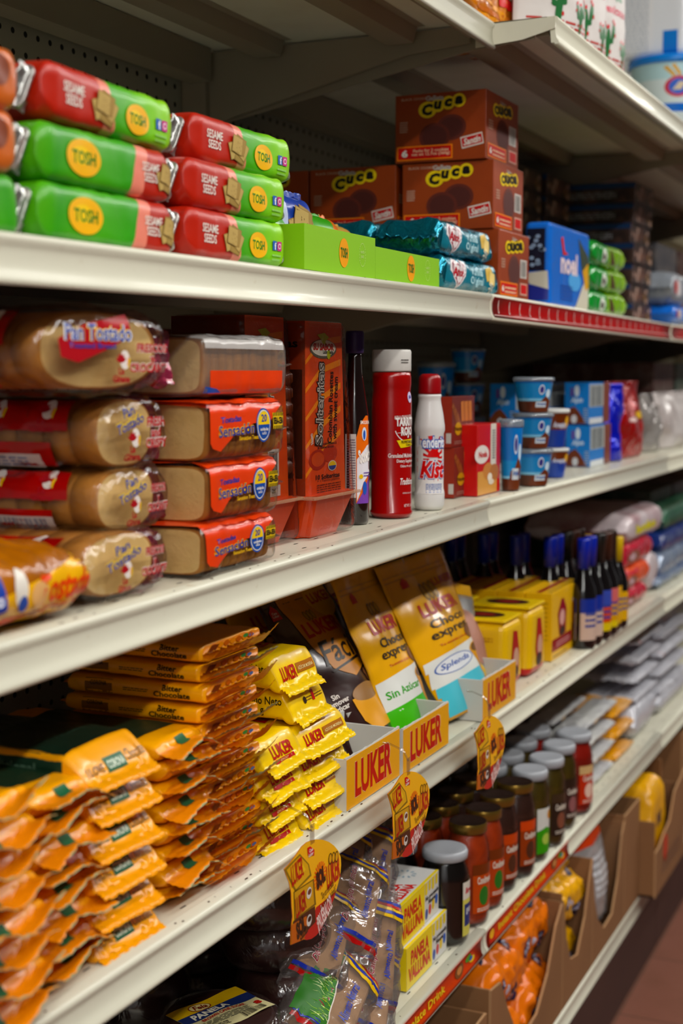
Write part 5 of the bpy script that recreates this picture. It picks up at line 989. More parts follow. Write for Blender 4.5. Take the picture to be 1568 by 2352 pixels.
# cardboard trays with red lettering
whc = mat('white_cardboard', '#c9c7c2', .7); ycb = mat('yellow_cardboard', '#e2a613', .4, coat=.2)
def luker_tray(px0, px1, pyt, y, D_, label):
    a, b_ = fx(px0, y), fx(px1, y); W = b_-a; z = zs('C', (a+b_)/2)+.001; h = max(.046, fz((px0+px1)/2, pyt, y)-z); t = .0028
    r = empty('cardboard_tray', (a, y, z)); m = M(); R = random.Random(int(px0)); n = 24
    m.box(0, W, 0, D_, 0, .0015, whc); b = bmesh.new(); lo = []; 
    top = [(W*k/n, h+R.uniform(-.0006, .0006)-.0015*sin(pi*k/n)) for k in range(n+1)]
    m.prism([(0, .0015)]+[(W, .0015)]+top[::-1], 0, t, whc, 'xz', mside=whc); m.box(0, W, D_-t, D_, .0015, h*1.2, whc); 
    for x in (0, W-t): m.box(x, x+t, t, D_-t, .0015, h*.97, whc)
    m.build('tray', r); m = M(); m.prism([(.0008, .001), (W-.0008, .001), (W-.0008, h-.0022), (.0008, h-.0022)], -.0006, 0, ycb, 'xz')
    m.dec(FRONT(0, -.0006, 0), text('LUKER', W*.70, h*.70, W*.49, h*.50, .01), ink('#efc9a0'), .6); m.dec(FRONT(0, -.0006, 0), text('LUKER', W*.69, h*.68, W*.49, h*.50, .035), ink('#b5261a'), 1); m.build('printed_front', r, None); return tag(r, label, 'tray')
luker_tray(795, 919, 1705, .004, .075, 'yellow-fronted cardboard tray beside the lemon blocks, holding the dark brown pouch')
luker_tray(927, 1033, 1640, .004, .075, 'middle yellow-fronted cardboard tray under the yellow pouches')
luker_tray(1112, 1188, 1535, .004, .10, 'yellow-fronted cardboard tray farthest right, beside the yellow canisters')
# pouches
ppk = dict(rough=.25, coat=.5, bump=.5, bs=20)
dbr = mat('dark_brown_pouch', '#2a1310', **ppk); ypo = mat('yellow_pouch', '#dca40f', **ppk); spb = mat('silver_pouch_back', '#8f8c86', .3, .6, bump=.4, bs=25)
def pouch_thing(X0, W, yb, ang, H, T, mt, fn, label, seed, rz=0, z=None, pinch=.1, back=None, name='stand_up_pouch', ry=0):
    m = M(); pouch(m, W, H, T, mt, back or spb, seed=seed, wr=.004, seal=.12, pinch=pinch); m.freeze(); fn(m, FRONT(0, -.1, 0), W, H)
    m.dec(FRONT(0, -.1, 0), rect(-W*.47, W*.47, H*.88, H*.885), ink('#000000' if mt is dbr else '#b8860c'), 1); m.dec(FRONT(0, -.1, 0), rect(-W*.47, W*.47, H*.91, H*.914), ink('#000000' if mt is dbr else '#b8860c'), 1)
    z = zs('C', X0) if z is None else z; o = m.build(name, loc=(X0+W/2, yb+T/2, z+.006)); o.rotation_euler = (-ang, ry, rz); return tag(o, label, 'pouch')
red2 = ink('#a8201c'); amb = ink('#c9861a')
def cocoa_beans(m, f, x, y, s, lay=2):
    for i in range(3): m.dec(f, ell(x+(i-1)*s*.9, y, s*.5, s*.75), ink('#6a4a0c'), lay+.1*i); m.dec(f, ell(x+(i-1)*s*.9, y, s*.34, s*.58), ink('#b08a14'), lay+.5+.1*i)
def facil(m, f, W, H):
    m.dec(f, poly([(-W*.28, H*.98), (W*.30, H*.98), (W*.34, H*.60), (W*.28, H*.45), (W*.02, H*.40), (-W*.16, H*.48), (-W*.22, H*.62)]), amb, 1)
    m.dec(f, ell(W*.28, H*.86, W*.17, H*.12), ink('#dba41c'), 1.5); m.dec(f, text('LUKER', W*.3, H*.06, W*.30, H*.86, .03), red2, 2.2); m.dec(f, text('LUKER', W*.50, H*.085, W*.06, H*.705, .035), red2, 2); cocoa_beans(m, f, W*.0, H*.78, W*.05)
    m.dec(f, text('Fácil', W*.56, H*.13, W*.06, H*.565, .012, .35), ink('#20140c'), 2); m.dec(f, poly([(-W*.2, H*.47), (W*.25, H*.50), (W*.24, H*.485), (-W*.18, H*.46)]), ink('#20140c'), 2)
    m.dec(f, poly([(-W*.16, H*.30), (W*.28, H*.30), (W*.40, H*.2), (W*.34, H*.12), (-W*.04, H*.11), (-W*.14, H*.18)]), ink('#d99a14'), 1.5); m.dec(f, ell(W*.06, H*.31, W*.20, H*.045), ink('#8f6840'), 2.2); m.dec(f, ell(W*.26, H*.38, W*.10, H*.05), ink('#5a3420'), 2); m.dec(f, ell(W*.2, H*.40, W*.05, H*.025), ink('#74482c'), 2.4)
    m.dec(f, text('Sin\nremover\nazúcar', W*.2, H*.09, -W*.28, H*.32, .03), ink('#d6cdc4'), 2); m.dec(f, text('Sabor\na\nhogar', W*.18, H*.10, W*.42, H*.34, .03), ink('#d6cdc4'), 2.6); m.dec(f, text('CONT. NETO 250g', W*.36, H*.03, W*.18, H*.07, .02), ink('#c9c0b8'), 2)
    m.dec(f, poly([(-W*.42, H*.86), (-W*.36, H*.89), (-W*.30, H*.86), (-W*.30, H*.81), (-W*.42, H*.81)]), ink('#b5262a'), 1.5); m.dec(f, text('Casa\nLuker', W*.09, H*.03, -W*.36, H*.84, .02), ink('#e6d6d0'), 2.4)
def choco(col_, txt):
    def fn(m, f, W, H):
        m.dec(f, poly([(-W*.30, H*.86), (-W*.25, H*.89), (-W*.20, H*.86), (-W*.20, H*.82), (-W*.30, H*.82)]), ink('#b5262a'), 1.5); cocoa_beans(m, f, W*.02, H*.76, W*.075)
        m.dec(f, text('LUKER', W*.56, H*.085, W*.04, H*.655, .035), red2, 2); m.dec(f, text('Choco\nexpress', W*.60, H*.135, W*.04, H*.52, .02), ink('#2a1c10'), 2); m.dec(f, text('Te encanta y te abraza', W*.5, H*.02, W*.04, H*.425, .02), ink('#b5461c'), 2)
        m.dec(f, poly([(-W*.49, H*.36), (W*.49, H*.40), (W*.49, H*.20), (-W*.49, H*.16)]), ink('#d9d9d4'), 1.4); m.dec(f, poly([(-W*.49, H*.20), (W*.49, H*.22), (W*.49, .004), (-W*.49, .004)]), ink(col_), 1.8)
        if txt == 'Splenda': m.dec(f, ell(-W*.1, H*.30, W*.25, H*.05), ink('#3a5a9c'), 2); m.dec(f, ell(-W*.1, H*.30, W*.235, H*.045), ink('#dcdde0'), 2.5); m.dec(f, text('Splenda', W*.38, H*.045, -W*.1, H*.30, .02, .2), ink('#2f4f98'), 3); m.dec(f, lines(-W*.1, W*.4, H*.06, H*.14, 3, 5), ink('#bfe0ea'), 2.5)
        else: m.dec(f, text('Sin Azúcar', W*.55, H*.045, -W*.12, H*.28, .02), ink('#3f9a2c'), 2.4); m.dec(f, text('250 g', W*.3, H*.03, W*.1, H*.09, .02), ink('#cfe6c0'), 2.5)
        m.dec(f, ell(W*.30, H*.44, W*.13, H*.045), ink('#6a4438'), 2.6); m.dec(f, poly([(W*.14, H*.33), (W*.44, H*.33), (W*.42, H*.2), (W*.34, H*.13), (W*.22, H*.2)]), ink('#c98a14'), 2.6); m.dec(f, ell(W*.29, H*.33, W*.15, H*.035), ink('#d59a1c'), 3); m.dec(f, ell(W*.29, H*.33, W*.12, H*.028), ink('#5a3a30'), 3.4)
        m.dec(f, text('LUKER', W*.34, H*.05, W*.30, H*.80, .03), red2, 2) if txt == 'Splenda' else None
    return fn
Xf = fx(816, .05); pouch_thing(Xf-.008, .20, .036, .56, .252, .040, dbr, facil, 'dark brown cocoa pouch with amber panel leaning in the first yellow-fronted tray', 3, pinch=.33)
X1 = fx(907, .05); pouch_thing(X1+.0, .155, .030, .41, .235, .036, ypo, choco('#4fae22', 'Sin'), 'yellow cocoa pouch with a green base band leaning behind the middle tray', 5, pinch=.1)
X2 = fx(1000, .03); pouch_thing(fx(1000, .05)-.015, .255, .018, .41, .235, .042, ypo, choco('#5cb8c8', 'Splenda'), 'yellow cocoa pouch with a pale blue base band right of the middle tray', 7, pinch=.36)
pouch_thing(Xf+.01, .165, .14, .40, .255, .04, ypo, choco('#4fae22', 'Sin'), 'yellow cocoa pouch in shade behind the dark brown one', 9, pinch=.1)
pouch_thing(X1+.03, .15, .12, .36, .262, .04, ypo, choco('#5cb8c8', 'Splenda'), 'yellow cocoa pouch behind the one with the green base band', 11, pinch=.1)
pouch_thing(Xf-.15, .15, .20, .25, .235, .04, dbr, facil, 'dark brown cocoa pouch standing at the back behind the lemon blocks', 13, pinch=.1)
def winf(m, f, W, H):
    m.dec(f, ell(W*.08, H*.5, W*.30, H*.26), ink('#a5786a', .6), 1.5); m.dec(f, poly([(-W*.48, H*.42), (W*.1, H*.2), (W*.45, H*.3), (W*.3, .01), (-W*.45, .01)]), ink('#e2bb14'), 1.3); m.dec(f, text('LUKER', W*.5, H*.08, W*.1, H*.1, .03), red2, 2.2); m.dec(f, rect(-W*.36, -W*.26, H*.55, H*.8), ink('#c9cfa0'), 2); m.dec(f, rect(-W*.48, W*.48, H*.9, H), ink('#d9a514'), 1.6)
sil = mat('silver_pouch', '#a9a8a6', .25, .3, coat=.6, bump=.8, bs=20)
X3 = fx(1118, .03); pouch_thing(X3-.035, .15, .04, .32, .175, .05, sil, winf, 'silver and yellow pouch with a clear window in the right-hand tray', 15, pinch=.1, rz=-.1, ry=.22)
# yellow canisters and cartons
ycan = mat('yellow_canister', bands=[(0, '#b5221c'), (.014, '#e2b80e'), (.13, '#e2b80e')], axis=2, rough=.35, coat=.35)
def canister(W, D_, H):
    r = empty('cocoa_canister'); m = M(); m.box(-W/2, W/2, -D_/2, D_/2, 0, H, ycan, min(W, D_)*.2, seg=5); m.freeze(); f = FRONT(0, -D_, 0); l = LEFT(-W, 0, 0)
    m.dec(f, poly([(-W*.1, H*.85), (W*.12, H*.82), (W*.25, H*.5), (W*.2, H*.15), (-W*.05, H*.12), (-W*.2, H*.4)]), ink('#a5201c'), 1.4); m.dec(f, ell(W*.06, H*.42, W*.15, H*.16), ink('#caa08a'), 2); m.dec(f, ell(W*.02, H*.22, W*.16, H*.1), ink('#241410'), 2.2); m.dec(f, rays(-W*.28, H*.6, W*.08, W*.12, 1, 1), ink('#c98f10'), 1)
    m.dec(l, lines(-D_*.2, D_*.3, H*.72, H*.8, 2, 4), ink('#b07a10'), 1); m.dec(l, text('Cocoa', D_*.3, H*.08, 0, H*.5, .02), ink('#c98f10'), 1); m.build('body', r)
    m = M(); m.box(-W*.48, W*.48, -D_*.48, D_*.48, 0, .005, mat('yellow_rim', '#e8c51a', .3, coat=.4), .0024); m.dec(TOP(0, 0, .005), ell(0, 0, W*.30, D_*.34), ink('#3a1c12'), 1); m.dec(TOP(0, 0, .005), ell(0, 0, W*.12, D_*.2), ink('#7a201c'), 2); m.build('lid', r).location.z = H
    return Design(r)
for k, (pc, pr, pt, y) in enumerate(((1165, 1205, 1422, .03), (1222, 1258, 1392, .025))):
    a, b_ = fx(pc, y), fx(pr, y); z = zs('C', a)+.001; H = fz((pc+pr)/2, pt, y)-z; Dn = canister(b_-a, .105, H)
    Dn.put(((a+b_)/2, y+.0525, z), 'yellow cocoa canister with red base band, %s' % ('behind the right-hand tray', 'beside the large yellow carton')[k], 'canister'); Dn.put(((a+b_)/2-.003, y+.165, z), 'yellow cocoa canister standing in shade behind the %s one' % ('nearer', 'farther')[k], 'canister')
yca = mat('yellow_carton', '#e2b310', .38, coat=.25)
y8 = .03; a, b_ = fx(1271, y8), fx(1337, y8); W = b_-a; z = zs('C', a)+.001; H = fz(1300, 1348, y8)-z; d8 = dyx(1206, a)-y8
m = M(); m.box(0, W, 0, d8*.97, 0, H, yca, .0012); f = FRONT(0, 0, 0); l = LEFT(0, d8/2, 0); t = TOP(0, 0, H)
m.dec(t, rect(W*.02, W*.98, d8*.42, d8*.62), ink('#8d1c22'), 1); m.dec(t, lines(W*.05, W*.9, d8*.1, d8*.3, 3, 4), ink('#9a7a10'), 1)
m.dec(f, rect(.001, W*.68, H*.13, H*.31), ink('#8d1c22'), 1); m.dec(f, lines(W*.15, W*.6, H*.18, H*.27, 2, 3), ink('#d9a0a0'), 2); m.dec(f, poly([(W*.30, H*.86), (W*.38, H*.86), (W*.48, H*.68), (W*.46, H*.32), (W*.24, H*.32), (W*.18, H*.66)]), ink('#8d2018'), 1.5); m.dec(f, ell(W*.33, H*.58, W*.08, H*.12), ink('#d9a9a0'), 2); m.dec(f, ell(W*.34, H*.38, W*.08, H*.07), ink('#1c1210'), 2.2)
m.dec(f, poly([(W*.66, H*.74), (W*.94, H*.78), (W*.96, H*.3), (W*.66, H*.3)]), ink('#c97f1c'), 1.4); m.dec(f, ell(W*.8, H*.76, W*.13, H*.06), ink('#d9b9a0'), 1.8); m.dec(f, rect(W*.66, W*.95, H*.3, H*.4), ink('#7a3418'), 1.9); m.dec(f, rect(W*.8, W*.98, H*.86, H*.94), ink('#a5201c'), 1.6); m.dec(f, lines(W*.05, W*.5, H*.04, H*.09, 1, 4), ink('#6a4a10'), 1); m.dec(f, ell(W*.82, H*.08, W*.08, H*.04), ink('#cfd0c9'), 1.5)
m.dec(l, lines(-d8*.35, d8*.35, H*.3, H*.9, 9, 6), ink('#b8920c'), 1)
YC = Design(m.build('beverage_carton'))
for k in range(4): YC.put((a-.002*k, y8+k*d8, z), 'large yellow beverage carton with a red banner, %s in the row going back' % ('front one', 'second', 'third', 'fourth')[k], 'carton')
# syrup bottles with sleeves
def sbottle(R_, H, capc, labs, glass='#0d0a0c'):
    r = empty('sauce_bottle'); g = mat('dark_glass_'+glass[1:], glass, .08, coat=1); m = M()
    m.lathe([(0, 0), (R_*.92, 0), (R_, .004), (R_, H*.48), (R_*.9, H*.55), (R_*.5, H*.68), (R_*.42, H*.74), (R_*.42, H*.82), (0, H*.82)], g, 32); m.freeze(); f = face_frame(0, .6)
    z = 0.07
    for (z0, z1, c) in labs: m.dec(f, rect(-R_*.96, R_*.96, H*z0, H*z1), ink(c), 1)
    m.dec(f, lines(-R_*.5, R_*.5, H*.2, H*.36, 3, 5), ink('#2a3f8c'), 2); m.build('bottle', r); m = M(); m.lathe([(0, 0), (R_*.44, 0), (R_*.48, H*.26), (R_*.44, H*.28), (0, H*.28)], mat('cap_'+capc[1:], capc, .35, coat=.3, bump=.4, bs=60), 28); m.build('cap_sleeve', r).location.z = H*.72; return Design(r)
ylab = [(.08, .16, '#d9c01c'), (.16, .32, '#c9501c'), (.32, .47, '#3a4aa0')]
sets = ((1336, 1238, '#10249a', [(.08, .33, '#cdb3a4'), (.33, .46, '#1c2f8c')], 34), (1352, 1232, '#10249a', [(.08, .33, '#cdb3a4'), (.33, .46, '#1c2f8c')], 34), (1372, 1226, '#15120f', ylab, 30), (1388, 1222, '#3a1c10', [(.08, .14, '#d9c01c'), (.14, .30, '#cf9a1c'), (.3, .46, '#c96a6a')], 30), (1401, 1218, '#2c1a12', [(.08, .45, '#d9a81c')], 26), (1416, 1233, '#d9b70f', [(.08, .4, '#d9a81c')], 24))
names = ('blue-capped, nearest', 'blue-capped, second', 'black-capped', 'brown-capped', 'dark-capped', 'yellow-capped')
for i, (px, pt, cc, lb_, wpx) in enumerate(sets):
    pyb = 1490-.62*(px-1336); c, R_ = onshelf(px, pyb, 'C', wpx); H = zx(px, pt, c.x)-c.z; Dn = sbottle(.024 if i < 4 else .02, H, cc, lb_)
    for k in range(5 if i < 2 else 2): Dn.put((c.x+.004*(k % 2), c.y+k*.062, c.z+.001), 'sauce bottle right of the yellow carton, %s, %s from the edge' % (names[i], ('first', 'second', 'third', 'fourth', 'fifth')[k]), 'bottle')
for j in range(3):                                   # blue-capped bottles behind the yellow cartons, shade painted in as darker colours
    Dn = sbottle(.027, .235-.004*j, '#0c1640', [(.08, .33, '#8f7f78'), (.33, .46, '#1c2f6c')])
    for k in range(2): Dn.put((fx(1336, .05)-.20-.17*j, .30+k*.075-.0*j, zs('C', 2)+.001), 'blue-capped bottle with shade-darkened colours behind the yellow cartons, %s group, %s one' % (('right', 'middle', 'left')[j], ('front', 'rear')[k]), 'bottle')
# printed packets stacked at the right of the chocolate shelf
def packet(name, px0, px1, pt, pb, y, mt, seed, label, cat, sk='C', D_=.12, n=4, fn=None, rz=0, wr=.004, z=None, ax='x', fin=.012, curl=.003, e=None, rx=0, ry=0):
    a, b_ = fx(px0, y), fx(px1, y); z0 = fz((px0+px1)/2, pb, y) if z is None else z; z0 = max(z0, zs(sk, a)+.002); H = max(.012, fz((px0+px1)/2, pt, y)-z0); W = b_-a
    m = M()
    if ax == 'x': flow(m, W-2*fin, D_, H, mt, 'x', fin=(fin, fin), seed=seed, wr=wr, curl=curl, n=n, e=e, nseg=36, nb=16)
    else: flow(m, D_, W, H, mt, 'y', fin=(fin, fin), seed=seed, wr=wr, curl=curl, n=n, e=e, nseg=36, nb=16)
    if fn: m.freeze(); fn(m, FRONT(0, -D_, 0), W, H)
    o = m.build(name, loc=((a+b_)/2, y+D_/2, z0)); o.rotation_euler = (rx, ry, rz); return tag(o, label, cat)
pink = mat('pink_red_wrap', '#b5243a', .25, coat=.5, bump=1, bs=22); ora = mat('orange_wrap', '#dd5a14', .25, coat=.5, bump=1, bs=22)
def cook(m, f, W, H): m.dec(f, ell(-W*.12, H*.4, W*.16, H*.22), ink('#8a5a4a'), 1.4); m.dec(f, ell(-W*.15, H*.42, W*.07, H*.12), ink('#c9a9b0'), 2); m.dec(f, text('Festi', W*.35, H*.2, -W*.1, H*.78, .04), ink('#c93a4a'), 2)
packet('cookie_packet', 1425, 1492, 1348, 1402, .03, pink, 51, 'pink-red cookie packet at the bottom of the pile right of the bottles', 'cookie packet', fn=cook); packet('cookie_packet', 1425, 1498, 1296, 1350, .034, ora, 52, 'orange cookie packet in the middle of the pile right of the bottles', 'cookie packet', fn=cook); packet('cookie_packet', 1424, 1504, 1236, 1298, .036, pink, 53, 'pink-red cookie packet above the orange one right of the bottles', 'cookie packet', fn=cook)
wrb = mat('white_red_wrap', '#cfc3c6', .3, coat=.5, bump=1, bs=20, var=.6, var2='#8a2a3a', vs=14)
def barr(m, f, W, H): m.dec(f, text('barrilete', W*.5, H*.3, -W*.02, H*.45, .06), ink('#d9cf1c'), 2)
packet('candy_bag', 1440, 1527, 1168, 1238, .03, wrb, 54, 'white and red candy bag with yellow lettering on top of the cookie packets', 'candy bag', D_=.22, fn=barr)
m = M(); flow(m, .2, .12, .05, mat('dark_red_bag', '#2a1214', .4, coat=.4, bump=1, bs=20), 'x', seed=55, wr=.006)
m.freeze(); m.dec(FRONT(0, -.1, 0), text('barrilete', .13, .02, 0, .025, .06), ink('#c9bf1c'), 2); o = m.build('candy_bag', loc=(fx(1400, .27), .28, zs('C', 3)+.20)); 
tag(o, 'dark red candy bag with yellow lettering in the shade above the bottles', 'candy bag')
slv = mat('silver_blue_wrap', '#8f9cb0', .22, .3, coat=.6, bump=1.5, bs=24, var=.6, var2='#2f4f8c', vs=12); grw = mat('dark_green_wrap', '#1c4a34', .4, coat=.3, bump=.6, bs=20, var=.5, var2='#5a8a70', vs=10)
for k, (pt, pb, mt_) in enumerate(((1300, 1352, slv), (1250, 1302, slv), (1205, 1252, mat('navy_wrap', '#1c2f6c', .25, coat=.5, bump=1, bs=20)), (1150, 1206, grw))):
    packet('snack_packet', 1514+k*3, 1610, pt, pb, .03+.008*k, mt_, 56+k, '%s snack packet cut off by the right edge, %s' % (('silver blue', 'silver blue', 'navy', 'dark green')[k], ORD[k]), 'snack packet', D_=.14)
packet('candy_bag', 1488, 1518, 1262, 1375, .04, wrb, 61, 'small white crumpled bag between the cookie packets and the silver pile', 'candy bag', D_=.08)
# ================================================================== JAR SHELF
pan = mat('dark_panela', '#2a120c', .45, bump=.5, bs=40, var=.5, var2='#3d1c12', vs=14); pfilm = film('panela_film', base=.05, rough=.12, bump=1.0, bs=26, haze=.10, hazecol='#6a4a48')
def panela(R_, H, seed, label_=False):
    r = empty('wrapped_sugar_cake'); m = M(); m.lathe([(0, 0), (R_*.80, 0), (R_*.88, H*.05), (R_*.97, H*.44), (R_*.93, H*.5), (R_*.97, H*.56), (R_*.86, H*.95), (R_*.8, H), (0, H)], pan, 40); m.build('sugar_cake', r)
    m = M(); m.lathe([(0, -.001), (R_*.84, -.001), (R_*.95, H*.06), (R_*1.02, H*.40), (R_*1.02, H*.60), (R_*.93, H*.96), (R_*.83, H*1.02), (0, H*1.015)], pfilm, 56)
    for v in m.bm.verts:
        n_ = noise.noise(v.co*40+Vector((seed, 0, 0))); v.co += v.co.normalized()*n_*.0018
    fw_ = m.build('film_wrap', r)
    if label_:
        m = M(); W, D_ = R_*1.45, R_*.95; g = 10; b = bmesh.new()
        gr = [[b.verts.new((-W/2+W*i/g, -D_/2+D_*j/g, .0014*sin(i*.9)*cos(j*.7)+.0005)) for j in range(g+1)] for i in range(g+1)]
        for i in range(g):
            for j in range(g): b.faces.new((gr[i][j], gr[i+1][j], gr[i+1][j+1], gr[i][j+1])).smooth = True
        m.add(b, mat('label_paper', '#cfc79a', .5)); m.freeze(); t = TOP(0, 0, .01)
        m.dec(t, rect(-W/2, W/2, D_*.2, D_*.5), ink('#c9a41c'), .3); m.dec(t, ell(-W*.12, D_*.33, W*.15, D_*.13), ink('#7a2a1c'), .8); m.dec(t, ell(-W*.12, D_*.33, W*.135, D_*.11), ink('#d9c890'), 1.2); m.dec(t, text('Fela', W*.2, D_*.14, -W*.12, D_*.33, .03, .3), ink('#6a1c14'), 1.8)
        m.dec(t, rect(-W/2, W/2, -D_*.02, D_*.2), ink('#1c2a5c'), .5); m.dec(t, text('PANELA', W*.5, D_*.15, -W*.1, D_*.09, .04), ink('#e0dcc8'), 1.2); m.dec(t, text('BROWN CANE SUGAR', W*.6, D_*.08, 0, -D_*.08, .03), ink('#a5261c'), 1); m.dec(t, lines(-W*.45, W*.3, -D_*.3, -D_*.14, 5, 5), ink('#4a4a40'), 1)
        m.dec(t, bars(W*.1, W*.42, -D_*.46, -D_*.3, 18), blk, 1); m.dec(t, text('NET WT 32 OZ', W*.35, D_*.1, -W*.28, -D_*.40, .02), blk, 1); m.dec(t, text('8', W*.08, D_*.15, W*.42, -D_*.2, .05), ink('#a5261c'), 1.4)
        o = m.build('paper_label', fw_); o.location = (0, -R_*.02, H*1.02+.001); o.rotation_euler = (0, 0, radians(-20))
    return Design(r)
zD = .4905
def disc(px, py, y, wpx, zt, lbl, seed, label_=False, H=.055):
    x = fx(px, y); z = fz(px, py, y)-H; R_ = wpx*dist((x, y, z))/(2*FPX); z = zt if zt is not None else max(zD, z); panela(R_, H, seed, label_).put((x, y, z), lbl, 'sugar cake'); return z
pc = (1.285, .105); 
PA = panela(.068, .052, 1, True); PB = panela(.066, .052, 2); 
PB.put((1.30, .10, zD), 'dark brown wrapped sugar cake, lowest under the labelled one', 'sugar cake', 'wrapped sugar cakes')
PA.put((1.295, .10, zD+.0535), 'dark brown wrapped sugar cake with a yellow and navy paper label on top', 'sugar cake')
PB.put((1.46, .085, zD), 'dark brown wrapped sugar cake at the bottom, left of the grass-print bag', 'sugar cake', 'wrapped sugar cakes'); PB.put((1.452, .09, zD+.0535), 'dark brown wrapped sugar cake, middle of the pile left of the clear bags', 'sugar cake')
PB.put((1.455, .115, zD+.107), 'dark brown wrapped sugar cake, third up, behind the nearest hanging sign', 'sugar cake', 'wrapped sugar cakes'); PB.put((1.44, .12, zD+.1605), 'dark brown wrapped sugar cake on top of the pile by the nearest sign', 'sugar cake')
for i, (x, y, n) in enumerate(((1.36, .25, 4), (1.52, .26, 3), (1.20, .25, 2), (1.62, .33, 3))):
    for k in range(n): PB.put((x, y, zD+.0535*k), 'dark sugar cake in shade at the back, %s pile, %s' % (('second', 'third', 'nearest', 'farthest')[i], ORD[k]), 'sugar cake')
# clear bags of pale sugar blocks
sug = mat('tan_sugar_block', '#b08a68', .8, bump=.6, bs=70, var=.5, var2='#96704e', vs=20); yb_ = ink('#e0b81c'); nb_ = ink('#1f2f9a'); rb_ = ink('#b5201c')
def sugar_bag(W, D_, H, seed, grass=False):
    r = empty('sugar_bag'); m = M(); m.box(-W*.41, W*.41, -D_*.36, D_*.36, H*.06, H*.9, sug, .008, seg=3); m.build('sugar_block', r)
    m = M(); flow(m, W, D_, H, film('bag_film', base=.05, rough=.1, bump=.9, bs=24, haze=.10, hazecol='#cfc4c0'), 'x', fin=(.012, .014), e=W*.18, seed=seed, wr=.005, curl=.005, n=3.2, pleat=.003, nseg=50); m.freeze(); t = TOP(0, 0, H*2); f = FRONT(0, -D_, 0)
    for fr, hh, o_ in ((t, D_*.42, 0), (f, H*.45, H/2)):
        for k, c in enumerate((yb_, nb_, yb_, rb_, nb_)):
            x = W*.30+k*W*.035; m.dec(fr, poly([(x, o_-hh), (x+W*.03, o_-hh), (x+W*.045, o_+hh), (x+W*.012, o_+hh)]), c, 1)
        for k, c in enumerate((rb_, nb_)): x = -W*.47+k*W*.04; m.dec(fr, rect(x, x+W*.03, o_-hh, o_+hh), c, 1)
    m.dec(t, text('Del Campo a su mesa', W*.62, D_*.16, -W*.04, D_*.14, .05, .3), ink('#ddd0cc'), 1); m.dec(t, text('Del Campo a su mesa', W*.61, D_*.15, -W*.04, D_*.14, .01, .3), ink('#8a1c2c'), 1.8); m.dec(t, text('Alimento Natural', W*.42, D_*.12, -W*.02, -D_*.14, .02), ink('#2a3f9c'), 1)
    m.dec(f, text('Alimento Natural', W*.42, H*.28, -W*.02, H*.5, .02), ink('#2a3f9c'), 1)
    if grass:
        m.dec(t, poly([(-W*.42, D_*.02), (W*.40, D_*.14), (W*.44, D_*.46), (-W*.42, D_*.46)]), ink('#2f6a24', .5), 2.2); R = random.Random(2)
        for k in range(110):
            x = R.uniform(-W*.4, W*.4); y = D_*(.06+.2*R.random())+x*.08; m.dec(t, poly([(x, y), (x+.0012, y), (x+R.uniform(-.006, .006), y+R.uniform(.006, .016))]), ink(R.choice(('#7fb02f', '#4f8a26', '#a5c84f', '#cfe0a0'))), 2.8)
        m.dec(t, poly([(-W*.42, D_*.02), (W*.40, D_*.14), (W*.40, D_*.125), (-W*.42, D_*.005)]), ink('#e0d8d0'), 3)
    m.build('printed_bag', r); return Design(r)
SB = sugar_bag(.135, .085, .038, 91); SG = sugar_bag(.15, .10, .042, 93, True)
def bagat(D0, px, py, y, rot, lbl): x = fx(px, y); D0.put((x-.012, y+.03, fz(px, py, y)), lbl, 'sugar bag', rx=rot[0], ry=rot[1], rz=rot[2])
bagat(SG, 795, 2325, .02, (.75, -.25, .15), 'clear sugar bag with a green grass print, lowest at the front')
bagat(SB, 880, 2290, .015, (.6, -.5, .3), 'clear sugar bag with navy and yellow stripes right of the grass-print bag')
bagat(SB, 890, 2190, .02, (.8, -.95, .3), 'clear sugar bag standing tilted in front of the yellow and white boxes')
bagat(SB, 775, 2165, .05, (.8, -.6, .2), 'small clear sugar bag just right of the dark sugar cakes')
bagat(SB, 850, 2090, .04, (.6, -.5, .25), 'clear sugar bag lying below the topmost two')
bagat(SB, 815, 2015, .07, (.6, -.7, .3), 'clear sugar bag right of the nearest hanging sign')
bagat(SB, 880, 2010, .06, (.7, -.8, .3), 'clear sugar bag below the middle hanging sign')
for k in range(3): SB.put((1.55+.01*k, .10+.01*k, zD+.001+.04*k), 'clear sugar bag underneath the tilted ones, %s' % ORD[k], 'sugar bag', rz=.2*k)
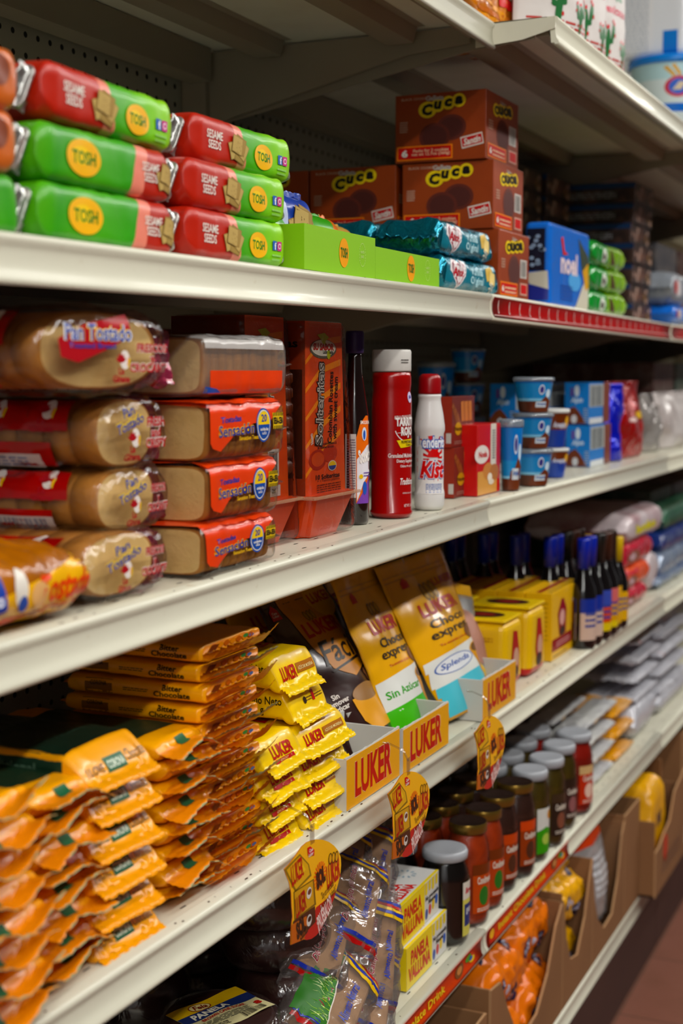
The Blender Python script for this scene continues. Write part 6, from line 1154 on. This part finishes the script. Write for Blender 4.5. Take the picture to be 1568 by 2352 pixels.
# yellow, white and red sugar boxes
pw = mat('white_sugar_box', '#d3d2cf', .4, coat=.2)
def sugar_box(W, D_, H):
    m = M(); m.box(0, W, 0, D_, 0, H, pw, .001); f = FRONT(0, 0, 0); l = LEFT(0, D_/2, 0); t = TOP(0, 0, H); yl = ink('#e8cf0f'); rd = ink('#c5301c'); W2 = W*.62
    m.dec(f, rect(0, W2, 0, H), yl, .5); m.dec(f, text('PANELA\nVALLUNA', W2*.86, H*.72, W2*.5, H*.50, .04), rd, 1.5); m.dec(l, rect(-D_/2, D_/2, 0, H), yl, .5); m.dec(t, rect(0, W, 0, D_*.05), yl, .5)
    m.dec(t, text('PANELA\nVALLUNA', W*.52, D_*.36, W*.3, D_*.26, .04), rd, 1); m.dec(t, rays(W*.78, D_*.4, W*.06, W*.10, 10, .35), ink('#7a97a8'), 1); m.dec(t, lines(W*.1, W*.6, D_*.6, D_*.8, 5, 5), ink('#6a6a6a'), 1)
    for k in range(4): x = W2+W*(.01+k*.09); m.dec(f, rect(x, x+W*.06, H*(.74+.05*(k % 2)), H*.98), yl, 1); m.dec(f, ell(x+W*.03, H*(.74+.05*(k % 2)), W*.03, H*.07), yl, 1.1)
    for k, c in enumerate(('#2f4a9a', '#c5444a', '#e0c01c', '#3a5fb0')): m.dec(f, ell(W2+W*(.05+k*.088), H*(.2+.05*k), W*.034, H*.13), ink(c), 1)
    m.dec(f, text('No procesada\nNatural', W*.34, H*.24, W2+W*.19, H*.52, .03), blk, 1.5); return Design(m.build('sugar_box'))
y9 = .022; a, b_ = fx(934, y9), fx(1029, y9); H1 = .056
SX = sugar_box(b_-a, .09, H1)
SX.put((a+.006, y9, zD+.001), 'yellow and white sugar box with red lettering, lower one', 'sugar box'); SX.put((a-.002, y9+.006, zD+.002+H1), 'yellow and white sugar box with red lettering, upper one', 'sugar box', rz=.02)
# jars
glass = film('jar_glass', base=.03, rough=.04, bump=0); goldlid = mat('gold_lid', '#8f7440', .28, .8, bump=.1, bs=30); blklid = mat('dark_lid_top', '#30231f', .3, .4); whlid = mat('white_jar_lid', '#a7aab0', .35, coat=.2, bump=.1, bs=80)
def jar(R_, H, fill, lid, label=None, solid=False, seed=1, lump=0, bright=True):
    r = empty('glass_jar'); prof = [(0, .001), (R_*.82, .001), (R_*.94, .004), (R_, H*.08), (R_, H*.66), (R_*.97, H*.73), (R_*.84, H*.82), (R_*.80, H*.86), (R_*.80, H*.9)]
    m = M(); b0 = [(0, .004)]+[(p[0]*.94, p[1]+.002) for p in prof[2:-1]]+[(0, H*.85)]
    m.lathe(b0, fill, 40)
    if lump:
        for v in m.bm.verts: n_ = noise.noise(v.co*lump+Vector((seed*3, 1, 2))); v.co.x *= 1+.06*n_-.03; v.co.y *= 1+.06*n_-.03
    m.build('contents', r); m = M(); m.lathe(prof, glass, 48); m.freeze(); f = face_frame(0, .48)
    if label: label(m, f, R_, H)
    m.build('glass', r); m = M()
    if lid == 'gold': m.lathe([(R_*.84, 0), (R_*.88, .001), (R_*.88, H*.075), (R_*.85, H*.09)], goldlid, 48); m.lathe([(R_*.85, H*.09), (R_*.8, H*.085), (0, H*.085)], blklid, 48)
    else: m.lathe([(R_*.86, 0), (R_*.91, .001), (R_*.92, H*.07), (R_*.86, H*.10), (R_*.8, H*.098), (0, H*.096)], whlid, 48)
    m.build('lid', r).location.z = H*.87; return Design(r)
def lab_a(c1, c2, c3, txt='Condimento'):
    def fn(m, f, R_, H):
        m.dec(f, rect(-R_*.5, R_*.9, H*.14, H*.60), ink(c1), 1); m.dec(f, rect(-R_*.5, R_*.9, H*.5, H*.6), ink(c2), 1.5); m.dec(f, ell(R_*.1, H*.3, R_*.3, H*.09), ink(c3), 2); m.dec(f, text(txt, R_*1.0, H*.07, R_*.2, H*.45, .03), ink('#ddd2c4'), 2.4); m.dec(f, lines(-R_*.3, R_*.7, H*.16, H*.2, 2, 5), ink('#ddd2c4'), 2.2)
    return fn
def lab_g(m, f, R_, H):
    m.dec(f, rect(-R_*.4, R_*.92, H*.10, H*.58), ink('#cfcfc9'), 1); m.dec(f, poly([(-R_*.4, H*.34), (R_*.2, H*.38), (R_*.92, H*.32), (R_*.92, H*.10), (-R_*.4, H*.10)]), ink('#3f8f2a'), 1.5); m.dec(f, ell(R_*.5, H*.5, R_*.2, H*.05), ink('#c98a1c'), 1.8); m.dec(f, ell(R_*.2, H*.25, R_*.3, H*.06), ink('#a8c060'), 2)
def lab_b(m, f, R_, H):
    m.dec(f, rect(R_*.05, R_*.95, H*.10, H*.66), ink('#c9c26a'), 1); m.dec(f, rect(R_*.05, R_*.95, H*.48, H*.66), ink('#cfc9bd'), 1.3); m.dec(f, rect(R_*.15, R_*.95, H*.20, H*.43), ink('#1c2f6a'), 1.6); m.dec(f, text('Bogotá', R_*.7, H*.08, R_*.55, H*.56, .04, .2), ink('#b5283a'), 2); m.dec(f, text('guava', R_*.6, H*.07, R_*.55, H*.35, .02), ink('#cfd2d9'), 2.2)
c_or = mat('orange_fruit', '#b5481a', .4, coat=.3, bump=.8, bs=50, var=.8, var2='#8a3212', vs=30); c_dk = mat('dark_syrup_fill', '#0e0908', .2, coat=.5); c_br = mat('brown_fruit', '#3a2018', .4, coat=.4, bump=.6, bs=50); c_gr = mat('olive_fruit', '#4a3c14', .35, coat=.4, bump=.7, bs=40, var=.7, var2='#6a5a1c', vs=24); c_rd = mat('red_sauce', '#a02a0e', .35, coat=.4, bump=.5, bs=40, var=.7, var2='#6e1a0c', vs=22)
JR = [(1020, 2180, 116, 1932, c_dk, 'w', lab_b, 'black jar with a white lid and cream label', .004), (1072, 2135, 92, 1868, c_or, 'gold', lab_a('#b04a2a', '#6a3018', '#2f6a2a'), 'orange fruit jar with a gold lid, nearest of its kind', 0), (1108, 2095, 86, 1838, c_or, 'gold', lab_a('#a8442a', '#6a3018', '#2f6a2a'), 'orange fruit jar with a gold lid, second of its kind', 0), (1140, 2055, 84, 1808, c_br, 'gold', lab_a('#8e3a20', '#b5482a', '#4a2a1c'), 'brown fruit jar with a gold lid and orange label band', 0), (1180, 2022, 86, 1778, c_br, 'gold', lab_a('#8a3a1e', '#c04a2a', '#4a2a1c'), 'brown fruit jar with a gold lid, beside the green-labelled jar', 0), (1214, 1985, 82, 1750, c_gr, 'w', lab_g, 'olive jar with a silver-white lid and green label', 0), (1252, 1950, 80, 1722, c_gr, 'w', lab_a('#2a1c14', '#3a2a1c', '#7a4a3a'), 'dark olive jar with a silver-white lid and black label, nearer', 0), (1280, 1910, 76, 1692, c_gr, 'w', lab_a('#3a2420', '#2a1c14', '#8a5a5a'), 'dark olive jar with a silver-white lid and black label, farther', 0), (1314, 1876, 82, 1665, c_rd, 'w', lab_a('#b53a2a', '#c9a87a', '#e0c0b0'), 'red jar with a silver-white lid, farthest of the front jars', 0)]
for i, (px, pyb, wpx, pt, fill, lid, lb_, desc, dy0) in enumerate(JR):
    c, R_ = onshelf(px, pyb, "D", wpx*(1.1 if i else 1)); H = (zx(px, pt+14, c.x)-c.z); H = min(max(H, .10), .17); Dn = jar(R_, H/.97, fill, lid, lb_, seed=i, lump=60 if fill is not c_dk else 0)
    Dn.put((c.x, c.y, c.z+.0005), desc, 'jar')
    for k in range(1, 4 if i < 8 else 2): Dn.put((c.x-.005*k, c.y+k*(2*R_+.004), c.z+.0005), 'shaded jar behind the %s jar, %s one back' % (('white-lidded black', 'nearest orange', 'second orange', 'first brown', 'second brown', 'green-labelled', 'nearer black-labelled', 'farther black-labelled', 'red')[i], ('first', 'second', 'third')[k-1]), 'jar')
# yellow and white stick packets, then silver sacks
ws = mat('white_yellow_stick', bands=[(-.2, '#c9c9c6'), (-.035, '#dba512'), (.035, '#c9c9c6')], axis=0, rough=.3, coat=.4, bump=.8, bs=25)
ws = mat('white_stick_wrap', '#c6c6c4', .3, coat=.4, bump=.9, bs=25, var=.4, var2='#9a9aa6', vs=20)
def stickf(m, f, W, H): m.dec(f, poly([(-W*.30, H*.2), (W*.26, H*.2), (W*.26, H*.66), (-W*.26, H*.66)]), ink('#e2aa10'), 1); m.dec(f, rect(-W*.44, -W*.34, H*.2, H*.5), ink('#2a3f8c'), 1.2); m.dec(f, rect(W*.3, W*.36, H*.2, H*.7), ink('#7a86b0'), 1.2)
for k, (p0, p1, pt, pb) in enumerate(((1352, 1420, 1768, 1812), (1354, 1424, 1732, 1774), (1354, 1424, 1696, 1738), (1356, 1428, 1660, 1702))):
    packet('snack_stick', p0, p1, pt+4, pb+10, .03+.004*k, ws, 70+k, 'white and yellow snack packet right of the red jar, %s' % ORD[k], 'snack packet', 'D', D_=.052, fn=stickf, z=zD+.002+k*.036, n=2.6)
yst = mat('yellow_stick_wrap', '#d99a1c', .3, coat=.4, bump=.9, bs=25, var=.4, var2='#c9c0b0', vs=14)
for k, (p0, p1, pt, pb) in enumerate(((1424, 1468, 1708, 1742), (1424, 1468, 1672, 1708), (1420, 1464, 1636, 1675))):
    packet('snack_stick', p0, p1, pt, pb, .03+.005*k, yst, 75+k, 'yellow snack packet left of the silver sacks, %s' % ORD[k], 'snack packet', 'D', D_=.056, fn=stickf, z=zD+.002+k*.040, n=2.6)
sv = mat('pale_silver_sack', '#cbcbd2', .32, .15, coat=.4, bump=1.1, bs=22, var=.4, var2='#8d8d98', vs=14); dkc = mat('dark_contents_sack', '#3a2420', .5, coat=.3, bump=.8, bs=30, var=.6, var2='#5a3830', vs=26)
def bothf(m, f, W, H): m.dec(f, rect(-W*.5, -W*.42, 0, H), ink('#b5481c'), 1); m.dec(f, lines(-W*.2, W*.2, H*.3, H*.6, 3, 6), ink('#8890a5'), 1)
for k in range(6): packet('silver_sack', 1466+k*1.5, 1516+k*2, 1600, 1650, .03+.003*k, sv, 80+k, 'pale silver sack in the nearer silver pile, %s' % ORD[k], 'sack', 'D', D_=.062, n=2.2, fin=.005, z=zD+.002+k*.038, fn=bothf if k == 5 else None)
for k in range(6): packet('silver_sack', 1524+k, 1590, 1560, 1610, .032+.003*k, sv, 90+k, 'pale silver sack in the pile at the right edge, %s' % ORD[k], 'sack', 'D', D_=.066, n=2.2, fin=.005, z=zD+.002+k*.040, fn=bothf if k in (3, 5) else None)
def _b(name, x, y, z, W, D_, H, mt, label, cat, grp=None, seed=1, rz=0):
    m = M(); flow(m, W, D_, H, mt, 'x', fin=(.01, .01), seed=seed, wr=.004, nseg=32, nb=12); o = m.build(name, loc=(x, y, z)); o.rotation_euler.z = rz; return tag(o, label, cat, grp)
for o in [o for o in COL.objects if o.name.startswith(('silver_sack', 'snack_stick'))]:
    c = o.copy(); COL.objects.link(c); c.location.y += .064; tag(c, o['label'].replace('silver sack in', 'silver sack behind').replace('snack packet', 'snack packet behind,').replace('white and yellow', 'white-yellow'), o['category'])
base_sack = None
for c_, (xx, yy) in enumerate(((2.72, .33), (2.95, .34), (2.5, .33))):
    for k in range(5 if c_ < 2 else 3):
        if base_sack is None: base_sack = _b('dark_sack', xx, yy, zD+.002, .21, .17, .042, dkc, 'x', 'sack', seed=5); o = base_sack
        else: o = base_sack.copy(); COL.objects.link(o); o.location = (xx, yy, zD+.002+k*.043)
        tag(o, 'dark brown sack in shade behind the silver sacks, %s pile, %s' % (('middle', 'right', 'left')[c_], ORD[k]), 'sack')
# ================================================================== HANGING SIGNS
def sign():
    S = lambda x, y: (fx(600+x/3.015, -.03)-SX0, fz(600+x/3.015, 1800+y/3.015, -.03)-SZ0)
    SX0, SZ0 = fx(715, -.03), fz(715, 1930, -.03)
    r = empty('hanging_sign'); out = [(185, 560), (225, 505), (270, 440), (305, 410), (340, 395), (380, 388), (420, 390), (465, 405), (500, 430), (530, 465), (547, 510), (550, 560), (545, 620), (532, 680), (515, 740), (495, 800), (470, 860), (450, 920), (425, 970), (400, 1020), (370, 1055), (335, 1080), (300, 1088), (280, 1084), (190, 1125), (193, 1050), (197, 985), (205, 930), (198, 850), (195, 760), (180, 690), (145, 600)]
    m = M(); m.prism([S(*p) for p in out], -.0004, .0004, mat('sign_card', '#efb41c', .45, coat=.15), 'xz', mside=ink('#b5602a'))
    f = FRONT(0, -.0004, 0)
    def P(pts, c, l=1): m.dec(f, poly([S(*p) for p in pts]), ink(c), l)
    P([(512, 745), (495, 800), (470, 860), (450, 920), (425, 970), (400, 1020), (370, 1055), (335, 1080), (300, 1088), (285, 1080), (300, 1030), (340, 960), (370, 860)], '#b5332e')
    def Tx(s_, x0, x1, y0, y1, c, l=2, bold=.03, rot=0, dx=0):
        a = S(x0, y0); b2 = S(x1, y1); m.dec(f, text(s_, abs(b2[0]-a[0]), abs(b2[1]-a[1]), 0, 0, bold), ink(c), l, rot=rot, at=((a[0]+b2[0])/2, (a[1]+b2[1])/2))
    P([(145, 602), (255, 490), (320, 560), (338, 640), (222, 755)], '#8a6a1c', 1); P([(160, 605), (254, 505), (312, 565), (325, 632), (226, 738)], '#d9a81c', 1.5); P([(190, 600), (262, 535), (295, 600), (215, 680)], '#e8c04a', 2)
    Tx('LUKER', 192, 275, 565, 655, '#b5221c', 3, rot=.15); P([(230, 650), (280, 618), (282, 626), (232, 658)], '#b5221c', 3)
    P([(210, 755), (355, 660), (370, 840), (215, 965)], '#7a5a14', 1); P([(216, 760), (345, 675), (356, 835), (222, 940)], '#c9981c', 1.5); Tx('LUKER', 222, 295, 790, 880, '#a5221c', 3, rot=.15); m.dec(f, ell(*S(318, 760), .0058, .0058), ink('#d9d0c8'), 2.5); m.dec(f, ell(*S(320, 752), .004, .0028), ink('#6a3a2a'), 3)
    P([(205, 960), (360, 850), (365, 960), (300, 1030), (290, 1060), (196, 1060)], '#4a2414', 2); m.dec(f, ell(*S(318, 950), .0058, .006), ink('#cfc9c4'), 2.5); m.dec(f, ell(*S(320, 940), .004, .0028), ink('#3a1c12'), 3); P([(193, 985), (300, 920), (305, 1020), (280, 1084), (190, 1123)], '#b5601c', 2.4); Tx('SOL', 225, 290, 960, 1035, '#2a1a10', 3.4, .06, rot=.2); Tx('Chocolate', 250, 305, 1015, 1045, '#2a1a10', 3.4, .02, rot=.2)
    m.dec(f, rays(*S(398, 640), .0065, .0145, 20, .5), ink('#e0621c'), 1.2); m.dec(f, ell(*S(398, 645), .0095), ink('#e07a1c'), 1.6); Tx('SOL', 370, 432, 605, 690, '#3a1c10', 2.6, .08, rot=.2)
    Tx('LUKER', 445, 538, 560, 660, '#b5332a', 2, .03, rot=.12)
    for k in range(3): m.dec(f, ell(*S(470+k*22, 520-k*8), .0042, .006), ink('#5a4010'), 2+.2*k); m.dec(f, ell(*S(470+k*22, 520-k*8), .0030, .0045), ink('#d9a01c'), 2.1+.2*k)
    P([(308, 448), (328, 436), (358, 460), (356, 500), (312, 500)], '#c5282c', 1.5); Tx('Casa\nLuker', 316, 350, 460, 490, '#ecd6d0', 2.4, .03)
    Tx('"Soy un chocolate\npara todos en la familia"', 395, 510, 745, 790, '#5a3a14', 2, .01, rot=.2); Tx('¡PRUÉBALOS!', 372, 480, 850, 945, '#ecd2cc', 2.4, .03, rot=.42)
    m.build('printed_card', r); m = M(); m.box(-.005, .005, -.0005, .0003, -.008, .012, film('clear_strip', base=.12, bump=.2)); m.tube([(0, .0, .008), (0, .006, .020), (0, .024, .0262), (0, .032, .0262)], .0012, film('clear_strip')); m.build('clear_arm', r).location.z = .004
    return Design(r), SX0, SZ0
SD, sx0, sz0 = sign()
SD.put((sx0, -.03, sz0), 'yellow hanging shelf sign, nearest of three, beside the sugar cakes', 'shelf sign'); x = fx(940, -.03); SD.put((x, -.03, sz0+.002), 'yellow hanging shelf sign, middle of three, above the white-lidded black jar', 'shelf sign'); x = fx(1128, -.03); SD.put((x, -.03, sz0+.002), 'yellow hanging shelf sign, farthest of three, in front of the gold-lidded jars', 'shelf sign')
# ================================================================== BASE SHELF CARTONS
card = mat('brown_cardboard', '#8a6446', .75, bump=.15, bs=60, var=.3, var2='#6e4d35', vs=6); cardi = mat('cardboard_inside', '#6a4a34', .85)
obag = mat('orange_gloss_bag', '#e07a2e', .3, coat=.45, bump=1.1, bs=14, dist_=1.5); ybag = mat('yellow_gloss_bag', '#e8ae0c', .3, coat=.45, bump=1.1, bs=14, dist_=1.5)
def open_carton(x0, x1, D_, H, scoop, label, y=.0, z=.187, side=True):
    W = x1-x0; r = empty('open_carton', (x0, y, z)); t = .004; m = M(); m.prism([(0, 0), (W, 0)]+[(W*p, H*q) for p, q in scoop[::-1]], 0, t, card, 'xz', mside=mat('torn_cardboard_edge', '#b08a68', .9)); m.build('scooped_front', r)
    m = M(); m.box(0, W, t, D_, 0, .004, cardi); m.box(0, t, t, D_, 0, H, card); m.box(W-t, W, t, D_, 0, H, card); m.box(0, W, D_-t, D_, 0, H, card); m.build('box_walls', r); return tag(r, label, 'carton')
za_ = .187
xA, xB, xC, xDd = fx(1140, 0), fx(1308, 0), fx(1377, 0), fx(1450, 0)
open_carton(xA, xB-.004, .36, .195, [(0, 1), (.12, .97), (.2, .72), (.32, .42), (.46, .28), (.62, .30), (.78, .52), (.9, .85), (1, .98)], 'brown carton with a scooped front holding orange bags')
open_carton(xB+.002, xC-.003, .36, .205, [(0, .95), (.1, .6), (.25, .35), (.5, .3), (.75, .55), (.9, .85), (1, 1)], 'brown carton with a scooped front holding yellow bags')
open_carton(xC+.002, xDd-.002, .36, .20, [(0, .85), (.06, .6), (.15, .38), (.35, .2), (.62, .22), (.8, .5), (.92, .9), (1, 1)], 'brown carton with a narrow scoop holding an orange and clear bag')
open_carton(1.25, xA-.02, .36, .17, [(0, 1), (.5, .98), (1, 1)], 'brown carton at the bottom left of the base shelf, mostly below the photo')
def gbag(W, D_, H, mt, seed, up=True):
    m = M(); flow(m, W, D_, H, mt, 'x', fin=(.015, .015), n=3, seed=seed, wr=.010, curl=.006, e=W*.22, nseg=56, nb=26, pleat=.004); m.freeze(); f = FRONT(0, -D_, 0); t = TOP(0, 0, H*2); l = LEFT(-W, 0, 0)
    for (fr, X, Y) in ((f, -W*.2, H*.6), (f, W*.18, H*.35), (t, -W*.25, -D_*.2), (t, W*.1, D_*.1), (t, W*.25, -D_*.3)):
        m.dec(fr, ell(0, 0, .020, .011), ink('#232344'), 1.2, rot=.5, at=(X, Y)); m.dec(fr, text('PAN', .026, .009, 0, 0, .04), ink('#c9cbe0'), 2.2, rot=.5, at=(X, Y))
    m.dec(f, ell(-W*.02, H*.5, .012, .007), ink('#c9cbe0'), 1); m.dec(f, text('PAN', W*.24, H*.24, W*.28, H*.2, .05), ink('#2a2348'), 1.5); m.dec(f, rect(-W*.3, W*.1, H*.05, H*.12), ink('#c5402a'), 1); return Design(m.build('flour_bag'))
OB = gbag(.20, .15, .10, obag, 101); OB2 = gbag(.19, .15, .10, obag, 102); YBg = gbag(.20, .15, .10, ybag, 103)
wA2 = xB-xA
OB.put((xA+.11, .095, .193), 'glossy orange flour bag in the scooped carton, lower left', 'flour bag', rx=.1); OB2.put((xA+.31, .095, .193), 'glossy orange flour bag in the scooped carton, lower right', 'flour bag', rx=.12)
OB2.put((xA+.13, .10, .290), 'glossy orange flour bag in the scooped carton, upper left, its top sagging', 'flour bag', rx=.15, ry=.12); OB.put((xA+.30, .105, .300), 'glossy orange flour bag in the scooped carton, upper right', 'flour bag', rx=.1, ry=-.1)
OB.put((xA+.20, .27, .30), 'glossy orange flour bag at the back of the scooped carton', 'flour bag')
s2 = (xC-xB)/.22
YBg.put((xB+(xC-xB)/2, .095, .193), 'glossy yellow flour bag low in its scooped carton', 'flour bag', sc=(s2*.97,)*3); YBg.put((xB+(xC-xB)/2-.0, .085, .300), 'glossy yellow flour bag on top in its scooped carton', 'flour bag', rx=.1, sc=(s2*.97,)*3, ry=.1); YBg.put((xB-.0, .22, .335), 'glossy yellow flour bag lying behind at the left of its carton', 'flour bag', sc=(.95,)*3)
YBg.put((xB+.10, .12, .338), 'glossy yellow flour bag piled highest above its carton rim', 'flour bag', rx=.2, ry=-.15, sc=(.92,)*3)
cl = mat('clear_grey_bag', '#a9a6a6', .2, .1, coat=.6, bump=1.3, bs=26, var=.5, var2='#6d6a70', vs=16)
m = M(); pouch(m, (xDd-xC)*.82, .21, .09, cl, seed=8, wr=.006, seal=.05, bot=.8); m.freeze(); f = FRONT(0, -.12, 0); m.dec(f, rect(-.12, .12, .155, .20), ink('#d9501c'), 1); m.dec(f, lines(-.05, .03, .06, .14, 6, 4), ink('#d0d0d4'), 1); m.dec(f, rect(.06, .10, .08, .14), ink('#4a6ab0'), 1); m.dec(f, rect(.06, .10, .05, .07), ink('#d9a01c'), 1)
o = m.build('snack_bag', loc=((xC+xDd)/2+.01, .055, .225)); tag(o, 'clear grey bag with an orange top band standing in the narrow-scooped carton', 'snack bag')
_b('orange_bag', (xC+xDd)/2-.01, .15, .395, .2, .12, .05, mat('orange_gloss_bag'), 'orange bag lying across the top of the clear grey bag in its carton', 'snack bag', seed=14)
# big carton overhanging the base shelf edge
gx, gy = 2.905, -.035; Wc = 3.12-gx+.10; Hc = zx(1462, 1882, gx)-.19
r = empty('open_carton', (gx, gy, .1875)); m = M(); Dc = .26; 
m.prism([(0, 0), (Wc, 0), (Wc, Hc*1.25), (Wc*.6, Hc*1.1), (Wc*.45, Hc*.78), (Wc*.25, Hc*.70), (Wc*.12, Hc*.62), (0, Hc*.60)], 0, .004, card, 'xz', mside=mat('torn_cardboard_edge')); f = FRONT(0, 0, 0); m.dec(f, ell(Wc*.30, Hc*.5, .022, .03), ink('#c5402a'), 1); m.dec(f, lines(Wc*.2, Wc*.8, Hc*.2, Hc*.42, 4, 5), ink('#5a4038'), 1); m.build('scooped_front', r)
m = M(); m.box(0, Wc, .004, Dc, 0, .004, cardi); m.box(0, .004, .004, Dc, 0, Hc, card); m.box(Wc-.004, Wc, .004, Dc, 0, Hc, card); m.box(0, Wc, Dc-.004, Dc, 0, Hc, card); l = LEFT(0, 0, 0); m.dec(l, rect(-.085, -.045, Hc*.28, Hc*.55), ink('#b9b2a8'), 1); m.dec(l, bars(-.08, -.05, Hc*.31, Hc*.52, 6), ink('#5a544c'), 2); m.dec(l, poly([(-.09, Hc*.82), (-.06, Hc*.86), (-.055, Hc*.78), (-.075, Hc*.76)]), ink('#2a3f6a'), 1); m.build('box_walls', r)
m = M(); m.box(0, .004, 0, .20, 0, .09, card); o = m.build('raised_flap', r); o.location = (Wc*.55, .03, Hc*.98); o.rotation_euler = (0, 0, -.5); tag(r, 'big brown carton with a torn front jutting past the base shelf edge', 'carton')
m = M(); flow(m, .13, .12, .17, ybag, 'x', fin=(.01, .012), n=5, e=.02, seed=7, wr=.004, hend=.05); m.freeze(); m.dec(FRONT(0, -.1, 0), text('PAN', .05, .03, 0, .09, .04), ink('#2a2348'), 1); m.dec(FRONT(0, -.1, 0), rect(-.05, .05, .02, .05), ink('#c98a1c'), 1)
zb_ = .193+Hc*.30; m2 = m.build('flour_bag', loc=(gx+.095, gy+.075, zb_)); tag(m2, 'yellow flour bag rising out of the big torn carton', 'flour bag')
OB.put((gx+.13, gy+.10, .1925), 'orange flour bag lying inside the big torn carton', 'flour bag', sc=(.9, .9, .7))
open_carton(xDd+.002, gx-.002, .30, .21, [(0, 1), (1, 1)], 'narrow brown carton squeezed beside the big torn carton')
open_carton(3.36, 3.75, .36, .24, [(0, 1), (1, 1)], 'brown carton on the base shelf at the far right edge')
open_carton(3.8, 4.2, .36, .24, [(0, 1), (1, 1)], 'brown carton deep in the third bay of the base shelf')
# the third bay's remaining stock, mostly cut off by the frame
for i, (sk, z) in enumerate((('A', zs('A', 3.7)), ('B', zs('B', 3.7)), ('C', zs('C', 3.7)))):
    for k in range(4):
        m = M(); m.box(0, .24, 0, .3, 0, .2, mat('far_box_%d' % ((i+k) % 3), ('#4a4a50', '#4a2a24', '#2f4438')[(i+k) % 3], .5, var=.6, var2='#8a8078', vs=20), .002); o = m.build('product_carton', loc=(3.42+k*.27, .10, z+.001)); tag(o, '%s product carton deep in the third bay, %s shelf, %s in its row' % (('grey', 'maroon', 'dark green')[(i+k) % 3], ('cracker', 'bread', 'chocolate')[i], ('first', 'second', 'third', 'fourth')[k]), 'carton')

# ------------------------------------------------------------------ groups for everything that repeats
LV = (('on the base shelf', 0, .47), ('on the jar shelf', .47, .775), ('on the chocolate shelf', .775, 1.07), ('on the bread shelf', 1.07, 1.36), ('on the upper shelf', 1.36, 1.73), ('on the top shelf', 1.73, 2.4))
from collections import defaultdict
GG = defaultdict(list)
for o in COL.objects:
    if o.parent is None and 'category' in o and 'group' not in o:
        lv = [n for n, a, b_ in LV if a <= o.location.z < b_]; GG[(o.name.split('.')[0], o['category'], lv[0] if lv else 'by the shelves')].append(o)
for (nm, cat, lv), L_ in GG.items():
    if len(L_) > 1:
        for o in L_: o['group'] = '%s %s' % (nm.replace('_', ' ')+('es' if nm.endswith(('x', 'sh', 'ch')) else 's'), lv)
